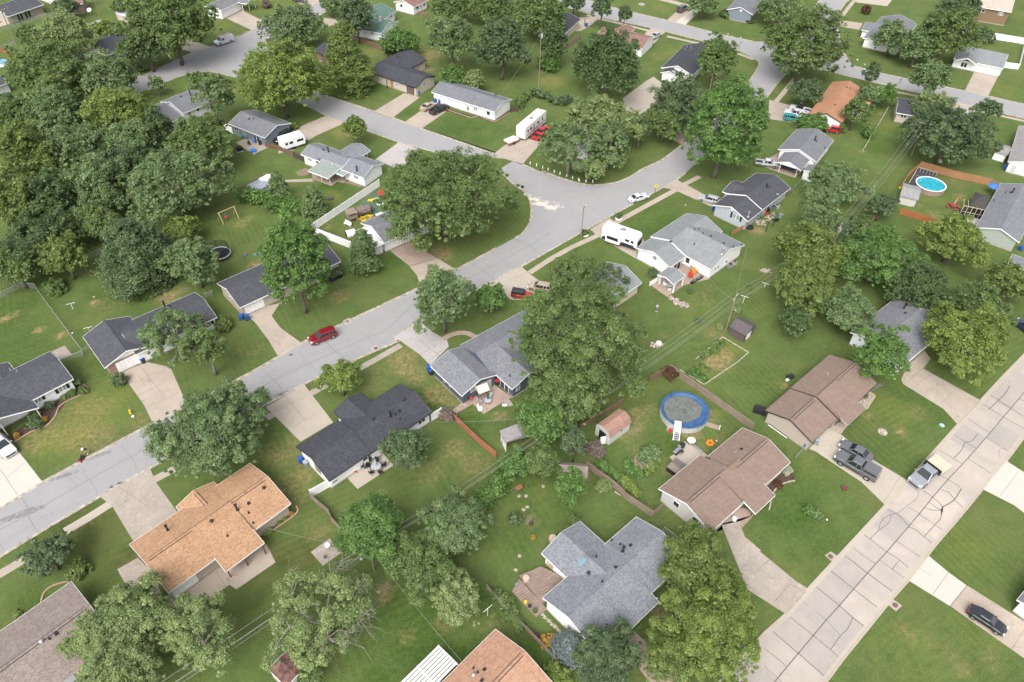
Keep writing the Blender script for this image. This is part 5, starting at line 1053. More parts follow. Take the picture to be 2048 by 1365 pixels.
tree((640, 1228, 112, 80), 'lg', 'half-dead tree with many bare grey twigs and thin leaves', 's', dens=.85, clear=2.2, bark=BARKG, twigs=15)
for row in '''1142,1290,34,32|bs|c|spruce_tree|silver-blue spruce at the corner of the speckled-roof house
154,1138,26,19|ol|b|shrub|brownish sparse shrub beside the dark rounded tree at lower left
710,255,25,28|ol|r|tree|small olive tree in the lawn between two houses and the side street
312,167,16,15|gg|s|tree|tiny sparse tree in the grass by the upper left street
445,648,20,17|ol|b|shrub|golden-green shrub at the end of the slate roof
277,137,10,10|kg|b|shrub|clipped round shrub beside the upper left street
1031,1038,17,15|kg|b|shrub|round dark shrub in the open back yard
1150,1040,14,8|mg|b|shrub|low leafy shrub behind the skylight roof
1208,970,18,12|lg|b|ornamental_grass|pale clump of ornamental grass by the gazebo
1188,898,22,18|tw|b|shrub|bare twiggy grey shrub next to the barn-shaped shed
896,831,16,17|tw|b|shrub|bare grey-brown shrub at the white fence end
1339,747,17,15|ru|b|shrub|rust-red dead shrub in the fence corner by the round pool
1618,1021,12,11|bg|b|shrub|bright green leafy shrub on the front lawn by the concrete road
1633,1028,12,8|gg|b|shrub|faded flower clump next to the bright front lawn shrub
238,760,15,15|kg|b|shrub|grey-green shrub beside the wide worn driveway
226,745,9,7|lg|b|shrub|pale low plant against the brick garage corner
150,762,11,22|kg|b|shrub|tall dark shrub at the gable of the navy-shuttered house
165,780,9,9|mg|b|shrub|clipped shrub at the outer end of the curved bed
143,787,10,8|mg|b|shrub|clipped shrub second from the end of the curved bed
130,795,8,7|mg|b|shrub|clipped shrub third from the end of the curved bed
99,810,11,9|kg|b|shrub|clipped dark shrub alone under the left window
69,848,16,13|kg|b|shrub|large clipped shrub by the white porch post
67,831,12,9|lg|b|shrub|pale leafy plant behind the large clipped shrub
89,839,7,6|or|b|shrub|orange-leaved shrub beside the porch post
33,872,6,6|or|b|shrub|little straw-coloured shrub in the curved bed
1170,466,7,7|kg|b|shrub|ball topiary in the white ring planter nearest the pole
1237,432,7,7|kg|b|shrub|ball topiary in the white ring planter by the camper drive
588,253,9,8|yg|b|shrub|yellow shrub at the corner of the blue-grey gable
905,150,30,18|bg|r|tree|light bushy small tree behind the long grey roof, left half
948,158,22,18|lg|r|tree|light bushy small tree behind the long grey roof, right half
1041,208,9,10|mg|b|shrub|ivy shrub at the fence by the white gable end
55,66,22,16|mg|b|shrub|leafy shrub by the top left lawn fence
142,44,18,13|kg|b|shrub|dark shrub in the top left back yard
130,14,26,16|kg|r|tree|dark small tree hiding the brown brick house
240,10,18,18|mg|r|tree|green tree at the top edge beside the domed shed
205,56,22,10|yg|b|shrub|yellowish shrub row end in front of the low shed
228,58,18,12|mg|b|shrub|green shrub beside the yellowish one near the sheds
532,8,10,9|tw|b|shrub|brown bush next to the pillared porch
108,573,25,15|mg|b|shrub|sprawling bush at the corner of the chain-link fence
1660,520,30,40|ol|r|tree|small olive tree right of the tall back lane one
1690,455,16,12|kg|b|shrub|dark bush at the foot of the transformer pole
1305,545,12,10|kg|b|shrub|grey-green shrub by the pavilion gate
1397,642,7,6|kg|b|shrub|small dark bush on the lawn near the dark wooden shed
1380,582,5,6|kg|b|shrub|tiny potted shrub behind the flower bed
1500,575,6,3|mg|b|shrub|low weeds round the stone ring on the lawn
1474,620,9,5|lg|b|shrub|pale shrubs at the foot of the middle utility pole
1440,652,9,6|lg|b|shrub|yellowish weeds left of the dark wooden shed
1733,20,9,9|ru|b|shrub|dark red shrub on the top right lawn
1453,27,13,10|kg|b|shrub|shrub at the corner of the blue-grey gabled house
1500,42,8,4|kg|b|shrub|low shrub before the blue-grey gabled house
672,545,16,10|kg|b|shrub|dark shrub in the black mulch bed
668,552,5,4|yg|b|shrub|small lime plant in the black mulch bed
640,478,16,8|mg|b|shrub|green scrub along the outside of the white vinyl fence
1575,940,12,9|wf|b|shrub|white-flowering shrub beside the brown roof
1556,968,10,8|ru|b|shrub|reddish shrub under the brown roof's porch
536,1062,10,7|lg|b|shrub|pale shrub nearest the low porch of the orange-roofed house
556,1045,6,5|yg|b|shrub|lime shrub in the brick-edged bed
568,1038,5,4|yg|b|shrub|lime shrub further along the brick-edged bed
583,1028,4,3|or|b|shrub|golden shrub at the far end of the brick-edged bed
1094,1282,18,12|or|b|flower_bed|clump of orange daylilies along the wooden fence
1270,1250,14,12|bg|b|shrub|strappy green plants at the shaded front bed
800,790,6,3|ru|b|shrub|dry brush at the tip of the charcoal roof
620,1352,24,20|mg|r|tree|ivy-green sapling beside the rusty shed
1015,1232,16,12|mg|b|shrub|leafy shrub against the lower back fence
1040,1250,13,9|mg|b|shrub|vine bush further down the lower back fence
1066,1075,4,4|or|b|planter|pale round planter by the roof corner
1730,792,6,5|kg|b|shrub|small shrub in the timber-edged front bed
44,1240,14,6|mg|b|shrub|low green border plants by the taupe roof
34,1228,9,5|yg|b|shrub|yellowish border plant by the taupe roof'''.split('\n'):
    b, k, st, nm, lab = row.split('|'); tree(b, k, lab, st, name=nm, cat={'spruce_tree': 'tree', 'ornamental_grass': 'grass', 'flower_bed': 'flowers', 'planter': 'planter'}.get(nm, nm), clear=None)
def hedge(label, toks, w=1.2, h=1.5, k='mg', name='hedge', cat='hedge', n=520, seed=1, lift=0):
    pts = smooth(GP(toks), 6) if len(toks.split()) > 2 else GP(toks); rs = np.random.RandomState(seed); cen = []
    for a, b in zip(pts, pts[1:]):
        m = max(1, int((b - a).length / .55))
        for j in range(m):
            q = a.lerp(b, (j + .5) / m)
            for _ in range(3): cen.append((q.x + rs.normal() * w * .28, q.y + rs.normal() * w * .28, lift + h * (.35 + .5 * rs.rand())))
    cen = np.array(cen); o0 = pts[0]; cen -= np.array([o0.x, o0.y, 0]); Z = depth(o0); dv = np.tile([0, 0, 1.0], (len(cen), 1))
    per = max(8, int(n / 12)); V_, F_, t_ = leaves(cen, np.full(len(cen), w * .42), dv, per, max(.14, 4.2 * Z / FPX), rs, .8); V_[:, 2] = np.maximum(V_[:, 2], .03)
    t = thing(name, label, cat, (o0.x, o0.y, 0)); me = npmesh('foliage', V_, F_, [LEAF[k]], {'tint': ('FACE', t_)}); o = bpy.data.objects.new('foliage', me); col.objects.link(o); o.parent = t
    return t
hedge('thick overgrown hedge running down to the white vinyl fence corner', 'f-60,240 f60,250 f150,300 f250,320 f350,350', 3.4, 2.4, 'bg', n=700)
hedge('clipped dark hedge across the lawn below the tall utility pole', 'c190,745 c260,765 c330,800 c400,815 c470,790', 1.8, 1.4, 'kg')
hedge('ivy hedge on the fence between the white gable and the tall pole', 'c70,830 c110,780 c160,740', 1.4, 1.6, 'mg')
hedge('leafy vine row climbing the back fence near the bright bushy tree', 'j1790,1290 j1850,1200 j1900,1130 j1960,1080', 2.0, 1.6, 'bg')
hedge('yellow flowering vine along the lower picket fence', 'k870,1110 k920,1160 k980,1225', 1.2, 1.3, 'yg')
hedge('green vine along the upper picket fence by the garden', 'k700,985 k760,1030 k840,1090', 1.0, 1.2, 'bg')
hedge('weedy strip along the narrow back lane', 'h500,640 h600,520 h680,440', 1.6, 1.2, 'kg')
hedge('row of evergreen shrubs at the far left before the dark-roofed house', 'a0,830 a50,800 a90,800', 2.0, 2.2, 'kg')
hedge('bushes along the inside of the wooden fence right of the daylilies', 'n1900,700 n1990,800 o60,960', 1.2, 1.2, 'mg')
hedge('creeper over the small corner trellis behind the green-roofed house', 'b1010,350 b1100,400 b1040,420', 2.4, 1.6, 'mg')
# ------------------------------------------------------------------ vehicles (local x is forward, y is left)
RUBBER = plain('tyre_rubber', (.018, .018, .019), .85, .2, 5); RIMM = plain('rim_metal', (.45, .45, .47), .35, .1, 4, .7); CARG = glass('car_glass', (.02, .025, .03), .06); HEADL = plain('lamp_glass', (.75, .76, .78), .15, .02); TAILL = plain('red_lamp', (.42, .015, .015), .25, .02)
def paint(name, c): return plain('paint_' + name, c, .28, .03, 2, .1, .6, .8)
PT = {'white': paint('white', (.62, .63, .66)), 'silver': paint('silver', (.42, .44, .46)), 'black': paint('black', (.022, .024, .030)), 'lgrey': paint('mid_grey', (.27, .29, .32)), 'grey': paint('grey', (.13, .135, .145)), 'dgrey': paint('charcoal', (.06, .063, .07)),
      'red': paint('red', (.42, .015, .02)), 'dred': paint('dark_red', (.20, .008, .014)), 'teal': paint('teal', (.03, .30, .32)), 'tan': paint('tan', (.42, .34, .26)), 'navy': paint('navy', (.015, .025, .07)), 'orange': paint('orange', (.5, .09, .03)), 'green': paint('grey_green', (.20, .24, .22))}
SPEC = {  # length width height | top profile (x, z) from tail to nose | cabin base x0,x1 | cabin roof x0,x1 | belt height
 'sedan': (4.75, 1.82, 1.45, [(-.5, .62), (-.485, .86), (-.36, .96), (.16, .93), (.36, .86), (.465, .74), (.5, .58)], (-.37, .21), (-.21, .05), .92),
 'suv': (4.7, 1.86, 1.72, [(-.5, .66), (-.492, 1.0), (-.40, 1.04), (.18, 1.02), (.40, .96), (.475, .84), (.5, .62)], (-.485, .24), (-.43, .08), 1.02),
 'wagon': (4.8, 1.82, 1.60, [(-.5, .64), (-.49, .95), (-.38, .98), (.18, .96), (.40, .88), (.47, .76), (.5, .60)], (-.485, .22), (-.42, .06), .96),
 'pickup': (5.7, 1.95, 1.82, [(-.5, .74), (-.497, .78), (-.2, .78), (-.13, 1.04), (.20, 1.08), (.42, 1.04), (.485, .92), (.5, .66)], (-.13, .24), (-.10, .11), 1.05),
 'truck': (6.2, 2.05, 1.95, [(-.5, .70), (-.497, .74), (-.1, .74), (-.02, 1.1), (.24, 1.14), (.43, 1.10), (.49, .98), (.5, .70)], (-.03, .28), (-.01, .16), 1.1),
 'jeep': (4.0, 1.75, 1.78, [(-.5, .62), (-.495, 1.05), (-.2, 1.06), (.14, 1.04), (.44, 1.0), (.495, .9), (.5, .62)], (-.49, .17), (-.47, .09), 1.05),
}
def wheels(t, L, W, xs, r=.34, w=.24):
    for x in xs:
        for sy in (-1, 1):
            mb = MB(); mb.tube([(x * L, sy * (W / 2 - w), r), (x * L, sy * (W / 2 + .01), r)], r, 14); wh = mb.build('wheel', RUBBER, t)
            mb = MB(); mb.tube([(x * L, sy * (W / 2 - .02), r), (x * L, sy * (W / 2 + .025), r)], r * .6, 10); mb.build('rim', RIMM, wh)
def car(kind, front, rear, colour, label, cat=None, roofc=None, lowc=None, bed=None, name=None, group=None):
    L, W, Hh, prof, cb, cr, belt = SPEC[kind]; a, b = G(front, .6), G(rear, .6); m = (a + b) / 2; d = a - b
    k = min(1.12, max(.92, d.length / L)); cat = cat or {'sedan': 'car', 'suv': 'car', 'wagon': 'car', 'jeep': 'car', 'pickup': 'pickup truck', 'truck': 'truck'}[kind]
    t = thing(name or {'pickup': 'pickup_truck', 'truck': 'flatbed_truck'}.get(kind, 'parked_car'), label, cat, (m.x, m.y, .05), math.atan2(d.y, d.x), group); t.scale = (k, k, k)
    P = PT[colour]; low = PT[lowc] if lowc else P; mb = MB(); rings = []
    for x, z in prof:
        e = max(0, (abs(x) - .36) / .14); w = W / 2 * (1 - .16 * e * e); k0 = len(mb.v)
        for y, zz in ((-w * .9, .24), (-w, .38), (-w, z * .72), (-w * .985, z - .06), (-w * .86, z), (0, z + .025), (w * .86, z), (w * .985, z - .06), (w, z * .72), (w, .38), (w * .9, .24)): mb.v.append((x * L, y, zz))
        rings.append(k0)
    n = 11
    for r0, r1 in zip(rings, rings[1:]):
        for j in range(n): j2 = (j + 1) % n; mb.f.append([r0 + j, r1 + j, r1 + j2, r0 + j2]); mb.m.append(1 if j in (0, 1, 8, 9) and lowc else 0); mb.uv.append(None)
    mb.f.append([rings[0] + j for j in range(n)][::-1]); mb.m.append(0); mb.uv.append(None); mb.f.append([rings[-1] + j for j in range(n)]); mb.m.append(0); mb.uv.append(None)
    mb.build('body', [P, low], t, smooth=False, bevel=0)
    wb, wr = W / 2 * .88, W / 2 * .70; x0, x1, r0, r1 = cb[0] * L, cb[1] * L, cr[0] * L, cr[1] * L; g = MB()
    g.hexa([(x0, -wb, belt - .06), (x1, -wb, belt - .06), (x1, wb, belt - .06), (x0, wb, belt - .06), (r0, -wr, Hh - .04), (r1, -wr, Hh - .04), (r1, wr, Hh - .04), (r0, wr, Hh - .04)]); g.build('windows', CARG, t)
    g = MB(); q = .05; RP = PT[roofc] if roofc else P
    g.hexa([(r0 - q, -wr - q, Hh - .07), (r1 + q, -wr - q, Hh - .07), (r1 + q, wr + q, Hh - .07), (r0 - q, wr + q, Hh - .07), (r0 + .1, -wr * .88, Hh), (r1 - .12, -wr * .88, Hh), (r1 - .12, wr * .88, Hh), (r0 + .1, wr * .88, Hh)])
    for sy in (-1, 1):
        for xa, xb in ((x0, r0), (x1, r1)): g.bar((xa, sy * wb, belt - .03), (xb, sy * wr, Hh - .05), .09)
        xm = (r0 + r1) / 2 - .1; g.bar((xm, sy * (wb + .005), belt - .03), (xm, sy * (wr + .01), Hh - .05), .09)
        if kind in ('suv', 'wagon'): xm = r0 + (r1 - r0) * .2; g.bar((xm, sy * (wb + .005), belt - .03), (xm, sy * (wr + .01), Hh - .05), .12)
    g.build('roof', RP, t)
    wheels(t, L, W, (-.31, .31), .36 if kind in ('sedan', 'wagon') else .41)
    for sy in (-1, 1):
        h = MB(); zf = prof[-2][1]; h.box((L * .478, sy * W * .36, zf - .06), (.2, .36, .15)); h.build('headlight', HEADL, t)
        h = MB(); h.box((-L * .492, sy * W * .38, (.82 if kind != 'pickup' else .85)), (.12, .26, .2 if kind == 'sedan' else .34)); h.build('tail_light', TAILL, t)
        h = MB(); h.box((x1 - .35, sy * (W / 2 + .08), belt + .02), (.14, .2, .16)); h.build('mirror', P, t)
    h = MB(); h.box((L * .497, 0, .52), (.07, W * .62, .24)); h.build('grille', DARKM, t)
    h = MB(); h.box((-L * .5, 0, .42), (.08, W * .8, .16)); h.build('bumper', low, t)
    if kind == 'pickup':
        bm = MB(); w_ = W / 2
        for sy in (-1, 1): bm.box((-.32 * L, sy * (w_ - .06), .92), (.36 * L, .1, .34))
        bm.box((-.495 * L, 0, .92), (.07, W * .96, .34)); bm.box((-.135 * L, 0, .95), (.06, W * .9, .4)); bm.build('bed_side', P, t)
        fl = MB(); fl.box((-.315 * L, 0, .81), (.35 * L, W * .84, .03)); fl.build('bed_floor', PT[bed] if bed in PT else DARKM, t)
        if bed == 'topper':
            bm = MB(); bm.box((-.32 * L, 0, 1.42), (.36 * L, W * .94, .74), 0, 0, .90); tp = bm.build('topper', P, t)
            for sy in (-1, 1): g = MB(); g.box((-.315 * L, sy * (W * .465 - .035), 1.38), (.30 * L, .03, .34)); g.build('pane', CARG, tp)
    if kind == 'truck':
        bm = MB(); bm.box((-.30 * L, 0, 1.02), (.44 * L, 2.35, .14)); bm.build('flatbed', wood('plywood', (.62, .52, .40), 1, 0, 0), t)
        bm = MB(); bm.box((-.065 * L, 0, 1.45), (.08, 2.35, .9)); bm.build('headboard', DARKM, t)
    return t
for a in [
 ('suv', 'f425,1340', 'f632,1262', 'dred', 'dark red SUV parked against the kerb of the main street'),
 ('sedan', 'g1072,196', 'g932,238', 'white', 'white car parked at the kerb by the yellow sign'),
 ('wagon', 's135,575', 's455,655', 'silver', 'silver estate car in front of the pale blue-grey house'),
 ('pickup', 'r600,865', 'r250,815', 'white', 'two-tone silver and white pickup nosed into the open carport', None, None, 'green'),
 ('pickup', 'r905,935', 'r620,850', 'navy', 'dark truck sheltered under the open carport'),
 ('pickup', 'd205,835', 'd362,872', 'white', 'white pickup with black roof at the edge of the dome-shaped tree', None, 'black'),
 ('pickup', 'd160,872', 'd338,908', 'white', 'white pickup parked between another white pickup and the teal SUV'),
 ('suv', 'r945,150', 'r685,118', 'teal', 'teal two-tone SUV at the end of the cracked drive'),
 ('jeep', 'd492,1005', 'd578,1022', 'red', 'red boxy SUV standing on grass before the white gable'),
 ('pickup', 'b1500,825', 'b1372,885', 'black', 'black pickup beside the tan sedan'),
 ('sedan', 'b1400,805', 'b1300,858', 'tan', 'tan sedan on the drive left of the black pickup'),
 ('pickup', 'y760,515', 'y540,690', 'red', 'red pickup with faded cab beside the long white camper'),
 ('suv', 'b150,1110', 'b280,1038', 'black', 'dark car squeezed between travel trailer and blue-grey wall'),
 ('suv', 'c1380,55', 'c1312,92', 'dgrey', 'dark SUV on the driveway at the top centre'),
 ('sedan', 'c1100,300', 'c1168,265', 'silver', 'silver car on the drive behind the red-brown roof'),
 ('suv', 'g170,905', 'g290,925', 'tan', 'pale gold car nosing out from the giant shade tree'),
 ('jeep', 'g155,985', 'g28,965', 'red', 'red jeep with a black soft top beside the pale gold car', None, 'black'),
 ('sedan', 'l595,800', 'l840,940', 'grey', 'dark grey sedan on the drive beside the lawn'),
 ('pickup', 'l560,895', 'l885,1080', 'grey', 'grey pickup with a bed cap, parked beside the dark grey sedan', None, None, 'dgrey', 'topper'),
 ('truck', 'l1150,1140', 'l1400,950', 'lgrey', 'grey flatbed truck with a plywood deck parked on the concrete road'),
 ('sedan', 'p1890,975', 'p1597,785', 'black', 'black sedan on the driveway at the lower right'),
 ('suv', 'i115,925', 'i-80,730', 'white', 'white car at the left edge on the pale driveway'),
 ('wagon', 'a905,510', 'a800,470', 'silver', 'silver hatchback in the drive behind the big feathery trees'),
 ('sedan', 'x1600,10', 'x1505,0', 'dgrey', 'dark car at the very top edge on a driveway'),
 ('sedan', 'd1490,862', 'd1560,876', 'silver', 'silver car half hidden by trees near the top street, far right'),
 ('sedan', 'a110,770', 'a230,795', 'dgrey', 'dark car glimpsed between trees near the left edge'),
 ('suv', 'h2000,1200', 'h2080,1260', 'navy', 'blue car cut by the right edge under the big tree'),
]:
    car(*a)
def bxp(nm, c, s, m, par, rz=0, tp=1.0, bev=0): mb = MB(); mb.box(c, s, rz, 0, tp); return mb.build(nm, m, par, bevel=bev)
# white work van with a roof ladder
a, b = G('x230,680', .8), G('x512,590', .8); d = a - b; mid = (a + b) / 2
V_ = thing('work_van', 'white work van with ladders on the roof at the kerb of the upper street', 'van', (mid.x, mid.y, .04), math.atan2(d.y, d.x))
L, W = 5.6, 2.0; pr = [(-2.8, .3), (-2.8, 1.95), (-2.6, 2.05), (.9, 2.05), (1.75, 1.22), (2.65, 1.05), (2.8, .8), (2.8, .35)]
mb = MB(); n = len(pr)
for i in range(n - 1): (x0, z0), (x1, z1) = pr[i], pr[i + 1]; mb.poly([(x0, -W / 2, z0), (x0, W / 2, z0), (x1, W / 2, z1), (x1, -W / 2, z1)])
mb.poly([(x, -W / 2, z) for x, z in pr][::-1]); mb.poly([(x, W / 2, z) for x, z in pr]); mb.build('body', PT['white'], V_)
mb = MB(); mb.poly([(1.0, -.85, 1.96), (1.0, .85, 1.96), (1.70, .85, 1.30), (1.70, -.85, 1.30)]); [mb.v.__setitem__(i, (v[0] + .03, v[1], v[2] + .03)) for i, v in enumerate(mb.v)]; mb.build('windscreen', CARG, V_)
for sy in (-1, 1): mb = MB(); mb.poly([(.25, sy * 1.005, 1.3), (1.35, sy * 1.005, 1.3), (.85, sy * 1.005, 1.85), (.25, sy * 1.005, 1.85)]); mb.build('side_window', CARG, V_); bxp('headlight', (2.76, sy * .75, .85), (.14, .3, .2), HEADL, V_)
wheels(V_, L, W, (-.3, .31), .38); mb = MB()
for y in (-.55, -.15, .15, .55): mb.bar((-2.4, y, 2.32), (.9, y, 2.32), .06)
for i in range(10): x = -2.3 + i * .34; mb.bar((x, -.55, 2.32), (x, -.15, 2.32), .04); mb.bar((x, .15, 2.32), (x, .55, 2.32), .04)
for x in (-2, -.6, .7): mb.bar((x, -.9, 2.1), (x, .9, 2.1), .05); mb.bar((x, -.55, 2.1), (x, -.55, 2.3), .05); mb.bar((x, .55, 2.1), (x, .55, 2.3), .05)
mb.build('roof_ladder', wood('ladder_wood', (.42, .28, .20), 1, 0, 0), V_); bxp('bumper', (2.82, 0, .45), (.12, 1.9, .22), DARKM, V_)
def camper(front, rear, label, L=8.5, W=2.4, Hh=3.2, name='travel_trailer', z=1.2, slide=None, stripe=None, roofbits=3, flip=1, low=.6, nose=.5):
    a, b = G(front, z), G(rear, z); d = a - b; m = (a + b) / 2; t = thing(name, label, 'camper', (m.x, m.y, .04), math.atan2(d.y, d.x)); L = d.length
    pr = [(-L / 2, low), (-L / 2, Hh - .15), (-L / 2 + .15, Hh), (L / 2 - nose, Hh), (L / 2 - .08, Hh - .55 * nose - .1), (L / 2, low + .7), (L / 2 - .15, low)]; mb = MB(); n = len(pr)
    for i in range(n): (x0, z0), (x1, z1) = pr[i], pr[(i + 1) % n]; mb.poly([(x0, -W / 2, z0), (x0, W / 2, z0), (x1, W / 2, z1), (x1, -W / 2, z1)])
    mb.poly([(x, -W / 2, q) for x, q in pr][::-1]); mb.poly([(x, W / 2, q) for x, q in pr]); mb.build('body', WHITEP, t)
    for sy in (-1, 1):
        for x in (-.32, -.12, .22, .36): bxp('window', (x * L, sy * (W / 2 + .01), Hh * .62), (.9 if abs(x) < .3 else .6, .05, .55), CARG, t)
        if stripe: bxp('stripe', (-.02 * L, sy * (W / 2 + .008), Hh * .36), (L * .86, .02, .28), stripe, t)
        bxp('door', (.08 * L, sy * (W / 2 + .012), Hh * .5), (.7, .03, 1.8), PT['silver'], t) if sy == flip else None
    if stripe and slide: bxp('skirt', (0, 0, low + .22), (L * .97, W + .05, .42), DARKM, t); bxp('front_mask', (L / 2 - .02, 0, Hh * .52), (.16, W * .8, 1.1), DARKM, t)
    for i in range(roofbits): bxp('roof_vent', ((-.34 + .31 * i) * L, .2 * (-1) ** i, Hh + .06), (.42, .42, .12), WHITEP if i != 1 else GREYP, t)
    bxp('air_conditioner', (.02 * L, 0, Hh + .14), (1.0, .75, .28), GREYP if stripe else WHITEP, t, 0, .85)
    if slide: bxp('slide_out', (slide[0] * L, slide[1] * (W / 2 + .42), Hh * .58), (slide[2], .9, 1.9), WHITEP, t); bxp('window', (slide[0] * L, slide[1] * (W / 2 + .885), Hh * .6), (slide[2] * .8, .04, .7), CARG, t)
    for x in (-.12, -.02):
        for sy in (-1, 1): mb = MB(); mb.tube([(x * L, sy * (W / 2 - .25), .36), (x * L, sy * (W / 2), .36)], .36, 14); mb.build('wheel', RUBBER, t)
    mb = MB(); mb.bar((L / 2 - .3, -.6, .5), (L / 2 + 1.0, 0, .5), .1); mb.bar((L / 2 - .3, .6, .5), (L / 2 + 1.0, 0, .5), .1); mb.bar((L / 2 + .95, 0, 0), (L / 2 + .95, 0, .6), .08); mb.build('hitch', DARKM, t)
    return t
camper('g1010,565', 'g735,470', 'white camper with black and blue trim and a side slide-out in the drive', z=1.8, stripe=plain('navy_trim', (.02, .03, .08), .4), slide=(-.14, -1, 3.0), Hh=3.3)
camper('y320,610', 'y650,330', 'long white fifth-wheel camper beside the red pickup', z=1.8, Hh=3.5, nose=.2, stripe=plain('grey_swirl', (.2, .2, .25), .4), roofbits=2)
camper('b375,1075', 'b200,1130', 'small white travel trailer at the blue-grey house', z=1.5, Hh=2.9, roofbits=1, nose=.35)
a, b = G('y100,745', .7), G('y255,680', .7); d = b - a; m_ = (a + b) / 2
T = thing('folding_trailer', 'low folding camp trailer with a white lid behind the fifth-wheel', 'trailer', (m_.x, m_.y, .03), math.atan2(d.y, d.x)); bxp('body', (0, 0, .62), (d.length, 1.9, .5), plain('rusty_orange', (.36, .15, .09), .6), T); bxp('lid', (0, 0, .96), (d.length + .1, 2.0, .2), WHITEP, T, 0, .94)
for sy in (-1, 1): mb = MB(); mb.tube([(0, sy * .85, .33), (0, sy * 1.05, .33)], .33, 12); mb.build('wheel', RUBBER, T)
mb = MB(); mb.bar((d.length / 2 - .1, -.5, .45), (d.length / 2 + 1.2, 0, .45), .08); mb.bar((d.length / 2 - .1, .5, .45), (d.length / 2 + 1.2, 0, .45), .08); mb.build('drawbar', DARKM, T)
# ------------------------------------------------------------------ fences
W_BRN = wood('brown_fence_wood', (.20, .125, .085), 1, 0, 0); W_RED = wood('red_fence_wood', (.36, .135, .075), 1, 0, 0); W_CED = wood('cedar_fence_wood', (.40, .20, .10), 1, 0, 0); W_GRY = wood('grey_fence_wood', (.27, .21, .165), 1, 0, 0); W_DRK = wood('dark_fence_wood', (.10, .075, .06), 1, 0, 0)
def meshmat():
    m, N, L, P = newmat('chain_link_mesh'); tr = N.new('ShaderNodeBsdfTransparent'); mx = N.new('ShaderNodeMixShader'); mx.inputs[0].default_value = .22
    P.inputs['Base Color'].default_value = (.5, .51, .5, 1); L.new(tr.outputs[0], mx.inputs[1]); L.new(P.outputs[0], mx.inputs[2]); L.new(mx.outputs[0], N['Material Output'].inputs[0]); return m
M_CHAIN = meshmat()
def netmat():
    m, N, L, P = newmat('black_net'); tr = N.new('ShaderNodeBsdfTransparent'); mx = N.new('ShaderNodeMixShader'); mx.inputs[0].default_value = .45
    P.inputs['Base Color'].default_value = (.02, .02, .022, 1); L.new(tr.outputs[0], mx.inputs[1]); L.new(P.outputs[0], mx.inputs[2]); L.new(mx.outputs[0], N['Material Output'].inputs[0]); return m
M_NET = netmat()
def fence(kind, toks, h, mat, label, step=2.4, name=None):
    pts = GP(toks); o = pts[0]; t = thing(name or {'vinyl': 'vinyl_fence', 'picket': 'wooden_fence', 'slat': 'wooden_fence', 'chain': 'chain_link_fence'}[kind], label, 'fence', (o.x, o.y, 0)); rs = random.Random(len(label))
    pm = MB(); w = .05 if kind == 'chain' else .12
    pm.box((0, 0, (h + .08) / 2), (w, w, h + .08)); pm.box((0, 0, h + .1), (w + .05, w + .05, .05), 0, 0, .5) if kind == 'vinyl' else None
    post = pm.build('post', mat, t); first = True
    for a, b in zip(pts, pts[1:]):
        a = a - o; b = b - o; L = (b - a).length; n = max(1, round(L / step)); d = (b - a).normalized(); q = Vector((-d.y, d.x, 0)); ang = math.atan2(d.y, d.x); mb = MB()
        for i in range(n + 1):
            p = a + (b - a) * (i / n)
            if first: post.location = p; post.rotation_euler = (0, 0, ang); first = False
            else: c = post.copy(); col.objects.link(c); c.parent = t; c.location = p; c.rotation_euler = (0, 0, ang)
        up = Vector((0, 0, 1))
        if kind == 'vinyl':
            c = (a + b) / 2; mb.box((c.x, c.y, h / 2), (L, .04, h - .1), ang); mb.box((c.x, c.y, h - .03), (L, .09, .09), ang); mb.box((c.x, c.y, .12), (L, .08, .12), ang)
            for i in range(int(L / .3)): p = a + d * (.15 + .3 * i); mb.box((p.x, p.y, h / 2), (.02, .052, h - .14), ang)
        elif kind == 'picket':
            for i in range(int(L / .155)): p = a + d * (.08 + .155 * i) + q * .03; hh = h * (.97 + .05 * rs.random()); mb.box((p.x, p.y, hh / 2 + .03), (.138, .022, hh), ang + rs.uniform(-.03, .03))
            for z in (.3, h * .55, h - .25): mb.bar(a + up * z - q * .02, b + up * z - q * .02, .05, .09)
        elif kind == 'slat':
            k = int(h / .19)
            for i in range(k): z = .12 + i * (h - .1) / k; mb.bar(a + up * (z + .07) + q * .03, b + up * (z + .07) + q * .03, .025, .145)
            mb.bar(a + up * h, b + up * h, .12, .03)
        else:
            mb.tube([a + up * h, b + up * h], .035, 6); g = MB(); g.poly([a + up * .04, b + up * .04, b + up * h, a + up * h]); g.build('wire_mesh', M_CHAIN, t)
        mb.build('panel' if kind != 'chain' else 'top_rail', mat, t)
    return t
fence('vinyl', 'C1085,262 C10,985 C650,1235', 1.75, WHITEP, 'long white vinyl fence enclosing the play yard')
fence('vinyl', 'j440,1228 j600,1140', 1.7, WHITEP, 'short white vinyl fence at the near corner of the charcoal-roofed house'); fence('vinyl', 'j1378,635 j1455,590', 1.7, WHITEP, 'short white vinyl fence joining the bare shrub to the charcoal-roofed house')
fence('slat', 'A215,790 A465,1030 A640,1190 j1880,925', 1.45, W_RED, 'red-brown board fence running down the lawn'); fence('slat', 'k545,705 k690,620 k875,505', 1.35, W_BRN, 'brown board fence behind the barn-shaped shed'); fence('slat', 'k1085,335 k1245,245', 1.5, W_BRN, 'short board fence meeting the corner with the rust-red shrub')
fence('picket', 'k590,995 k700,1075 k830,1170 k900,1245 k1000,1315 k1110,1385 k1180,1325', 1.5, W_GRY, 'weathered picket fence curving along the vegetable yard')
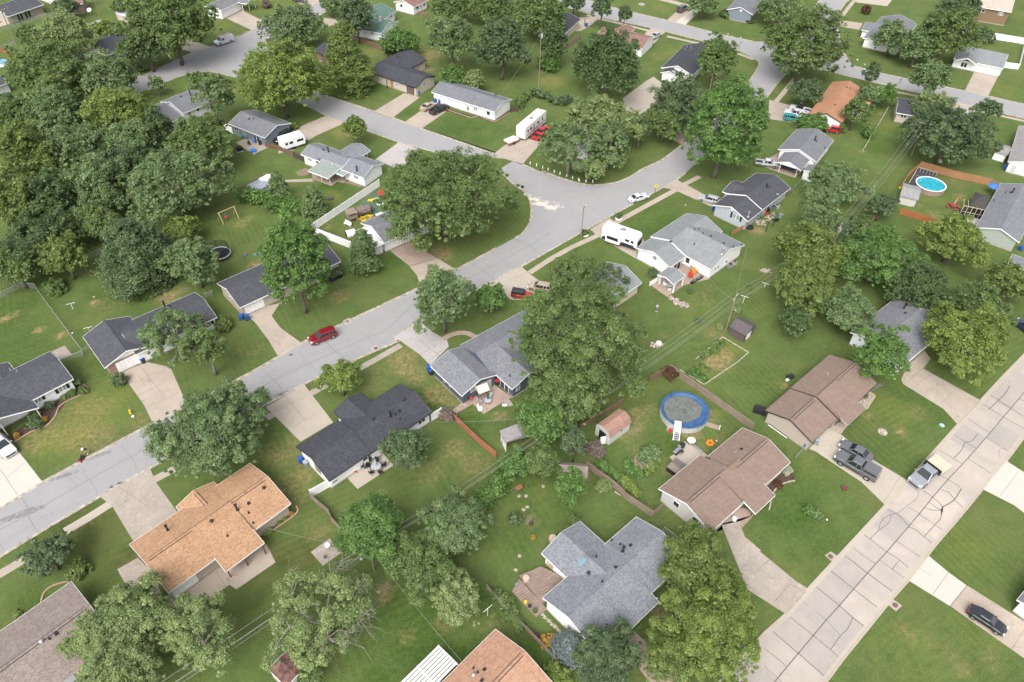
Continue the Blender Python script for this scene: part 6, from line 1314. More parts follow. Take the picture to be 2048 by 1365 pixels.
fence('slat', 'k1245,250 k1560,475 k1885,705', 1.6, W_DRK if False else W_GRY, 'grey-brown fence behind the round covered pool'); fence('picket', 'j440,1245 j580,1365 n600,115 n712,232', 1.3, W_GRY, 'wooden fence going down from the white vinyl corner'); fence('picket', 'n1810,640 n1900,745 n2028,890 o130,965 o330,1175 o385,1240', 1.1, W_GRY, 'low weathered fence beside the daylilies')
fence('slat', 'v300,140 v860,300 v1450,428', 1.8, W_CED, 'tan wooden fence behind the turquoise pool'); fence('slat', 'v300,140 v120,300 v0,480', 1.5, W_CED, 'wooden fence on the left side of the pool deck'); fence('picket', 'v-20,890 v320,990 v640,1108 v760,1112', 1.5, wood('new_cedar', (.42, .15, .06), 1, 0, 0), 'bright orange-brown picket fence in the pool yard'); fence('picket', 'v1450,430 v1600,480', 1.6, W_GRY, 'short grey fence between pool yard fence and the large house')
fence('picket', 'h690,525 h790,460 h875,378', 1.3, W_GRY, 'weathered grey fence beside the back lane'); fence('picket', 'c430,388 c553,305', 1.5, W_GRY, 'grey fence beside the cream house'); fence('picket', 'b700,292 b850,342 b990,398', 1.4, W_BRN, 'brown fence in front of the green-roofed house')
fence('vinyl', 'd1548,262 d1690,292 d2045,350', 1.8, WHITEP, 'white vinyl fence across the top right lawns'); fence('vinyl', 'd2020,380 d1978,545 d1870,530', 1.6, WHITEP, 'white vinyl fence returning to the garage at top right')
fence('slat', 's655,1180 s885,1060', 1.1, W_CED, 'short brown fence between the pale blue and white houses'); fence('picket', 's1510,560 s1590,500', 1.0, W_GRY, 'small grey fence at the corner of the near-black roof'); fence('chain', 's1590,500 s1760,310', 1.0, METAL, 'thin wire fence climbing to the small white shed')
fence('chain', 'e305,965 u1320,552', 1.1, METAL, 'long chain-link fence with pale rail between two back lawns'); fence('chain', 'e-60,1040 e180,918 e290,930', 1.2, METAL, 'chain-link fence along the woods at the left edge'); fence('chain', 'u935,690 u1315,560', 1.1, METAL, 'chain-link fence beside the square back pad'); fence('chain', 'u1300,545 u1400,475', 1.0, METAL, 'short chain-link gate against the L-shaped roof'); fence('chain', 'e615,735 e800,650', 1.2, METAL, 'chain-link fence by the dense blue-green conifer'); fence('chain', 'e1600,1000 e1665,975', 1.0, METAL, 'tiny chain-link piece between two slate roofs')
fence('chain', 'd958,870 d768,1190', 1.2, plain('pale_rail', (.62, .60, .52), .6), 'pale slanting wire fence across the right back lawns'); fence('chain', 'o1195,185 o1385,325', 1.0, plain('old_rail', (.42, .38, .30), .7), 'wire fence between the speckled roof and brown-roofed house'); fence('vinyl', 'g1088,908 g1162,862', 1.0, WHITEP, 'low white gate panel beside the pavilion'); fence('vinyl', 'a1745,1005 a1818,1045', 1.6, WHITEP, 'white fence piece left of the blue-grey house')
fence('picket', 'b85,1150 b200,1180 b300,1225', 1.2, W_BRN, 'brown fence behind the travel trailer'); fence('picket', 'b308,1232 b378,1262', 1.5, W_DRK, 'dark fence beside the streaky grey roof'); fence('picket', 'b1990,880 c60,870', 1.3, W_DRK, 'dark fence at the end of the long white house'); fence('picket', 'e1880,170 e1960,140 e2028,90', 1.1, W_GRY, 'curved grey fence round the metal-roofed shed'); fence('chain', 'a0,395 a130,350', 1.1, METAL, 'chain-link fence at the foot of the top left pole'); fence('picket', 'w-30,790 w175,880', 1.2, W_RED, 'red-brown fence beside the pool at the left edge'); fence('chain', 'w0,510 w700,290 w1200,140', 1.0, METAL, 'wire fence crossing the top left lawns'); fence('chain', 'l240,935 l325,850', 1.0, METAL, 'wire fence by the blue bin between brown roofs')
# ------------------------------------------------------------------ utility poles and wires
W_POLE = wood('pole_wood', (.26, .20, .15), 1, 0, 0)
POLES = {}
def pole(key, base, top, label, arm=True, transformer=False, lamp=False, r=.14, m=None):
    b = G(base); h = top_height(base, top); POLES[key] = Vector((b.x, b.y, h)); t = thing('utility_pole', label, 'pole', (b.x, b.y, 0), 1.05, 'wooden poles carrying the overhead wires')
    mb = MB(); mb.tube([(0, 0, 0), (0, 0, h)], [r, r * .72], 8); mb.build('post', m or W_POLE, t)
    if arm: mb = MB(); mb.bar((-1.1, 0, h - .35), (1.1, 0, h - .35), .1, .12); mb.build('crossarm', m or W_POLE, t); mb = MB(); [mb.cyl((x, 0, h - .3), .05, .16, 6) for x in (-1, -.5, .5, 1)]; mb.build('insulator', WHITEP, t)
    if transformer: mb = MB(); mb.cyl((.42, 0, h - 2.0), .27, .95, 12); mb.build('transformer', plain('transformer_grey', (.55, .58, .60), .4, .05), t)
    if lamp: mb = MB(); mb.tube([(0, 0, h - 2.6), (-1.0, .5, h - 2.2)], .04, 6); mb.build('lamp_arm', METAL, t); mb = MB(); mb.dome((-1.15, .58, h - 2.3), .22, .2, 10); mb.build('lamp_head', METAL, t)
    return t
pole('A', 'n930,490', 'n880,290', 'wooden utility pole with a street lamp arm at the bottom centre', arm=False, lamp=True)
pole('B', 'k478,728', 'k508,542', 'bare wooden utility pole beside the barn-shaped shed', arm=True)
pole('C', 'g1685,1250', 'g1760,985', 'wooden utility pole beside the dark wooden shed'); pole('D', 'h520,645', 'h598,425', 'utility pole with a round white transformer on the back lane', transformer=True)
pole('E', 'd1148,1215', 'd1290,900', 'tall utility pole at the left of the huge dark tree'); pole('F', 'c222,725', 'c248,238', 'tall utility pole with a transformer in the top centre yards', transformer=True, arm=False)
pole('G', 'c1548,750', 'c1590,568', 'roadside utility pole between the round tree and the massive bright tree'); pole('H', 'g553,530', 'g600,285', 'slim utility pole on the grass strip by the ring planter', r=.11)
pole('I', 'f405,490', 'f360,290', 'old wooden pole at the white vinyl fence corner', arm=False); pole('J', 'w265,730', 'w0,150', 'thick double utility pole in the top left yard', transformer=True); pole('K', 'w1555,240', 'w1470,0', 'thin utility pole near the two small sheds', arm=False, r=.1); pole('L', 'b1308,175', 'b1305,20', 'thin pole in the grass below the red-brown roof', arm=False, r=.1)
M_WIRE = plain('wire', (.30, .30, .30), .6, .05)
def wire(label, a, b, offs=((0, 0),), sag=.8, r=.018):
    o = Vector((a.x, a.y, 0)); t = thing('overhead_wire', label, 'wire', o, 0, 'overhead wires'); d = (b - a); q = Vector((-d.y, d.x, 0)).normalized()
    for x, z in offs:
        p0 = a + q * x + Vector((0, 0, z)) - o; p1 = b + q * x + Vector((0, 0, z)) - o; n = 14
        mb = MB(); mb.tube([p0.lerp(p1, i / n) - Vector((0, 0, sag * 4 * (i / n) * (1 - i / n))) for i in range(n + 1)], r, 4); mb.build('cable', M_WIRE, t)
    return t
three = ((-.9, -.25), (0, -.05), (.9, -.25), (0, -1.3)); PE = G('d1990,0'); OUT = G('m1750,1365')
wire('overhead wires from the lamp pole to the pole at the barn-shaped shed', POLES['A'], POLES['B'], ((-.4, -.2), (.4, -.4), (0, -1.2))); wire('overhead wires between the barn-shaped shed pole and the dark shed pole', POLES['B'], POLES['C'], three); wire('overhead wires from the dark shed pole to the transformer pole', POLES['C'], POLES['D'], three); wire('overhead wires from the transformer pole to the tall right-hand pole', POLES['D'], POLES['E'], three, 1.2)
q = POLES['A'] + (POLES['A'] - POLES['B']).normalized() * 45; q.z = 7.2; wire('overhead wires leaving the lamp pole over the half-dead tree', POLES['A'], q, ((-.4, -.2), (.4, -.4), (0, -1.2), (.2, -1.7)))
def drop(k, tok, label, z=3.2): wire(label, POLES[k] - Vector((0, 0, .8)), G(tok, z), ((0, 0),), .6, .014)
drop('C', 'g1555,840', 'service wire from the dark shed pole to the white house corner'); drop('C', 'g1850,600', 'service wire crossing the lawn to the end of the light grey roof'); drop('B', 'j1400,640', 'service wire to the end of the charcoal roof'); drop('A', 'n1610,1200', 'service wire running down to the salmon roof'); drop('A', 'n90,160', 'service wire from the lamp pole to the orange-tan roof'); drop('D', 's1570,450', 'service wire from the transformer pole to the near-black roof'); drop('F', 'b1900,760', 'service wire from the tall pole to the long white house'); drop('J', 'w800,80', 'service wire in the top left corner'); drop('H', 'g1000,600', 'service wire over the camper')
# ------------------------------------------------------------------ small buildings
def pyramid_or_gable(t, w, d, z0, z1, m, over=.12, name='roof'):
    mb = MB(); a, b = w / 2 + over, d / 2 + over
    for sy in (-1, 1): P = [(-a, sy * b, z0), (a, sy * b, z0), (a, 0, z1), (-a, 0, z1)]; mb.poly(P if sy < 0 else P[::-1], 0, [(0, 0), (w, 0), (w, d * .55), (0, d * .55)] if sy < 0 else [(0, d * .55), (w, d * .55), (w, 0), (0, 0)]); mb.poly([(p[0], p[1], p[2] - .06) for p in (P[::-1] if sy < 0 else P)])
    for sx in (-1, 1): mb.poly([(sx * a, -b, z0 - .07), (sx * a, b, z0 - .07), (sx * a, 0, z1)])
    return mb.build(name, m, t)
def hut(nm, label, A, B, C, z, wallm, roofm, rise=.7, cat='shed', door=None, gambrel=False):
    """A-B: long side under the eave at height z, C: a point of the other eave"""
    a, b, c = G(A, z), G(B, z), G(C, z); d = b - a; L = d.length; ang = math.atan2(d.y, d.x); n = Vector((-d.y, d.x, 0)).normalized(); W = (c - a).dot(n); ctr = (a + b) / 2 + n * W / 2; W = abs(W)
    t = thing(nm, label, cat, (ctr.x, ctr.y, 0), ang); bxp('wall', (0, 0, z / 2), (L - .2, W - .2, z), wallm, t)
    if gambrel:
        mb = MB(); hw = W / 2; pr = [(-hw - .05, z - .1), (-hw * .72, z + rise * .68), (0, z + rise), (hw * .72, z + rise * .68), (hw + .05, z - .1)]
        for (y0, z0), (y1, z1) in zip(pr, pr[1:]): l = math.hypot(y1 - y0, z1 - z0); mb.poly([(-L / 2, y0, z0), (L / 2, y0, z0), (L / 2, y1, z1), (-L / 2, y1, z1)], 0, [(0, 0), (L, 0), (L, l), (0, l)])
        mb.build('roof', roofm, t)
        for sx in (-1, 1): mb = MB(); mb.poly([(sx * (L / 2 - .1), y, zz - .02) for y, zz in pr]); mb.build('gable', wallm, t)
    else: pyramid_or_gable(t, L, W, z, z + rise, roofm); mb = MB(); [mb.poly([(sx * (L / 2 - .1), -W / 2 + .1, z - .01), (sx * (L / 2 - .1), W / 2 - .1, z - .01), (sx * (L / 2 - .1), 0, z + rise - .1)]) for sx in (-1, 1)]; mb.build('gable', wallm, t)
    if door: bxp('door', (door * (L / 2 - .07), 0, .95), (.08, min(1.3, W * .5), 1.8), DARKM if door < 0 else WHITEP, t)
    return t, L, W
t, L, W = hut('barn_shed', 'barn-shaped shed with a pinkish-brown roof and its door ajar', 'k780,765', 'k948,640', 'k668,668', 1.9, S_LGREY, shingle('salmon_shingle', (.27, .15, .115), (.36, .21, .165), (.4, .25, .2)), 1.15, gambrel=True, door=-1)
bxp('open_door', (-L / 2 - .5, -.7, .95), (.85, .06, 1.7), WHITEP, t, -.5); bxp('wall_vent', (.3, -W / 2 + .07, 1.4), (.3, .06, .2), DARKM, t)
hut('wooden_shed', 'dark weathered wooden shed beside the middle utility pole', 'g1718,1225', 'g1835,1290', 'g1820,1140' if False else 'g1800,1150', 1.9, wood('shed_boards', (.12, .095, .09), 1, 0, .2), shingle('shed_shingle', (.085, .07, .075), (.12, .10, .105)), .9, door=1)
hut('shed', 'small white shed with a grey roof near the right edge', 'd1800,1185', 'd1895,1215', 'd1815,1112', 1.9, S_WHITE, R_OLD, .6); hut('metal_shed', 'domed white metal shed near the top left trees', 'w1800,215', 'w1960,265', 'w1860,150', 1.8, plain('cream_metal', (.55, .48, .40)), plain('pale_metal', (.68, .66, .68), .3, .1, 2, .3), .8, gambrel=True)
hut('metal_shed', 'low yellowish shed with a grey metal roof in the top left yard', 'w1480,425', 'w1640,345', 'w1430,360', 1.6, plain('yellow_wall', (.62, .56, .33)), plain('grey_metal_roof', (.42, .42, .44), .4, .15, 2, .3), .4); hut('pool_shed', 'grey-roofed shed standing against the turquoise pool deck', 'v10,590', 'v290,660', 'v110,395', 1.9, S_LGREY, shingle('grey_mottle', (.2, .2, .2), (.3, .3, .3), (.38, .38, .38)), .7)
hut('metal_shed', 'metal-roofed shed behind the white canopy near the overgrown hedge', 'f10,165', 'f115,115', 'f-40,110', 1.8, S_LGREY, plain('blue_grey_metal', (.34, .36, .42), .4, .15, 3, .2), .35); hut('canopy', 'small white canopy beside the metal-roofed shed', 'f80,95', 'f145,60', 'f50,60', 2.0, plain('canopy_frame', (.5, .5, .5)), WHITEP, .35, 'canopy')
hut('pump_house', 'small pinkish building showing behind the yellow-olive tree', 'h490,790', 'h575,735', 'h470,690', 2.0, plain('pinkish_block', (.50, .43, .38), .9, .2, 1), plain('pink_grey_roof', (.46, .42, .40), .8, .2, 1.5), .3, 'building')
def shelter(nm, label, A, B, C, z, roofm, postm, rise=.8, hip=False, cat='shelter', extra=None):
    a, b, c = G(A, z), G(B, z), G(C, z); d = b - a; L = d.length; ang = math.atan2(d.y, d.x); n = Vector((-d.y, d.x, 0)).normalized(); W = (c - a).dot(n); ctr = (a + b) / 2 + n * W / 2; W = abs(W)
    t = thing(nm, label, cat, (ctr.x, ctr.y, 0), ang)
    if hip:
        mb = MB(); a_, b_ = L / 2, W / 2; r = max(0, a_ - b_) + .25; c_ = [(-a_, -b_, z), (a_, -b_, z), (a_, b_, z), (-a_, b_, z)]; r0, r1 = (-r, 0, z + rise), (r, 0, z + rise)
        for f in ((c_[0], c_[1], r1, r0), (c_[2], c_[3], r0, r1), (c_[1], c_[2], r1), (c_[3], c_[0], r0)): mb.poly(f, 0, [(p[0] + p[1] * .3, p[1] + p[2]) for p in f])
        mb.poly(c_[::-1]); mb.build('roof', roofm, t)
    elif rise == 0: bxp('roof', (0, 0, z), (L, W, .12), roofm, t)
    else: pyramid_or_gable(t, L, W, z, z + rise, roofm, 0)
    for sx in (-1, 1):
        for sy in (-1, 1): bxp('post', (sx * (L / 2 - .25), sy * (W / 2 - .25), z / 2), (.14, .14, z), postm, t)
    return t, L, W
shelter('garden_gazebo', 'weathered grey gazebo roof behind the rounded green tree', 'k375,1060', 'k605,1080', 'k500,930' if False else 'k560,965', 2.3, wood('grey_planks', (.30, .25, .215), 1, 0, .2), W_GRY, 1.0, False, 'gazebo')
t, L, W = shelter('gazebo', 'dark hip-roofed gazebo between the pool yard and the large house', 'v1140,740', 'v1400,818', 'v1290,540', 2.4, shingle('black_roof', (.045, .04, .04), (.07, .065, .065)), DARKM, .9, True, 'gazebo')
a = G('v1220,830', 1.0); t = thing('screened_porch', 'screened porch frame with pale studs beside the dark gazebo', 'porch', (a.x, a.y, 0), math.atan2((G('v1385,930') - G('v1060,860')).y, (G('v1385,930') - G('v1060,860')).x)); bxp('floor', (0, 0, .05), (5.2, 2.6, .1), DARKM, t)
mb = MB()
for i in range(7): mb.bar((-2.6 + i * .86, -1.3, 0), (-2.6 + i * .86, -1.3, 2.3), .08); mb.bar((-2.6 + i * .86, -1.3, 2.3), (-2.6 + i * .86, 1.3, 2.4), .06)
mb.bar((-2.6, -1.3, 2.3), (2.6, -1.3, 2.3), .1); mb.bar((-2.6, -1.3, 1), (2.6, -1.3, 1), .06); mb.build('frame', plain('pale_studs', (.6, .5, .4)), t)
t, L, W = shelter('weathered_carport', 'weathered grey carport with white posts half buried in green growth', 'A1010,1140', 'A925,945' if False else 'A925,950', 'A1500,900', 2.3, R_OLD, WHITEP, .5, False, 'carport'); bxp('side_panel', (-L * .1, W / 2 - .2, .9), (L * .4, .08, 1.5), WHITEP, t)
# white slatted pergola
z = 2.6; a, b, c = G('n1430,1072', z), G('n1583,1222', z), G('n1115,1370', z); d = b - a; L = d.length; n = Vector((-d.y, d.x, 0)).normalized(); W = (c - a).dot(n) * 1.1; ang = math.atan2(d.y, d.x); ctr = (a + b) / 2 + n * W / 2; W = abs(W)
t = thing('patio_pergola', 'white slatted pergola attached to the salmon-roofed house', 'pergola', (ctr.x, ctr.y, 0), ang); sgn = 1
for k in range(int(L / .40)): bxp('slat', (-L / 2 + .2 + k * .40, 0, z), (.27, W, .06), WHITEP, t)
for sy in (-1, 0, 1): bxp('beam', (0, sy * (W / 2 - .06), z - .1), (L, .12, .12), WHITEP, t)
for sx in (-1, 1):
    for sy in (-1, 1): bxp('post', (sx * (L / 2 - .1), sy * (W / 2 - .1), z / 2 - .1), (.16, .16, z - .2), plain('red_post', (.2, .05, .03)), t)
# decks
def deck(nm, label, toks, z, m, cat='deck'):
    pts = GP(toks, z); o = pts[0]; t = thing(nm, label, cat, (o.x, o.y, 0)); mb = MB(); P = [(p.x - o.x, p.y - o.y) for p in pts]; mb.poly([(x, y, z) for x, y in P])
    for i in range(len(P)): p, q = P[i - 1], P[i]; mb.poly([(p[0], p[1], z), (q[0], q[1], z), (q[0], q[1], 0), (p[0], p[1], 0)])
    mb.build('boards', m, t); return t
W_DECK = wood('weathered_deck', (.30, .225, .185), 1, -.62 + PI / 2, .34, .5)
deck('timber_deck', 'weathered upper deck against the speckled roof', 'o75,530 o240,460 o425,545 o280,730 o250,745', .55, W_DECK); deck('timber_deck', 'weathered lower deck step with potted plants', 'o15,655 o70,555 o290,790 o205,857', .22, W_DECK); deck('pool_deck', 'dark raised deck beside the turquoise pool', 'v150,370 v300,120 v610,210 v560,300 v320,420', 1.0, plain('dark_deck', (.06, .058, .07), .8, .3, 2))
mb = MB(); pts = GP('v150,370 v300,120 v610,210', 2.0); o = G('v150,370')
t = thing('deck_railing', 'pale railing round the dark pool deck', 'railing', (o.x, o.y, 0))
for p, q in zip(pts, pts[1:]):
    mb.bar(p - o, q - o, .07)
    for i in range(7): s = p.lerp(q, i / 6) - o; mb.bar(s, Vector((s.x, s.y, 1.0)), .05)
mb.build('rail', plain('pale_rail2', (.55, .48, .42)), t)
# pools
def pool(label, tok, rpx, h, watermat, wallm, rimm, cover=False, name='swimming_pool', ry=None):
    p = G(tok, h); r = rpx * depth(p) / FPX; t = thing(name, label, 'pool', (p.x, p.y, 0)); mb = MB(); n = 32
    for i in range(n): a, b = 2 * PI * i / n, 2 * PI * (i + 1) / n; mb.poly([(r * math.cos(a), r * math.sin(a), 0), (r * math.cos(b), r * math.sin(b), 0), (r * math.cos(b), r * math.sin(b), h), (r * math.cos(a), r * math.sin(a), h)]); mb.box((r * 1.005 * math.cos(a), r * 1.005 * math.sin(a), h / 2), (.05, .12, h), a)
    mb.build('wall', wallm, t); mb = MB()
    for i in range(n):
        a, b = 2 * PI * i / n, 2 * PI * (i + 1) / n; r0, r1 = r * .95, r * 1.03
        mb.hexa([(r0 * math.cos(a), r0 * math.sin(a), h - .04), (r1 * math.cos(a), r1 * math.sin(a), h - .04), (r1 * math.cos(b), r1 * math.sin(b), h - .04), (r0 * math.cos(b), r0 * math.sin(b), h - .04), (r0 * math.cos(a), r0 * math.sin(a), h + .03), (r1 * math.cos(a), r1 * math.sin(a), h + .03), (r1 * math.cos(b), r1 * math.sin(b), h + .03), (r0 * math.cos(b), r0 * math.sin(b), h + .03)])
    mb.build('rim', rimm, t); mb = MB(); zz = h - .12
    rings = [r * .955, r * .91, r * .86, r * .4]; zs = [h - .02, h - .10, h - .2, h - .2] if cover else [zz] * 4
    for (ra, za), (rb, zb) in zip(zip(rings, zs), list(zip(rings, zs))[1:]):
        for i in range(n): a, b = 2 * PI * i / n, 2 * PI * (i + 1) / n; mb.poly([(ra * math.cos(a), ra * math.sin(a), za), (ra * math.cos(b), ra * math.sin(b), za), (rb * math.cos(b), rb * math.sin(b), zb), (rb * math.cos(a), rb * math.sin(a), zb)])
    mb.disc((0, 0, zs[-1]), r * .4, n); mb.build('cover' if cover else 'water', watermat, t, smooth=False); return t, r, p
def watermat(name, c, rough=.08):
    m, N, L, P = newmat(name); pos = geopos(N); nn = noise(N, L, 1.1, 5, .7, pos, 1.0); L.new(mixc(N, L, ramp(N, L, nn, .35, .65), tuple(x * .72 for x in c), tuple(min(1, x * 1.25) for x in c)), P.inputs['Base Color'])
    P.inputs['Roughness'].default_value = rough; bp = N.new('ShaderNodeBump'); bp.inputs['Strength'].default_value = .25; bp.inputs['Distance'].default_value = .03; L.new(noise(N, L, 4, 3, .6, pos), bp.inputs['Height']); L.new(bp.outputs[0], P.inputs['Normal']); return m
BLUEC = plain('blue_cover', (.042, .105, .235), .45, .15, 1.2)
t, r, p = pool('round above-ground pool with a blue cover sagging under murky water', 'k1365,545', 47.5, 1.3, BLUEC, plain('pool_wall', (.45, .46, .44), .5, .1, 1), BLUEC, True)
mb = MB(); rs = random.Random(5); n = 40; P_ = [(r * .82 * (1 + .04 * math.sin(3 * a + 1) + .05 * math.sin(7 * a)) * math.cos(a) - .12 * r, r * .74 * (1 + .08 * math.sin(2 * a)) * math.sin(a) + .06 * r, 1.14) for a in [2 * PI * i / n for i in range(n)]]; mb.poly(P_); mb.build('standing_water', watermat('murky_water', (.135, .145, .135), .12), t)
lt = G('B900,205', 1.4); lb = G('B870,490'); dd = lt - lb; dd.z = 0; lad = thing('pool_ladder', 'white A-shaped ladder over the edge of the blue-covered pool', 'ladder', (lb.x, lb.y, 0), math.atan2(dd.y, dd.x)); Ll = dd.length
mb = MB(); [mb.bar((0, y, .1), (Ll - .6, y, 1.75), .09, .2) for y in (-.45, .45)]; mb.build('side_rail', WHITEP, lad)
for i in range(8): f = (i + .5) / 8; bxp('step', (f * (Ll - .6), 0, .12 + 1.6 * f), (.26, .82, .05), WHITEP if i > 3 else METAL, lad)
bxp('platform', (Ll - .35, 0, 1.75), (.8, 1.0, .06), WHITEP, lad)
t, r2, p2 = pool('turquoise round pool with a white rim', 'v508,395', 28, 1.25, watermat('pool_water', (.035, .33, .42)), plain('brown_pool_wall', (.30, .22, .19)), WHITEP); mb = MB(); mb.tube([(-r2 * .8, r2 * .6, .9), (-r2 * .85, r2 * .75, 2.0), (-r2 * .6, r2 * .5, 2.0), (-r2 * .6, r2 * .4, .9)], .03, 6); mb.build('grab_rail', METAL, t)
pool('small round blue-rimmed pool at the left edge', 'w15,960', 11, 1.0, watermat('pool_water2', (.15, .36, .42)), WHITEP, plain('blue_rim', (.05, .25, .5)))
splash('gravel', 'k1260,700', 11, 6, M_STONE, .06, .4, 4, rough=.25); splash('bed', 'i1720,1015', 8, 3, M_SOIL, .012, .5, 6, rough=.6)
# timber borders, garden beds
def border(label, toks, w=.14, h=.14, m=None, name='garden_edging', cat='edging', closed=False):
    pts = GP(toks); pts = smooth(pts, 4) if closed == 's' else pts; o = pts[0]; t = thing(name, label, cat, (o.x, o.y, 0)); mb = MB()
    for a, b in zip(pts, pts[1:]): mb.bar(a - o + Vector((0, 0, h / 2)), b - o + Vector((0, 0, h / 2)), w, h)
    mb.build('edging_board', m or plain('pale_timber', (.42, .38, .30), .9, .2, 2), t); return t
border('pale timber edging round the big bare vegetable plot', 'k1450,152 k1660,-20 k1700,5 k1860,100 k1775,175 k1700,225 k1515,352 k1325,235'); border('timber edging of the small vegetable bed', 'k895,980 k1020,1080 k1060,1050'); border('brick-pink edging of the curved shrub bed at the left', 'i110,800 i250,715 i370,665 i430,600 i460,530 i520,480 i600,445 i670,410 i690,385 i650,350', .22, .12, plain('brick_edging', (.40, .26, .19)), closed='s'); border('brick edging under the orange-tan roof', 'n80,215 n200,140 n310,60 n335,20 n320,-10', .2, .12, plain('brick_edging', (.40, .26, .19)), closed='s')
border('timber edging of the small bed before the pinkish-brown roof', 'l720,485 l800,545 l868,440 l820,405', .16, .14, plain('new_timber', (.5, .37, .22))); border('stone edging of the bed by the taupe roof', 'm320,740 m345,670 m400,620 m480,590 m555,580', .2, .12, plain('brick_edging', (.40, .26, .19)), closed='s'); border('stone edging beside the white flowers', 'k2020,1330 l70,1200 l120,1140 l190,1110 l240,1100', .2, .12, M_STONE, closed='s'); border('low timber along the grass by the picket fence', 'k815,1185 k860,1215', .12, .1); border('brick edging along the front of the long white house', 'b1480,850 b1560,880 b1620,900 b1680,920 b1750,905 b1800,930 b1870,955 b1990,880', .2, .1, plain('brick_edging', (.40, .26, .19)))
def bedpatch(toks, m, z=.03): return slab('planting_bed', GP(toks), z, m)
bedpatch('i290,530 i350,490 i560,400 i590,390 i600,360 i660,350 i690,385 i670,410 i600,445 i520,480 i430,600 i370,665 i310,640', M_MULCH); bedpatch('i70,745 i200,660 i310,640 i370,665 i250,715 i110,800', M_MULCH, .034); bedpatch('f510,905 f500,860 f660,790 f695,810 f680,840 f600,880', M_BLACKMULCH); bedpatch('b1500,850 b1680,905 b1750,885 b1865,940 b1990,868 b1998,880 b1868,962 b1740,915 b1640,915 b1480,862', M_MULCH); bedpatch('l720,485 l800,545 l868,440 l820,405', M_STONE, .038); bedpatch('n20,200 n190,130 n300,50 n320,0 n335,20 n310,60 n200,140 n80,215', M_MULCH); bedpatch('k2015,1140 l160,1010 l240,1060 l230,1100 l100,1150 l60,1200', M_MULCH); bedpatch('o160,1010 o200,960 o360,1080 o330,1150', M_MULCH); bedpatch('q640,880 q780,860 q920,850 q1000,900 q1130,960 q1090,975 q960,930 q840,910', M_SOIL); bedpatch('q80,740 q230,680 q320,700 q300,760 q230,800 q130,790', M_SOIL)
bedpatch('k895,980 k1060,850 k1185,940 k1020,1080', M_SOIL)
hedge('feathery grey-green asparagus rows in the small vegetable bed', 'k1010,940 k1060,900 k1090,870 k1130,910 k1070,960', 1.3, .6, 'gg', 'vegetable_row', 'vegetables', seed=5); hedge('low leafy beans at the edge of the small vegetable bed', 'k910,975 k960,1015 k1020,1060', 1.3, .4, 'bg', 'vegetable_row', 'vegetables', seed=6); hedge('yellowish squash plants on the right of the small vegetable bed', 'k1060,1040 k1150,960', 1.0, .5, 'yg', 'vegetable_row', 'vegetables', seed=7)
hedge('straggling greens along the top of the bare vegetable plot', 'k1500,130 k1540,110 k1600,60 k1660,20', 1.0, .2, 'mg', 'vegetable_row', 'vegetables', seed=8, n=300); hedge('green weeds at the lower corner of the bare vegetable plot', 'k1420,240 k1450,270 k1510,310', 1.3, .25, 'bg', 'vegetable_row', 'vegetables', seed=9, n=300); hedge('grass tufts beside the bare vegetable plot soil', 'k1480,190 k1540,240', .8, .15, 'mg', 'vegetable_row', 'vegetables', seed=10, n=200)
slab('play_surface', GP('C735,560 C975,362 C1090,305 C1330,560 C1240,620 C1000,700 C880,640'), .03, plain('green_rubber', (.085, .14, .085), .9, .15, 1.2))
# ------------------------------------------------------------------ wheelie bins, each a copy of one
BINB = plain('bin_blue', (.02, .09, .36), .45, .05); BINK = plain('bin_dark', (.035, .04, .05), .5, .1)
def make_bin(body, lid):
    t = thing('wheelie_bin', 'x', 'bin', (0, 0, 0), 0, 'wheelie bins beside the houses'); bxp('body', (0, 0, .5), (.52, .60, .92), body, t, 0, 1.12); bxp('lid', (0, 0, 1.02), (.64, .74, .1), lid, t, 0, .9)
    for sx in (-1, 1): mb = MB(); mb.tube([(sx * .2, .33, .12), (sx * .3, .33, .12)], .12, 8); mb.build('wheel', RUBBER, t)
    return t
PROTO = {'b': make_bin(BINK, BINB), 'g': make_bin(GREYP, plain('bin_grey_lid', (.30, .33, .37), .5, .05)), 'B': make_bin(BINB, BINB)}; used = set()
for k, tok, lab in [('B', 'b1275,740', 'blue wheelie bin at the brown garage corner, nearer one'), ('B', 'b1295,722', 'blue wheelie bin at the brown garage corner, rear one'), ('B', 'b1408,802', 'blue wheelie bin behind the tan sedan, left one'), ('B', 'b1442,808', 'blue wheelie bin behind the tan sedan, right one'),
    ('B', 'j360,955', 'blue-lidded bin at the gable of the charcoal-roofed house'), ('g', 'j400,985', 'grey bin at the gable of the charcoal-roofed house'), ('B', 'e1888,1165', 'blue bin in front of the tan garage, left one'), ('B', 'e1935,1168', 'blue bin in front of the tan garage, right one'),
    ('B', 't140,1260', 'blue-lidded bin beside the slate-blue wall'), ('b', 't170,1320', 'black bin beside the slate-blue wall'), ('B', 's362,785', 'blue bin at the corner of the pale blue-grey gable'), ('B', 'l312,835', 'bright blue bin between the two brown roofs'), ('g', 'l405,808', 'grey bin at the garage of the brown-roofed tan house'),
    ('g', 'x385,258', 'grey bin at the corner of the pillared house'), ('B', 'c595,210', 'blue bin beside the cream house carport'), ('B', 'd1875,1320', 'blue bin at the white wall on the right edge'), ('B', 'z1960,475', 'blue bin below the sage gable'), ('B', 'b270,1165', 'blue tub beside the small travel trailer'), ('b', 'i1118,180', 'dark bin beside the white garage door and brick')]:
    lab_ = lab; r = PROTO[k]
    if k not in used: used.add(k); r.location = G(tok); r['label'] = lab_; r.rotation_euler = (0, 0, .6)
    else: dup(r, lab_, G(tok), random.uniform(0, 6))
for k, r in PROTO.items():
    if k not in used: [bpy.data.objects.remove(c) for c in list(r.children)]; bpy.data.objects.remove(r)
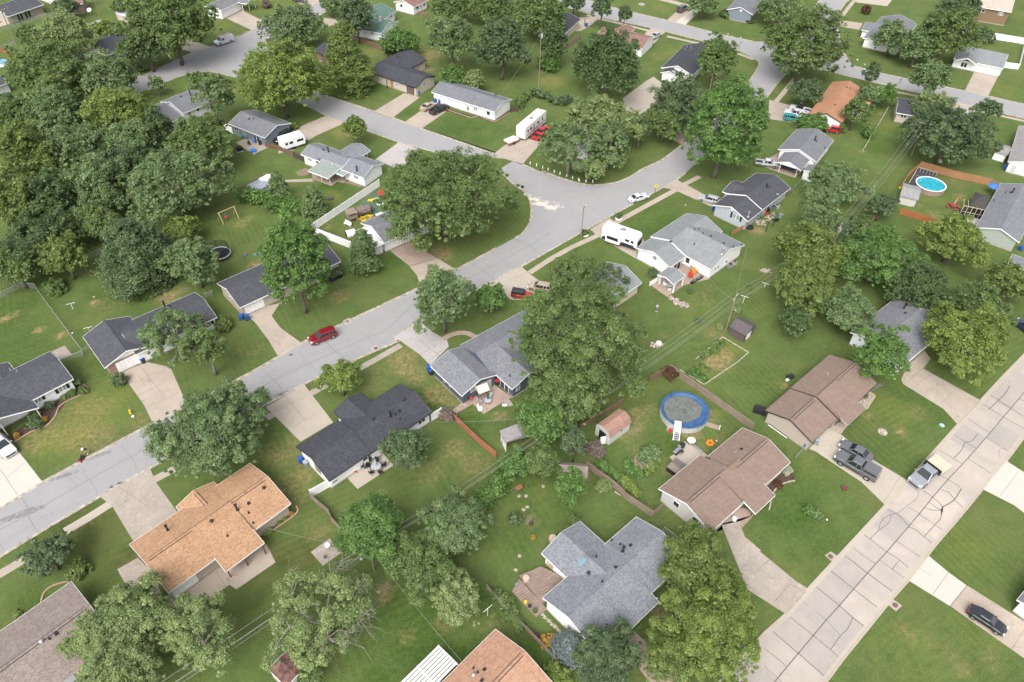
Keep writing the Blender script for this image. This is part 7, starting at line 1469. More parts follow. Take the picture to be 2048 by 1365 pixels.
# ------------------------------------------------------------------ garden and patio furniture
def chair_at(tok, label, m, rz=0, kind='patio', z=0.05, s=1.0):
    p = G(tok); t = thing('garden_chair' if kind == 'patio' else 'adirondack_chair', label, 'chair', (p.x, p.y, z), rz, 'chairs standing outside'); t.scale = (s, s, s)
    bxp('seat', (0, 0, .42), (.52, .52, .05), m, t); mb = MB(); mb.hexa([(-.26, .22, .42), (.26, .22, .42), (.26, .28, .42), (-.26, .28, .42), (-.25, .38, .95), (.25, .38, .95), (.25, .43, .95), (-.25, .43, .95)]); mb.build('backrest', m, t)
    for sx in (-1, 1):
        mb = MB(); mb.bar((sx * .28, -.22, .62), (sx * .28, .32, .66), .06, .04); mb.build('armrest', m, t)
        for y in (-.23, .23): mb = MB(); mb.bar((sx * .25, y, 0), (sx * .25, y, .6), .045); mb.build('leg', m, t)
    return t
def table_at(tok, label, r, m, z=.05, umb=None, h=.73):
    p = G(tok); t = thing('patio_table', label, 'table', (p.x, p.y, z)); mb = MB(); mb.cyl((0, 0, h - .04), r, .05, 20); mb.build('tabletop', m, t)
    for a in range(4): mb = MB(); mb.bar((r * .75 * math.cos(a * PI / 2 + .7), r * .75 * math.sin(a * PI / 2 + .7), 0), (r * .6 * math.cos(a * PI / 2 + .7), r * .6 * math.sin(a * PI / 2 + .7), h - .04), .05); mb.build('leg', DARKM, t)
    if umb:
        u = thing('closed_umbrella', umb[1], 'umbrella', (p.x, p.y, z + h)); mb = MB(); mb.tube([(0, 0, 0), (0, 0, 1.75)], .025, 6); mb.build('pole', METAL, u); mb = MB(); mb.tube([(0, 0, .45), (0, 0, .7), (0, 0, 1.3), (0, 0, 1.7)], [.16, .17, .12, .03], 10); mb.build('canopy', umb[0], u)
    return t
def grill_at(tok, label, m, rz=0, kettle=False):
    p = G(tok); t = thing('barbecue_grill', label, 'grill', (p.x, p.y, .05), rz)
    if kettle: mb = MB(); mb.tube([(0, 0, .55), (0, 0, .65), (0, 0, .8), (0, 0, .92), (0, 0, 1.0)], [.1, .24, .29, .22, .05], 14); mb.build('kettle', m, t)
    else: bxp('cart', (0, 0, .42), (.75, .5, .8), DARKM, t); bxp('lid', (0, 0, .98), (.75, .52, .32), m, t, 0, .8); [bxp('side_shelf', (sx * .55, 0, .84), (.35, .48, .04), METAL, t) for sx in (-1, 1)]
    for a in range(3): mb = MB(); mb.bar((.25 * math.cos(a * 2.1), .25 * math.sin(a * 2.1), 0), (.15 * math.cos(a * 2.1), .15 * math.sin(a * 2.1), .6), .03); mb.build('leg', DARKM, t)
    return t
GREYT = plain('grey_table', (.40, .43, .47), .3, .1); REDP = plain('red_plastic', (.5, .03, .03), .45, .05); ORP = plain('orange_plastic', (.75, .20, .02), .45, .05); GRN = plain('green_cloth', (.02, .11, .08), .8, .1); YEL = plain('yellow_plastic', (.70, .50, .03), .45, .05); BLP = plain('blue_plastic', (.05, .20, .60), .45, .05); TERR = plain('terracotta', (.45, .20, .12), .8, .15)
table_at('j948,1010', 'round grey patio table behind the charcoal-roofed house', .72, GREYT, umb=(plain('grey_cloth', (.45, .47, .49), .8, .1), 'closed grey umbrella standing in the round patio table'))
p0 = G('j948,1010')
for i in range(5):
    a = .4 + i * 2 * PI / 5; q = p0 + Vector((math.cos(a), math.sin(a), 0)) * 1.05; t = chair_at('j948,1010', 'black patio chair, one of the ring round the grey patio table', DARKM, a - PI / 2); t.location = (q.x, q.y, .05); t['group'] = 'chairs round the grey patio table'
chair_at('j925,935', 'black armchair against the white wall near the round table', DARKM, -.5); chair_at('j830,998', 'black armchair by the back door mat', DARKM, -.5)
p = G('j875,985'); t = thing('door_mat', 'dark mat on the patio between two armchairs', 'mat', (p.x, p.y, .055), .5); bxp('mat', (0, 0, .01), (1.1, .7, .02), plain('mat', (.06, .08, .08)), t); p = G('j782,1035'); t = thing('toy_tricycle', 'small red toy at the white wall of the patio', 'toy', (p.x, p.y, .03)); bxp('frame', (0, 0, .22), (.5, .18, .18), REDP, t); [bxp('wheel', (x, y, .1), (.2, .05, .2), RUBBER, t) for x, y in ((.22, 0), (-.2, .15), (-.2, -.15))]
table_at('A748,525', 'glass-topped table on the corner patio of the slate-blue house', .55, GREYT, umb=(GRN, 'closed dark green umbrella on the corner patio')); chair_at('A630,520', 'grey chair left of the glass-topped table', GREYT, 2.2); chair_at('A780,440', 'grey chair behind the glass-topped table', GREYT, -.4); grill_at('A432,485', 'small black kettle grill by the slate-blue wall', DARKM, kettle=True); grill_at('A490,490', 'small red kettle grill next to the black one', REDP, kettle=True)
p = G('A648,400'); t = thing('playhouse', 'small timber playhouse with a pale pitched roof on the corner patio', 'playhouse', (p.x, p.y, .05), .52); pyramid_or_gable(t, 1.7, 2.0, 1.8, 2.5, plain('pale_fabric', (.60, .52, .46), .8, .1), .1)
for sx in (-1, 1):
    for sy in (-1, 1): bxp('post', (sx * .8, sy * .95, .9), (.1, .1, 1.8), W_GRY, t)
    bxp('rail', (sx * .8, 0, .9), (.06, 1.9, .08), W_GRY, t); bxp('rail', (0, sx * .95, .9), (1.6, .06, .08), W_GRY, t)
mb = MB(); [mb.poly([(sx * .8, -.95, .05), (sx * .8, .95, .05), (sx * .8, .95, 1.75), (sx * .8, -.95, 1.75)]) for sx in (-1, 1)]; mb.build('mesh_screen', M_NET, t)
def disc_thing(nm, label, cat, tok, r, h, m, top=None, z=0.0): p = G(tok); t = thing(nm, label, cat, (p.x, p.y, z)); mb = MB(); mb.cyl((0, 0, 0), r, h, 16, r2=r * (top or 1)); mb.build('body', m, t); return t
disc_thing('plant_pot', 'white round pot at the patio corner of the slate-blue house', 'pot', 'A625,620', .38, .35, WHITEP, z=.03); disc_thing('plant_pot', 'pale pot on the patio next to the white round pot', 'pot', 'A690,625', .35, .2, M_STONE, z=.03); disc_thing('plant_pot', 'small white upright pot on the corner patio edge', 'pot', 'A592,580', .16, .5, WHITEP, z=.03)
p = G('A1005,590'); t = thing('feeder_tray', 'white square tray on a stand in the lawn below the corner patio', 'tray', (p.x, p.y, 0)); bxp('tray', (0, 0, .6), (.7, .5, .06), WHITEP, t); bxp('leg', (0, 0, .3), (.05, .05, .6), METAL, t); grill_at('A895,230', 'red wheelbarrow-like grill in the inner patio corner', REDP); p = G('A365,548'); t = thing('paving_plate', 'pale square plate on the walk beside the bare shrub', 'plate', (p.x, p.y, .04), .6); bxp('plate', (0, 0, .02), (.75, .55, .04), M_STONE, t)
p = G('A1555,135', 2.2); t = thing('bird_feeder', 'pale ring-shaped bird feeder on a tall pole beside the giant shade tree', 'bird feeder', (p.x, p.y, 0)); mb = MB(); mb.cyl((0, 0, 2.1), .45, .1, 14); mb.build('tray', M_STONE, t); mb = MB(); mb.cyl((0, 0, 0), .04, 2.1, 6); mb.build('pole', METAL, t)
chair_at('g1405,848', 'red adirondack chair on the reddish patio', REDP, .3, 'adi', s=1.25); chair_at('g1432,818', 'orange adirondack chair behind the red one', ORP, .1, 'adi', s=1.3)
p = G('g1438,780'); t = thing('picnic_table', 'grey-green picnic table on the reddish patio', 'table', (p.x, p.y, .05), -.4); bxp('tabletop', (0, 0, .75), (1.8, .8, .06), plain('grey_green_boards', (.24, .28, .22)), t); [bxp('bench', (0, sy * .75, .45), (1.8, .3, .05), plain('grey_green_boards', (.24, .28, .22)), t) for sy in (-1, 1)]; [bxp('leg', (sx * .7, 0, .36), (.1, 1.3, .7), W_GRY, t) for sx in (-1, 1)]
grill_at('g1300,768', 'silver grill with dark lid at the inner patio corner', DARKM, .5); table_at('g1240,925', 'glass table under the patio pavilion', .6, GREYT)
for i, l in enumerate(('left', 'right', 'front')): q = G('g1240,925') + Vector((math.cos(i * 2.1 + 2.5), math.sin(i * 2.1 + 2.5), 0)) * .9; t = chair_at('g1240,925', 'white chair at the pavilion table', WHITEP, i * 2.1 + .9); t.location = (q.x, q.y, .06); t['group'] = 'white chairs at the pavilion table'
p = G('g1430,880'); q = G('g1480,850'); t = thing('raised_planter', 'long black planter box of pale flowers on the reddish patio edge', 'planter', ((p.x + q.x) / 2, (p.y + q.y) / 2, .04), math.atan2(q.y - p.y, q.x - p.x)); bxp('box', (0, 0, .22), (3.2, .5, .42), DARKM, t); rs = random.Random(3); mb = MB(); [mb.dome((rs.uniform(-1.5, 1.5), rs.uniform(-.2, .2), .42), .12, .16, 6, 3) for _ in range(26)]; mb.build('flowers', LEAF['wf'], t)
def rocks(nm, label, cat, toks, m, n=24, w=.5, s=.16, seed=0):
    pts = GP(toks); o = pts[0]; t = thing(nm, label, cat, (o.x, o.y, 0)); rs = random.Random(seed); mb = MB()
    for i in range(n): k = rs.random() * (len(pts) - 1); a = int(k); q = pts[a].lerp(pts[a + 1], k - a) - o; c = (q.x + rs.uniform(-w, w), q.y + rs.uniform(-w, w), 0); r = s * rs.uniform(.5, 1.3); mb.tube([(c[0], c[1], 0), (c[0], c[1], r * .5), (c[0], c[1], r * .85)], [r, r * .9, r * .35], 7)
    mb.build('stones', m, t); return t
rocks('rock_border', 'bed of pale stones and flowers below the pavilion', 'rock bed', 'g1255,1000 g1310,1035 g1375,1068', plain('pinkish_stone', (.42, .35, .32), .9, .35, 3), 60, .55, .26); rocks('fire_ring', 'ring of stones in the lawn right of the light grey roof', 'fire pit', 'g1975,785 g2010,790', M_STONE, 26, .6, .24, 2); rocks('stone_pile', 'pale stones beside the covered stack in the lawn', 'stones', 'k1110,40 k1170,45', M_STONE, 20, .5, .26, 4); rocks('stone_edging', 'row of small stones in front of the open carport shed', 'stones', 's1000,960 s1150,1000 s1300,850', M_STONE, 60, .9, .22, 8)
rocks('firewood_pile', 'woodpile at the green-roofed neighbour white wall', 'woodpile', 'b1240,100 b1340,115', W_BRN, 40, .5, .4, 6)
for i, tok in enumerate('o250,832 o275,860 o303,886 o330,914 o355,934 o378,960 o400,985 o425,1015'.split()): p = G(tok); tag(bxp('stepping_stone', (p.x, p.y, .02), (.5, .42, .05), M_STONE, None, -.4), 'pale square stepping stone in the row along the white gable wall', 'stepping stone', 'stepping stones beside the lower deck')
for i, tok in enumerate('o75,380 o45,490 k70,1220 k125,1220 k260,1145 k135,1305 k105,1325'.split()): p = G(tok); mb = MB(); mb.cyl((p.x, p.y, 0), .26, .05, 10); tag(mb.build('stepping_stone', M_STONE), 'round pale stepping stone scattered in the shaded back lawn', 'stepping stone', 'round stepping stones in the back lawn')
disc_thing('terracotta_planter', 'round pale planter at the tip of the speckled roof', 'planter', 'o332,250', .55, .5, plain('pale_terracotta', (.55, .42, .30)), .9); disc_thing('garden_table', 'round pinkish table on the upper deck', 'table', 'o125,580', .45, .7, plain('pinkish_top', (.52, .38, .31)), .95, .3); disc_thing('plant_pot', 'yellow-flowered pot on the lower deck', 'pot', 'o122,752', .22, .6, YEL, .9); disc_thing('plant_pot', 'dark pot on the lower deck', 'pot', 'o152,780', .2, .5, DARKM, 1.1); disc_thing('plant_pot', 'green-leaved pot near the deck corner', 'pot', 'o195,815', .35, .6, LEAF['mg'] if False else plain('pot_green', (.06, .10, .03)), .8); disc_thing('plant_pot', 'grey ring pot at the outer deck corner', 'pot', 'o50,612', .2, .4, GREYP, 1.1)
p = G('o315,475'); t = thing('storage_box', 'tan storage box beneath the speckled roof edge', 'box', (p.x, p.y, .55), -.6); bxp('body', (0, 0, .3), (.9, .5, .6), plain('tan_box', (.45, .32, .24)), t); bxp('lid', (0, 0, .63), (.95, .55, .06), plain('tan_box', (.45, .32, .24)), t)
# hot tub, tables and toys by the covered pool
p = G('B890,905', .6); t = thing('hot_tub', 'square hot tub with a brown folded cover behind the pinkish-brown roof', 'hot tub', (p.x, p.y, .04), math.atan2((G('B1010,850') - G('B860,1000')).y, (G('B1010,850') - G('B860,1000')).x)); bxp('body', (0, 0, .42), (2.3, 2.1, .84), DARKM, t); bxp('cover', (-.57, 0, .9), (1.12, 2.15, .12), plain('brown_cover', (.24, .20, .165), .5), t); bxp('cover', (.57, 0, .9), (1.12, 2.15, .12), plain('brown_cover2', (.15, .125, .12), .5), t)
grill_at('B880,690', 'silver-fronted grill on the patio by the hot tub', GREYP, .7); grill_at('B955,600', 'large black covered grill at the patio edge', DARKM, .6); grill_at('B950,700', 'small black kettle grill between two grills', DARKM, kettle=True); table_at('B1100,525', 'round white table at the patio corner nearest the ladder', .6, WHITEP)
p = G('B1205,615'); t = thing('folded_ladder', 'grey folded ladder lying at the patio edge', 'ladder', (p.x, p.y, .04), -.9); [bxp('side_rail', (0, sy * .2, .15), (2.0, .07, .07), METAL, t) for sy in (-1, 1)]; mb = MB(); [mb.box((x * .3, 0, .15), (.06, .4, .05)) for x in range(-3, 4)]; mb.build('rung', METAL, t)
p = G('B1405,518'); t = thing('inflatable_ring', 'orange petal-shaped toy on the grass by the brown roof', 'toy', (p.x, p.y, 0)); mb = MB(); [mb.dome((.42 * math.cos(i * PI / 3), .42 * math.sin(i * PI / 3), 0), .26, .3, 8, 3) for i in range(6)]; mb.build('petals', ORP, t)
disc_thing('plant_pot', 'red pot with a green plant beside the pool ladder', 'pot', 'B780,345', .28, .35, REDP, 1.1, .06); p = G('k1635,685', .5); t = thing('garden_post', 'white post at the end of the short stone strip', 'post', (p.x, p.y, 0)); bxp('post', (0, 0, .5), (.12, .12, 1.0), WHITEP, t)
p = G('k1160,30'); t = thing('covered_woodpile', 'white-sheeted pile in the lawn right of the giant shade tree', 'woodpile', (p.x, p.y, 0)); mb = MB(); mb.dome((0, 0, 0), .55, .55, 9, 4); mb.build('sheet', WHITEP, t); p = G('k1440,920'); 
# small round things in the lawns
disc_thing('manhole', 'round pale concrete manhole ring in the lawn before the tan house', 'manhole', 'l925,720', .72, .06, M_STONE); disc_thing('fire_pit', 'dark red fire bowl on the front lawn by the brown-roofed house', 'fire pit', 'l627,1162', .45, .25, plain('rust_bowl', (.13, .05, .04)), 1.1); disc_thing('fire_pit', 'dark round fire pit in the lawn below the porch-roofed house', 'fire pit', 'q630,1155', .7, .4, plain('dark_ring', (.11, .09, .08))); disc_thing('fire_ring', 'pale stone ring on the top lawn beside the two driveways', 'fire pit', 'c1027,38', 1.1, .18, M_STONE); disc_thing('utility_cover', 'pale blue square cover in the front lawn by the concrete road', 'cover', 'l1388,668', .38, .06, plain('pale_blue_cover', (.35, .52, .52))); disc_thing('manhole', 'small round lid on the square concrete pad', 'manhole', 'n550,388', .28, .04, plain('iron', (.12, .09, .075)), z=.05)
for tok, l in (('j943,68', 'drain lid in the verge opposite the dark red SUV'), ('f720,1182', 'drain lid beside the dark red SUV'), ('p518,385', 'drain lid at the left side of the concrete road'), ('p1022,765', 'drain lid at the right side of the concrete road'), ('a1408,468', 'drain lid at the upper left street kerb')): disc_thing('drain_lid', 'round rusty ' + l, 'drain cover', tok, .34, .03, plain('rusty_iron', (.15, .09, .08)), z=.05)
p = G('n570,320'); t = thing('satellite_dish', 'white satellite dish on the square concrete pad', 'satellite dish', (p.x, p.y, .04)); mb = MB(); mb.cyl((0, 0, 0), .05, .8, 6); mb.build('post', METAL, t); mb = MB(); mb.tube([(0, 0, .85), (.02, -.1, .95), (.06, -.25, 1.12)], [.09, .27, .38], 16, cap=False); mb.poly([(.02 + .3 * math.cos(i * PI / 8), -.12 + .3 * math.sin(i * PI / 8), .98 - .12 * math.sin(i * PI / 8)) for i in range(16)]); mb.build('dish', WHITEP, t)
p = G('a712,118'); t = thing('satellite_dish', 'white satellite dish on the top left lawn', 'satellite dish', (p.x, p.y, 0)); mb = MB(); mb.cyl((0, 0, 0), .06, 1.2, 6); mb.build('post', METAL, t); mb = MB(); mb.tube([(0, 0, 1.2), (0, -.15, 1.4), (0, -.3, 1.6)], [.15, .5, .7], 14); mb.build('dish', WHITEP, t)
def acunit(tok, label, m=None): p = G(tok); t = thing('air_conditioner', label, 'air conditioner', (p.x, p.y, 0), .5); bxp('cabinet', (0, 0, .4), (.8, .8, .75), m or GREYP, t); mb = MB(); mb.cyl((0, 0, .78), .32, .04, 14); mb.build('fan_grille', DARKM, t)
acunit('g1715,760', 'grey air conditioner by the right end wall of the light grey roof'); acunit('g1745,738', 'air conditioner further along the right end wall', M_STONE); acunit('s1345,752', 'pale air conditioner on the pale blue-grey back wall', plain('pale_ac', (.45, .47, .45))); acunit('s1300,775', 'green utility box next to the pale air conditioner', plain('utility_green', (.10, .18, .14)))
grill_at('s1200,815', 'black grill with a red tank at the back wall', DARKM, .4); p = G('s1195,850'); t = thing('red_cushion_seat', 'low red seat beside the black grill', 'seat', (p.x, p.y, .03)); bxp('seat', (0, 0, .2), (.6, .5, .35), REDP, t); grill_at('s1340,960', 'dark green covered grill on the stony yard', plain('green_cover', (.06, .13, .10)), .2); disc_thing('tyre_planter', 'round black tyre-like tub by the short brown fence', 'planter', 's930,1062', .85, .35, RUBBER, .9); disc_thing('fire_pit', 'grey round fire pit at the end of the stony yard', 'fire pit', 's1420,870', .45, .35, GREYP)
a_, b_, c_, d_ = G('s980,980', 0), G('s1180,1130'), G('s1285,1050'), G('s1090,900'); t = thing('pergola_frame', 'thin black pergola frame over the stony yard', 'pergola', (a_.x, a_.y, 0)); P4 = [q - a_ for q in (a_, b_, c_, d_)]
for q in P4: mb = MB(); mb.bar(q, q + Vector((0, 0, 2.3)), .1); mb.build('post', DARKM, t)
mb = MB(); [mb.bar(P4[i] + Vector((0, 0, 2.3)), P4[(i + 1) % 4] + Vector((0, 0, 2.3)), .09) for i in range(4)]; mb.build('top_frame', DARKM, t)
# trampoline, swings, play things
p = G('e1712,650', .8); t = thing('trampoline', 'black trampoline with a safety net behind the long black roof', 'trampoline', (p.x, p.y, 0)); mb = MB(); mb.disc((0, 0, .8), 1.75, 24); mb.build('mat', plain('tramp_mat', (.012, .013, .02), .8), t); mb = MB(); mb.tube([(2 * math.cos(i * PI / 12), 2 * math.sin(i * PI / 12), .82) for i in range(25)], .13, 6); mb.build('pad_ring', plain('grey_pad', (.40, .42, .45)), t); mb = MB(); [mb.poly([(1.95 * math.cos(i * PI / 12), 1.95 * math.sin(i * PI / 12), .9), (1.95 * math.cos((i + 1) * PI / 12), 1.95 * math.sin((i + 1) * PI / 12), .9), (1.95 * math.cos((i + 1) * PI / 12), 1.95 * math.sin((i + 1) * PI / 12), 2.5), (1.95 * math.cos(i * PI / 12), 1.95 * math.sin(i * PI / 12), 2.5)]) for i in range(24)]; mb.build('safety_net', M_NET, t)
for i in range(6): mb = MB(); mb.tube([(2 * math.cos(i * PI / 3), 2 * math.sin(i * PI / 3), 0), (2 * math.cos(i * PI / 3), 2 * math.sin(i * PI / 3), 2.5)], .04, 6); mb.build('pole', DARKM, t)
a, b = G('e1728,415'), G('e1845,365'); d = b - a; t = thing('swing_set', 'pale timber swing set with a pink seat under the wide maple', 'swing set', (a.x, a.y, 0), math.atan2(d.y, d.x)); L = d.length; PALE = wood('pale_play_timber', (.55, .42, .25), 1, 0, 0)
for x in (0, L): [(lambda mb: (mb.bar((x, sy * 1.0, 0), (x, 0, 2.4), .12), mb.build('leg', PALE, t)))(MB()) for sy in (-1, 1)]
mb = MB(); mb.bar((-.2, 0, 2.4), (L + .2, 0, 2.4), .12); mb.build('beam', PALE, t); PINK = plain('pink_plastic', (.65, .05, .14), .4, .05); s = bxp('swing_seat', (L * .35, 0, .8), (.45, .4, .45), PINK, t); mb = MB(); [mb.bar((L * .35, y, 1.0), (L * .35, y, 2.4), .025) for y in (-.2, .2)]; mb.build('rope', M_WIRE, s)
for tok, m, l in (('e1915,672', BLP, 'blue and red toy on the back lawn, leftmost of the row'), ('e1990,668', plain('turq', (.05, .45, .5)), 'turquoise toy on the back lawn, middle of the row'), ('f40,650', plain('turq', (.05, .45, .5)), 'turquoise toy on the back lawn, right of the row'), ('f60,625', ORP, 'orange toy at the right end of the toy row')): p = G(tok); t = thing('garden_toy', l, 'toy', (p.x, p.y, 0), .4); bxp('body', (0, 0, .2), (.55, .3, .3), m, t, 0, .8); bxp('handle', (.2, 0, .45), (.1, .3, .2), REDP, t)
def tpost(tok, top, label, rz): p = G(tok); h = top_height(tok, top); t = thing('clothesline_post', label, 'clothesline', (p.x, p.y, 0), rz); mb = MB(); mb.cyl((0, 0, 0), .04, h, 6); mb.build('post', WHITEP, t); mb = MB(); mb.bar((-.7, 0, h), (.7, 0, h), .05); mb.build('crossbar', WHITEP, t)
tpost('e572,1088', 'e552,1042', 'white T-shaped clothesline post on the left back lawn', .45); tpost('n1815,845', 'n1815,790', 'white T-shaped clothesline post near the wooden fence', .75); tpost('g1815,1040', 'g1822,985', 'T-shaped clothesline post right of the middle utility pole', -.5); tpost('u1385,150', 'u1370,122', 'short T-shaped clothesline post by the L-shaped roof', .4); tpost('g1985,915', 'g1970,880', 'clothesline post on the lawn left of the yellow-olive tree', -.5)
Wc = G('C640,820'); t = thing('wooden_playset', 'weathered grey playset tower inside the white vinyl fence', 'playset', (G('C660,790').x, G('C660,790').y, 0), .55)
for sx in (-1, 1):
    for sy in (-1, 1): bxp('post', (sx * .9, sy * .9, 1.1), (.14, .14, 2.2), W_GRY, t)
bxp('platform', (0, 0, 1.0), (1.9, 1.9, .1), W_GRY, t); bxp('roof', (0, 0, 2.2), (2.1, 2.1, .1), W_GRY, t); bxp('side_wall', (0, -.92, 1.35), (1.8, .06, .6), W_GRY, t); bxp('side_wall', (-.92, 0, 1.35), (.06, 1.8, .6), W_GRY, t)
p = G('C850,700'); t = thing('climbing_frame', 'round-topped grey play structure next to the playset tower', 'playset', (p.x, p.y, 0), .5); mb = MB(); mb.tube([(-1.6, 0, .9), (-1.2, 0, 1.2), (1.2, 0, 1.2), (1.6, 0, .9)], [.6, .95, .95, .5], 10); mb.build('canopy', plain('grey_canvas', (.20, .165, .15), .9, .3), t); [bxp('leg', (sx * 1.2, sy * .7, .45), (.1, .1, .9), W_GRY, t) for sx in (-1, 1) for sy in (-1, 1)]
for i, (tok, rz) in enumerate((('C765,780', .3), ('C820,750', -.3), ('C870,735', .8), ('C920,720', -.2), ('C960,740', 1.0), ('C840,800', .4))): p = G(tok); tag(bxp('play_block', (p.x, p.y, .15), (1.0, .22, .3), YEL, None, rz), 'yellow plastic bar scattered beside the climbing frame', 'toy', 'yellow play bars')
t = disc_thing('toy_ring', 'white oval ring on the green play surface', 'toy', 'C1095,522', .85, .12, WHITEP, z=.03); mb = MB(); mb.disc((0, 0, .125), .55, 16); mb.build('inner', plain('green_rubber', (.085, .14, .085)), t)
disc_thing('sandbox', 'grey-white toy bowl on the green play surface', 'toy', 'C1048,470', .6, .35, plain('grey_toy', (.42, .42, .38)), .8, .03); disc_thing('sandbox', 'red sandbox shape, larger of two under the oak edge', 'sandbox', 'C1125,365', .95, .16, REDP, .9, .03); disc_thing('sandbox', 'red sandbox shape, smaller one closer to the oak', 'sandbox', 'C1215,425', .7, .16, REDP, .9, .03)
p = G('C960,487'); t = thing('toy_slide', 'yellow toy slide lying on the green play surface', 'toy', (p.x, p.y, .03), -.1); mb = MB(); mb.hexa([(-.8, -.25, 0), (.7, -.25, 0), (.7, .25, 0), (-.8, .25, 0), (-.8, -.25, .1), (.7, -.25, .6), (.7, .25, .6), (-.8, .25, .1)]); mb.build('slide', YEL, t)
p = G('C590,870'); t = thing('garden_bench', 'white garden bench in the fenced play yard', 'bench', (p.x, p.y, 0), -.6); bxp('seat', (0, 0, .45), (1.7, .5, .06), WHITEP, t); bxp('backrest', (0, .26, .75), (1.7, .06, .5), WHITEP, t); [bxp('leg', (sx * .75, sy * .2, .22), (.08, .08, .45), WHITEP, t) for sx in (-1, 1) for sy in (-1, 1)]
p = G('C640,1030'); t = thing('play_tent', 'black-fronted white tunnel by the lean-to roof', 'tent', (p.x, p.y, 0), .5); mb = MB(); mb.tube([(-.9, 0, .55), (.9, 0, .55)], .8, 12); mb.build('shell', WHITEP, t); mb = MB(); mb.tube([(-.95, 0, .55), (-.9, 0, .55)], .74, 12); mb.build('opening', DARKM, t)
p = G('C1500,1120'); t = thing('basketball_hoop', 'small basketball hoop in front of the right white garage door', 'hoop', (p.x, p.y, .03), .5); bxp('post', (0, 0, 1.1), (.1, .1, 2.2), DARKM, t); bxp('backboard', (0, -.1, 2.3), (1.0, .06, .7), WHITEP, t); mb = MB(); mb.tube([(.22 * math.cos(i * .7), -.38 + .22 * math.sin(i * .7), 2.05) for i in range(10)], .02, 5); mb.build('hoop_ring', ORP, t)
# patio of the blue-grey house, pool yard things
for tok, m, l in (('a1895,1080', plain('teal_chair', (.05, .22, .22)), 'teal chair at the blue-grey house wall, left'), ('a1925,1090', plain('teal_chair', (.05, .22, .22)), 'teal chair at the blue-grey house wall, right'), ('a1985,1118', BLP, 'blue chair on the patio of the blue-grey house'), ('a1945,1135', DARKM, 'dark chair near the blue paddling pool')): chair_at(tok, l, m, .3)
disc_thing('paddling_pool', 'blue paddling pool on the patio of the blue-grey house', 'paddling pool', 'a1977,1182', .75, .3, BLP, 1.05, .05); grill_at('b45,1130', 'black grill at the patio edge of the blue-grey house', DARKM, .5); p = G('a1870,1180'); t = thing('dog_kennel', 'dark and white kennel cage at the patio tip', 'kennel', (p.x, p.y, .02), .5); bxp('cage', (0, 0, .5), (1.4, 1.0, 1.0), DARKM, t); bxp('base', (0, 0, .05), (1.5, 1.1, .1), WHITEP, t)
p = G('v1480,560'); t = thing('patio_umbrella', 'open bright blue umbrella beside the dark gazebo', 'umbrella', (p.x, p.y, 0)); mb = MB(); mb.cyl((0, 0, 0), .03, 2.3, 6); mb.build('pole', METAL, t); mb = MB(); mb.tube([(0, 0, 1.95), (0, 0, 2.15), (0, 0, 2.4)], [1.35, .8, .04], 8); mb.build('canopy', plain('blue_cloth', (.05, .18, .62), .6, .1), t)
p = G('v855,790'); t = thing('picnic_table', 'red round picnic table in the turquoise pool yard', 'table', (p.x, p.y, 0)); mb = MB(); mb.cyl((0, 0, .7), .65, .06, 8); mb.build('tabletop', plain('faded_red', (.35, .05, .06)), t); [bxp('bench', (1.1 * math.cos(i * PI / 2), 1.1 * math.sin(i * PI / 2), .42), (.35, 1.1, .06), plain('faded_red', (.35, .05, .06)), t, i * PI / 2) for i in range(4)]; [bxp('leg', (.4 * math.cos(i * PI / 2 + .8), .4 * math.sin(i * PI / 2 + .8), .35), (.08, .08, .7), W_BRN, t) for i in range(4)]
u = thing('closed_umbrella', 'closed pale red umbrella standing in the red picnic table', 'umbrella', (p.x, p.y, .7)); mb = MB(); mb.tube([(0, 0, 0), (0, 0, .6), (.15, 0, 1.9)], [.03, .2, .06], 8); mb.build('canopy', plain('faded_pink', (.60, .25, .20)), u)
p = G('v210,750'); t = thing('wooden_pallet', 'small dark pallet on bare ground near the orange-brown fence', 'pallet', (p.x, p.y, 0), .7); bxp('boards', (0, 0, .08), (1.3, .8, .12), W_DRK, t); p = G('v35,470'); t = thing('kayak', 'yellow float behind the pool shed', 'float', (p.x, p.y, 0), .2); bxp('hull', (0, 0, .3), (1.6, .6, .4), YEL, t, 0, .8); p = G('l200,300'); t = thing('garden_cart', 'dark cart with a white bag in the lawn behind the tan house', 'cart', (p.x, p.y, 0), .5); bxp('tray', (0, 0, .35), (1.1, .7, .4), DARKM, t, 0, 1.1); bxp('sack', (-.7, -.2, .15), (.5, .4, .3), WHITEP, t)
p = G('k1945,560'); t = thing('covered_stack', 'dark tarpaulin-covered stack behind the tan gable', 'tarp', (p.x, p.y, 0), -.4); bxp('cover', (0, 0, .4), (1.9, 1.3, .8), DARKM, t, 0, .85); p = G('l110,715'); t = thing('ladder_stack', 'white and black ladders lying along the tan gable wall', 'ladder', (p.x, p.y, 0), math.atan2((G('l210,780') - G('l40,660')).y, (G('l210,780') - G('l40,660')).x)); [bxp('side_rail', (0, y, .2), (3.4, .07, .1), WHITEP if y < 0 else DARKM, t) for y in (-.25, .0, .25)]; mb = MB(); [mb.box((x * .35, -.1, .2), (.05, .35, .06)) for x in range(-4, 5)]; mb.build('rung', WHITEP, t)
p = G('l870,375'); t = thing('leaning_ladder', 'grey ladder lying at the far corner of the tan house', 'ladder', (p.x, p.y, 0), .55); [bxp('side_rail', (0, y, .15), (2.6, .07, .08), METAL, t) for y in (-.2, .2)]; mb = MB(); [mb.box((x * .32, 0, .15), (.05, .4, .05)) for x in range(-4, 5)]; mb.build('rung', METAL, t)
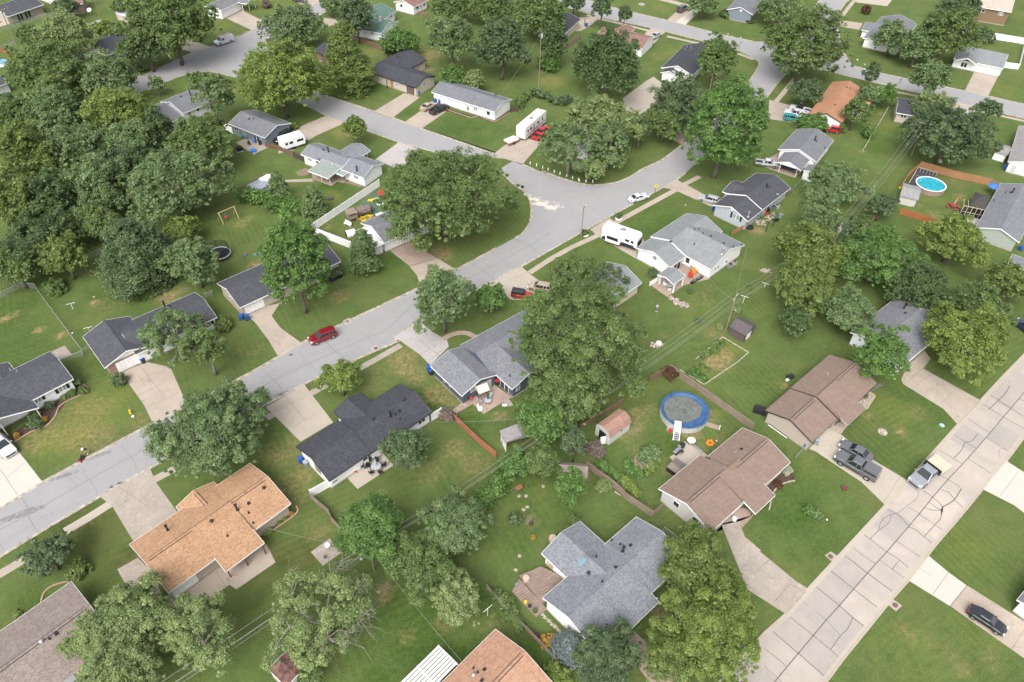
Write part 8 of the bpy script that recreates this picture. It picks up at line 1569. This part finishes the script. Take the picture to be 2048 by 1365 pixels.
p = G('l572,655'); t = thing('porch_bicycle', 'dark clutter of a bicycle on the porch slab of the tan house', 'bicycle', (p.x, p.y, .04), .6); [(lambda mb: (mb.tube([(x + .3 * math.cos(i * .7), 0, .32 + .3 * math.sin(i * .7)) for i in range(10)], .03, 5), mb.build('wheel', RUBBER, t)))(MB()) for x in (-.5, .5)]; mb = MB(); mb.bar((-.5, 0, .32), (0, 0, .75), .05); mb.bar((0, 0, .75), (.45, 0, .75), .05); mb.bar((.5, 0, .32), (.4, 0, .95), .05); mb.build('frame', DARKM, t)
disc_thing('plant_pot', 'white ring planter on the porch of the light grey house', 'pot', 'o1748,100', .3, .45, WHITEP, 1.1, .03)
for tok, l in (('1170,470', 'white ring planter around the ball topiary nearest the pole'), ('1237,437', 'white ring planter around the ball topiary by the camper drive')): disc_thing('ring_planter', l, 'planter', tok, .75, .25, WHITEP, .95)
# signs, stakes, letter boxes
b = G('g95,205'); h = top_height('g95,205', 'g98,122'); t = thing('stop_sign', 'back of an octagonal stop sign at the street corner', 'road sign', (b.x, b.y, 0)); bxp('post', (0, 0, h / 2), (.07, .05, h), METAL, t); mb = MB(); mb.poly([(.38 * math.cos(i * PI / 4 + .39), -.05, h - .35 + .38 * math.sin(i * PI / 4 + .39)) for i in range(8)][::-1]); mb.poly([(.38 * math.cos(i * PI / 4 + .39), -.02, h - .35 + .38 * math.sin(i * PI / 4 + .39)) for i in range(8)]); mb.build('plate', plain('sign_back', (.045, .045, .05), .5), t)
b = G('g1128,195'); h = top_height('g1128,195', 'g1140,112'); t = thing('warning_sign', 'yellow warning sign on the grass strip by the white car', 'road sign', (b.x, b.y, 0)); bxp('post', (0, 0, h / 2), (.07, .05, h), DARKM, t); mb = MB(); c = h - .4; mb.hexa([(-.52, -.06, c), (0, -.06, c - .52), (.52, -.06, c), (0, -.06, c + .52), (-.52, -.03, c), (0, -.03, c - .52), (.52, -.03, c), (0, -.03, c + .52)]); pl = mb.build('plate', YEL, t); mb = MB(); mb.box((0, -.065, c + .02), (.08, .01, .5)); mb.box((.1, -.065, c), (.28, .01, .07)); mb.build('symbol', DARKM, pl)
b = G('c1786,388'); h = top_height('c1786,388', 'c1795,328'); t = thing('street_sign', 'street-name sign post at the top right corner', 'road sign', (b.x, b.y, 0)); bxp('post', (0, 0, h / 2), (.06, .06, h), DARKM, t); bxp('plate', (.3, 0, h - .15), (.8, .03, .2), GREYP, t); b = G('d1057,655'); h = top_height('d1057,655', 'd1068,617'); t = thing('street_sign', 'thin sign post standing at the top right street', 'road sign', (b.x, b.y, 0)); bxp('post', (0, 0, h / 2), (.08, .06, h), DARKM, t); bxp('plate', (0, 0, h - .25), (.35, .04, .5), GREYP, t)
ST = None
for i, tok in enumerate('y470,1085 y570,1115 y665,1152 y750,1182 y845,1214 y935,1247 y1038,1280 y1130,1312 y1222,1340 y1338,1365 g540,92 g592,98 g645,100'.split()[:13]):
    p = G(tok)
    if ST is None: ST = bxp('marker_stake', (0, 0, .34), (.18, .1, .68), WHITEP, None); ST.location = p; o = ST
    else: o = ST.copy(); col.objects.link(o); o.location = p
    tag(o, 'short white marker stake in the row along the corner lawn', 'stake', 'white stakes along the corner lawn')
for tok, l in (('k1705,0', 0),): pass
disc_thing('fire_hydrant', 'small yellow hydrant-like marker in the sunny front lawn', 'hydrant', 'i1022,575', .2, .8, YEL, .7); disc_thing('garden_marker', 'small white marker disc next to the yellow one in the front lawn', 'marker', 'i1037,600', .2, .12, WHITEP); disc_thing('bird_bath', 'pale bird bath in the lower shaded yard', 'bird bath', 'd410,20' if False else 'f205,1040', .15, .2, M_STONE)
for i, (tok, s, l) in enumerate([('g1368,275', 9, 'pale boulder on the lawn of the light grey roof'), ('p490,97', 8, 'white rock on the front lawn by the concrete road'), ('e733,992', 10, 'grey block on the left back lawn'), ('u1130,208', 7, 'white ball beside the long chain-link fence'), ('j1752,540', 7, 'round white disc at the patio edge'), ('c1700,268', 5, 'white litter bag on the top verge, left'), ('c1800,295', 5, 'white litter bag on the top verge, right'), ('d785,505', 6, 'white bag at the kerb of the striped lawn'), ('d728,470', 7, 'white sheet at the kerb of the striped lawn'), ('k1610,790', 6, 'white ball near the pinkish-brown roof'), ('b1345,210', 9, 'square pale sandbox on the lawn behind the green roof')]):
    p = G(tok); s_ = s / 3.9 * depth(p) / FPX; mb = MB(); mb.tube([(0, 0, 0), (0, 0, s_ * .35), (0, 0, s_ * .6)], [s_ * .9, s_, s_ * .4], 8); o = mb.build('rock' if 'boulder' in l or 'rock' in l or 'block' in l else 'litter_bag' if 'bag' in l else 'white_sheet' if 'sheet' in l else 'yard_disc' if 'disc' in l else 'sandbox' if 'sandbox' in l else 'yard_ball', M_STONE if 'boulder' in l or 'block' in l or 'sandbox' in l else WHITEP); o.location = p; tag(o, l, 'rock' if 'boulder' in l or 'rock' in l or 'block' in l else 'object')
o = G('o165,130'); t = thing('garden_statue', 'dark little garden figure in the shaded back yard', 'statue', (o.x, o.y, 0)); mb = MB(); mb.tube([(0, 0, 0), (0, 0, .3), (0, 0, .6), (0, 0, .75)], [.35, .28, .2, .05], 8); mb.build('figure', plain('dark_bronze', (.07, .055, .05)), t); o = G('k70,1170'); t = thing('wheelbarrow', 'rusty wheelbarrow in the shaded back yard', 'wheelbarrow', (o.x, o.y, 0), .6); bxp('tray', (0, 0, .45), (.9, .6, .3), plain('rust', (.25, .12, .06)), t, 0, 1.2); [bxp('handle', (-.8, y, .5), (.8, .05, .05), W_GRY, t) for y in (-.25, .25)]; bxp('wheel', (.6, 0, .2), (.4, .08, .4), RUBBER, t)
# ------------------------------------------------------------------ people
SKIN = plain('skin', (.50, .30, .21), .6, .05); HAIR = plain('grey_hair', (.35, .33, .31), .8, .1)
def person(tok, label, rz, J, shirt, trouser, hat=None, sh=None, skinlegs=True):
    """J: joints in metres, figure facing -y; one skinned body, clothes as children"""
    p = G(tok); t = thing('person', label, 'person', (p.x, p.y, 0.01), rz)
    def skin(name, pts, edges, rad, m, lv=1):
        me = bpy.data.meshes.new(name); me.from_pydata(pts, edges, []); o = bpy.data.objects.new(name, me); col.objects.link(o); o.parent = t; me.materials.append(m)
        s = o.modifiers.new('skin', 'SKIN'); s.use_smooth_shade = True; sv = me.skin_vertices[0].data
        for i, r in enumerate(rad): sv[i].radius = (r, r) if not isinstance(r, tuple) else r
        sv[0].use_root = True; ss = o.modifiers.new('sub', 'SUBSURF'); ss.levels = lv; ss.render_levels = lv; return o
    K = list(J.keys()); idx = {k: i for i, k in enumerate(K)}
    E_ = [('pelvis', 'chest'), ('chest', 'neck'), ('neck', 'head'), ('head', 'crown')] + [e for s in 'LR' for e in (('chest', 'sh' + s), ('sh' + s, 'el' + s), ('el' + s, 'wr' + s), ('wr' + s, 'hd' + s), ('pelvis', 'hp' + s), ('hp' + s, 'kn' + s), ('kn' + s, 'an' + s), ('an' + s, 'to' + s))]
    R = {'pelvis': .15, 'chest': .16, 'neck': .055, 'head': .105, 'crown': .085, 'sh': .065, 'el': .042, 'wr': .03, 'hd': .036, 'hp': .09, 'kn': .06, 'an': .04, 'to': .04}
    body = skin('body', [J[k] for k in K], [(idx[a], idx[b]) for a, b in E_], [R.get(k, R.get(k[:-1], .05)) for k in K], SKIN)
    for s in 'LR':   # fingers and thumb
        h = Vector(J['hd' + s]); w = Vector(J['wr' + s]); d = (h - w).normalized(); sd = d.cross(Vector((0, 1, .2))).normalized(); cu = sd.cross(d)
        mb = MB()
        for f, ln in zip((-.03, -.01, .01, .03), (.07, .085, .08, .06)): a = h + sd * f; mb.tube([a, a + d * ln * .6, a + d * ln + cu * .02], [.010, .009, .007], 6)
        a = w + d * .03 + sd * .035; mb.tube([a, a + sd * .03 + d * .03, a + sd * .03 + d * .06], [.012, .011, .008], 6); mb.build('fingers', SKIN, t)
    top = skin('shirt', [J[k] for k in ('pelvis', 'chest', 'shL', 'shR')] + [tuple((Vector(J['sh' + s]) * .25 + Vector(J['el' + s]) * .75)) for s in 'LR'], [(0, 1), (1, 2), (1, 3), (2, 4), (3, 5)], [.175, .185, .085, .085, .075, .075], shirt)
    tr = skin('trousers', [J['pelvis']] + [J[k] for k in ('hpL', 'hpR')] + [J[k] if trouser[1] else tuple(Vector(J['hp' + k[-1]]).lerp(Vector(J[k]), .95)) for k in ('knL', 'knR')] + ([J['anL'], J['anR']] if trouser[1] else []), [(0, 1), (0, 2), (1, 3), (2, 4)] + ([(3, 5), (4, 6)] if trouser[1] else []), [.165, .105, .105, .08, .08] + ([.06, .06] if trouser[1] else []), trouser[0])
    hd = Vector(J['head']); cr = Vector(J['crown']); up = (cr - hd).normalized(); mb = MB(); mb.dome((0, 0, 0), .128, .13, 12, 5)
    if hat: mb.cyl((0, 0, -.01), .19, .02, 14)
    o = mb.build('hat' if hat else 'hair', hat or HAIR, t, smooth=True); o.location = hd + up * (.045); o.rotation_euler = up.to_track_quat('Z', 'Y').to_euler()
    f = Vector((0, -1, 0)); mb = MB(); f = (f - up * f.dot(up)).normalized(); r_ = f.cross(up); c = hd + f * .10
    for sx in (-1, 1): mb.tube([c + r_ * sx * .035 + up * .02, c + r_ * sx * .035 + up * .02 + f * .012], .013, 6)
    mb.build('eyes', DARKM, t); mb = MB(); mb.tube([c + up * .01, c - up * .03 + f * .03], [.01, .018], 6); mb.build('nose', SKIN, t); mb = MB(); mb.bar(c - up * .06 - r_ * .025, c - up * .06 + r_ * .025, .012); mb.build('mouth', plain('lips', (.35, .12, .10)), t)
    for s in 'LR': a = Vector(J['an' + s]); b_ = Vector(J['to' + s]); mb = MB(); mb.tube([(a.x, a.y + .06, .05), (a.x, a.y, .055), (b_.x, b_.y, .045), (b_.x, b_.y - .03, .04)], [.05, .055, .05, .03], 8); mb.build('shoe', sh or WHITEP, t, smooth=True)
    return t
J1 = {'pelvis': (0, 0, .95), 'chest': (0, -.01, 1.3), 'neck': (0, -.01, 1.5), 'head': (0, -.04, 1.62), 'crown': (0, -.03, 1.72)}
for s, k in (('L', 1), ('R', -1)): J1.update({'sh' + s: (k * .19, 0, 1.42), 'hp' + s: (k * .1, 0, .9), 'kn' + s: (k * .12, -.03, .5), 'an' + s: (k * .13, .02, .09), 'to' + s: (k * .15, -.14, .05)})
J1.update({'elL': (.27, .03, 1.14), 'wrL': (.27, -.12, .92), 'hdL': (.27, -.16, .86), 'elR': (-.29, -.12, 1.18), 'wrR': (-.12, -.26, 1.42), 'hdR': (-.08, -.22, 1.50)})
person('g1142,1105', 'man in pale T-shirt and blue jeans standing on the lawn, hand raised to face', .3, J1, plain('pale_shirt', (.62, .62, .64), .9), (plain('blue_jeans', (.13, .20, .32), .9), True), None)
J2 = {'pelvis': (0, .12, .90), 'chest': (0, -.10, 1.20), 'neck': (0, -.24, 1.36), 'head': (0, -.33, 1.44), 'crown': (0, -.38, 1.53)}
for s, k in (('L', 1), ('R', -1)): J2.update({'sh' + s: (k * .19, -.17, 1.30), 'el' + s: (k * .24, -.36, 1.08), 'wr' + s: (k * .20, -.58, .98), 'hd' + s: (k * .18, -.66, .97), 'hp' + s: (k * .1, .12, .85)})
J2.update({'knL': (.12, -.08, .50), 'anL': (.12, .02, .09), 'toL': (.13, -.14, .05), 'knR': (-.12, .16, .46), 'anR': (-.12, .42, .12), 'toR': (-.12, .28, .05)})
pp = G('i685,888'); mw = G('i632,945'); ang = math.atan2((mw - pp).y, (mw - pp).x) + PI / 2
person('i683,888', 'man in a navy shirt, khaki shorts and white cap pushing a mower at the kerb', ang, J2, plain('navy_shirt', (.012, .018, .05), .9), (plain('khaki_shorts', (.35, .29, .21), .9), False), WHITEP)
t = thing('lawn_mower', 'red and black push mower at the edge of the street', 'lawn mower', (pp.x + (mw - pp).normalized().x * 1.35, pp.y + (mw - pp).normalized().y * 1.35, .01), ang); bxp('deck', (0, 0, .2), (.52, .62, .18), plain('mower_red', (.30, .03, .02), .4), t, 0, .85); bxp('engine', (0, .03, .38), (.28, .28, .2), DARKM, t, 0, .8); bxp('grass_bag', (0, .48, .35), (.42, .4, .34), DARKM, t, 0, .9)
for sx in (-1, 1):
    for sy in (-1, 1): mb = MB(); mb.tube([(sx * .27, sy * .25, .11), (sx * .33, sy * .25, .11)], .11, 10); mb.build('wheel', RUBBER, t)
    mb = MB(); mb.bar((sx * .2, .2, .28), (sx * .19, .78, .97), .03); mb.build('handle', DARKM, t)
mb = MB(); mb.bar((-.2, .78, .97), (.2, .78, .97), .035); mb.build('grip', DARKM, t)
t = None
for ob in list(scene.objects):
    if ob.type == 'MESH' and ob.parent is None and 'label' not in ob and 'kind' not in ob: ob['kind'] = 'structure'
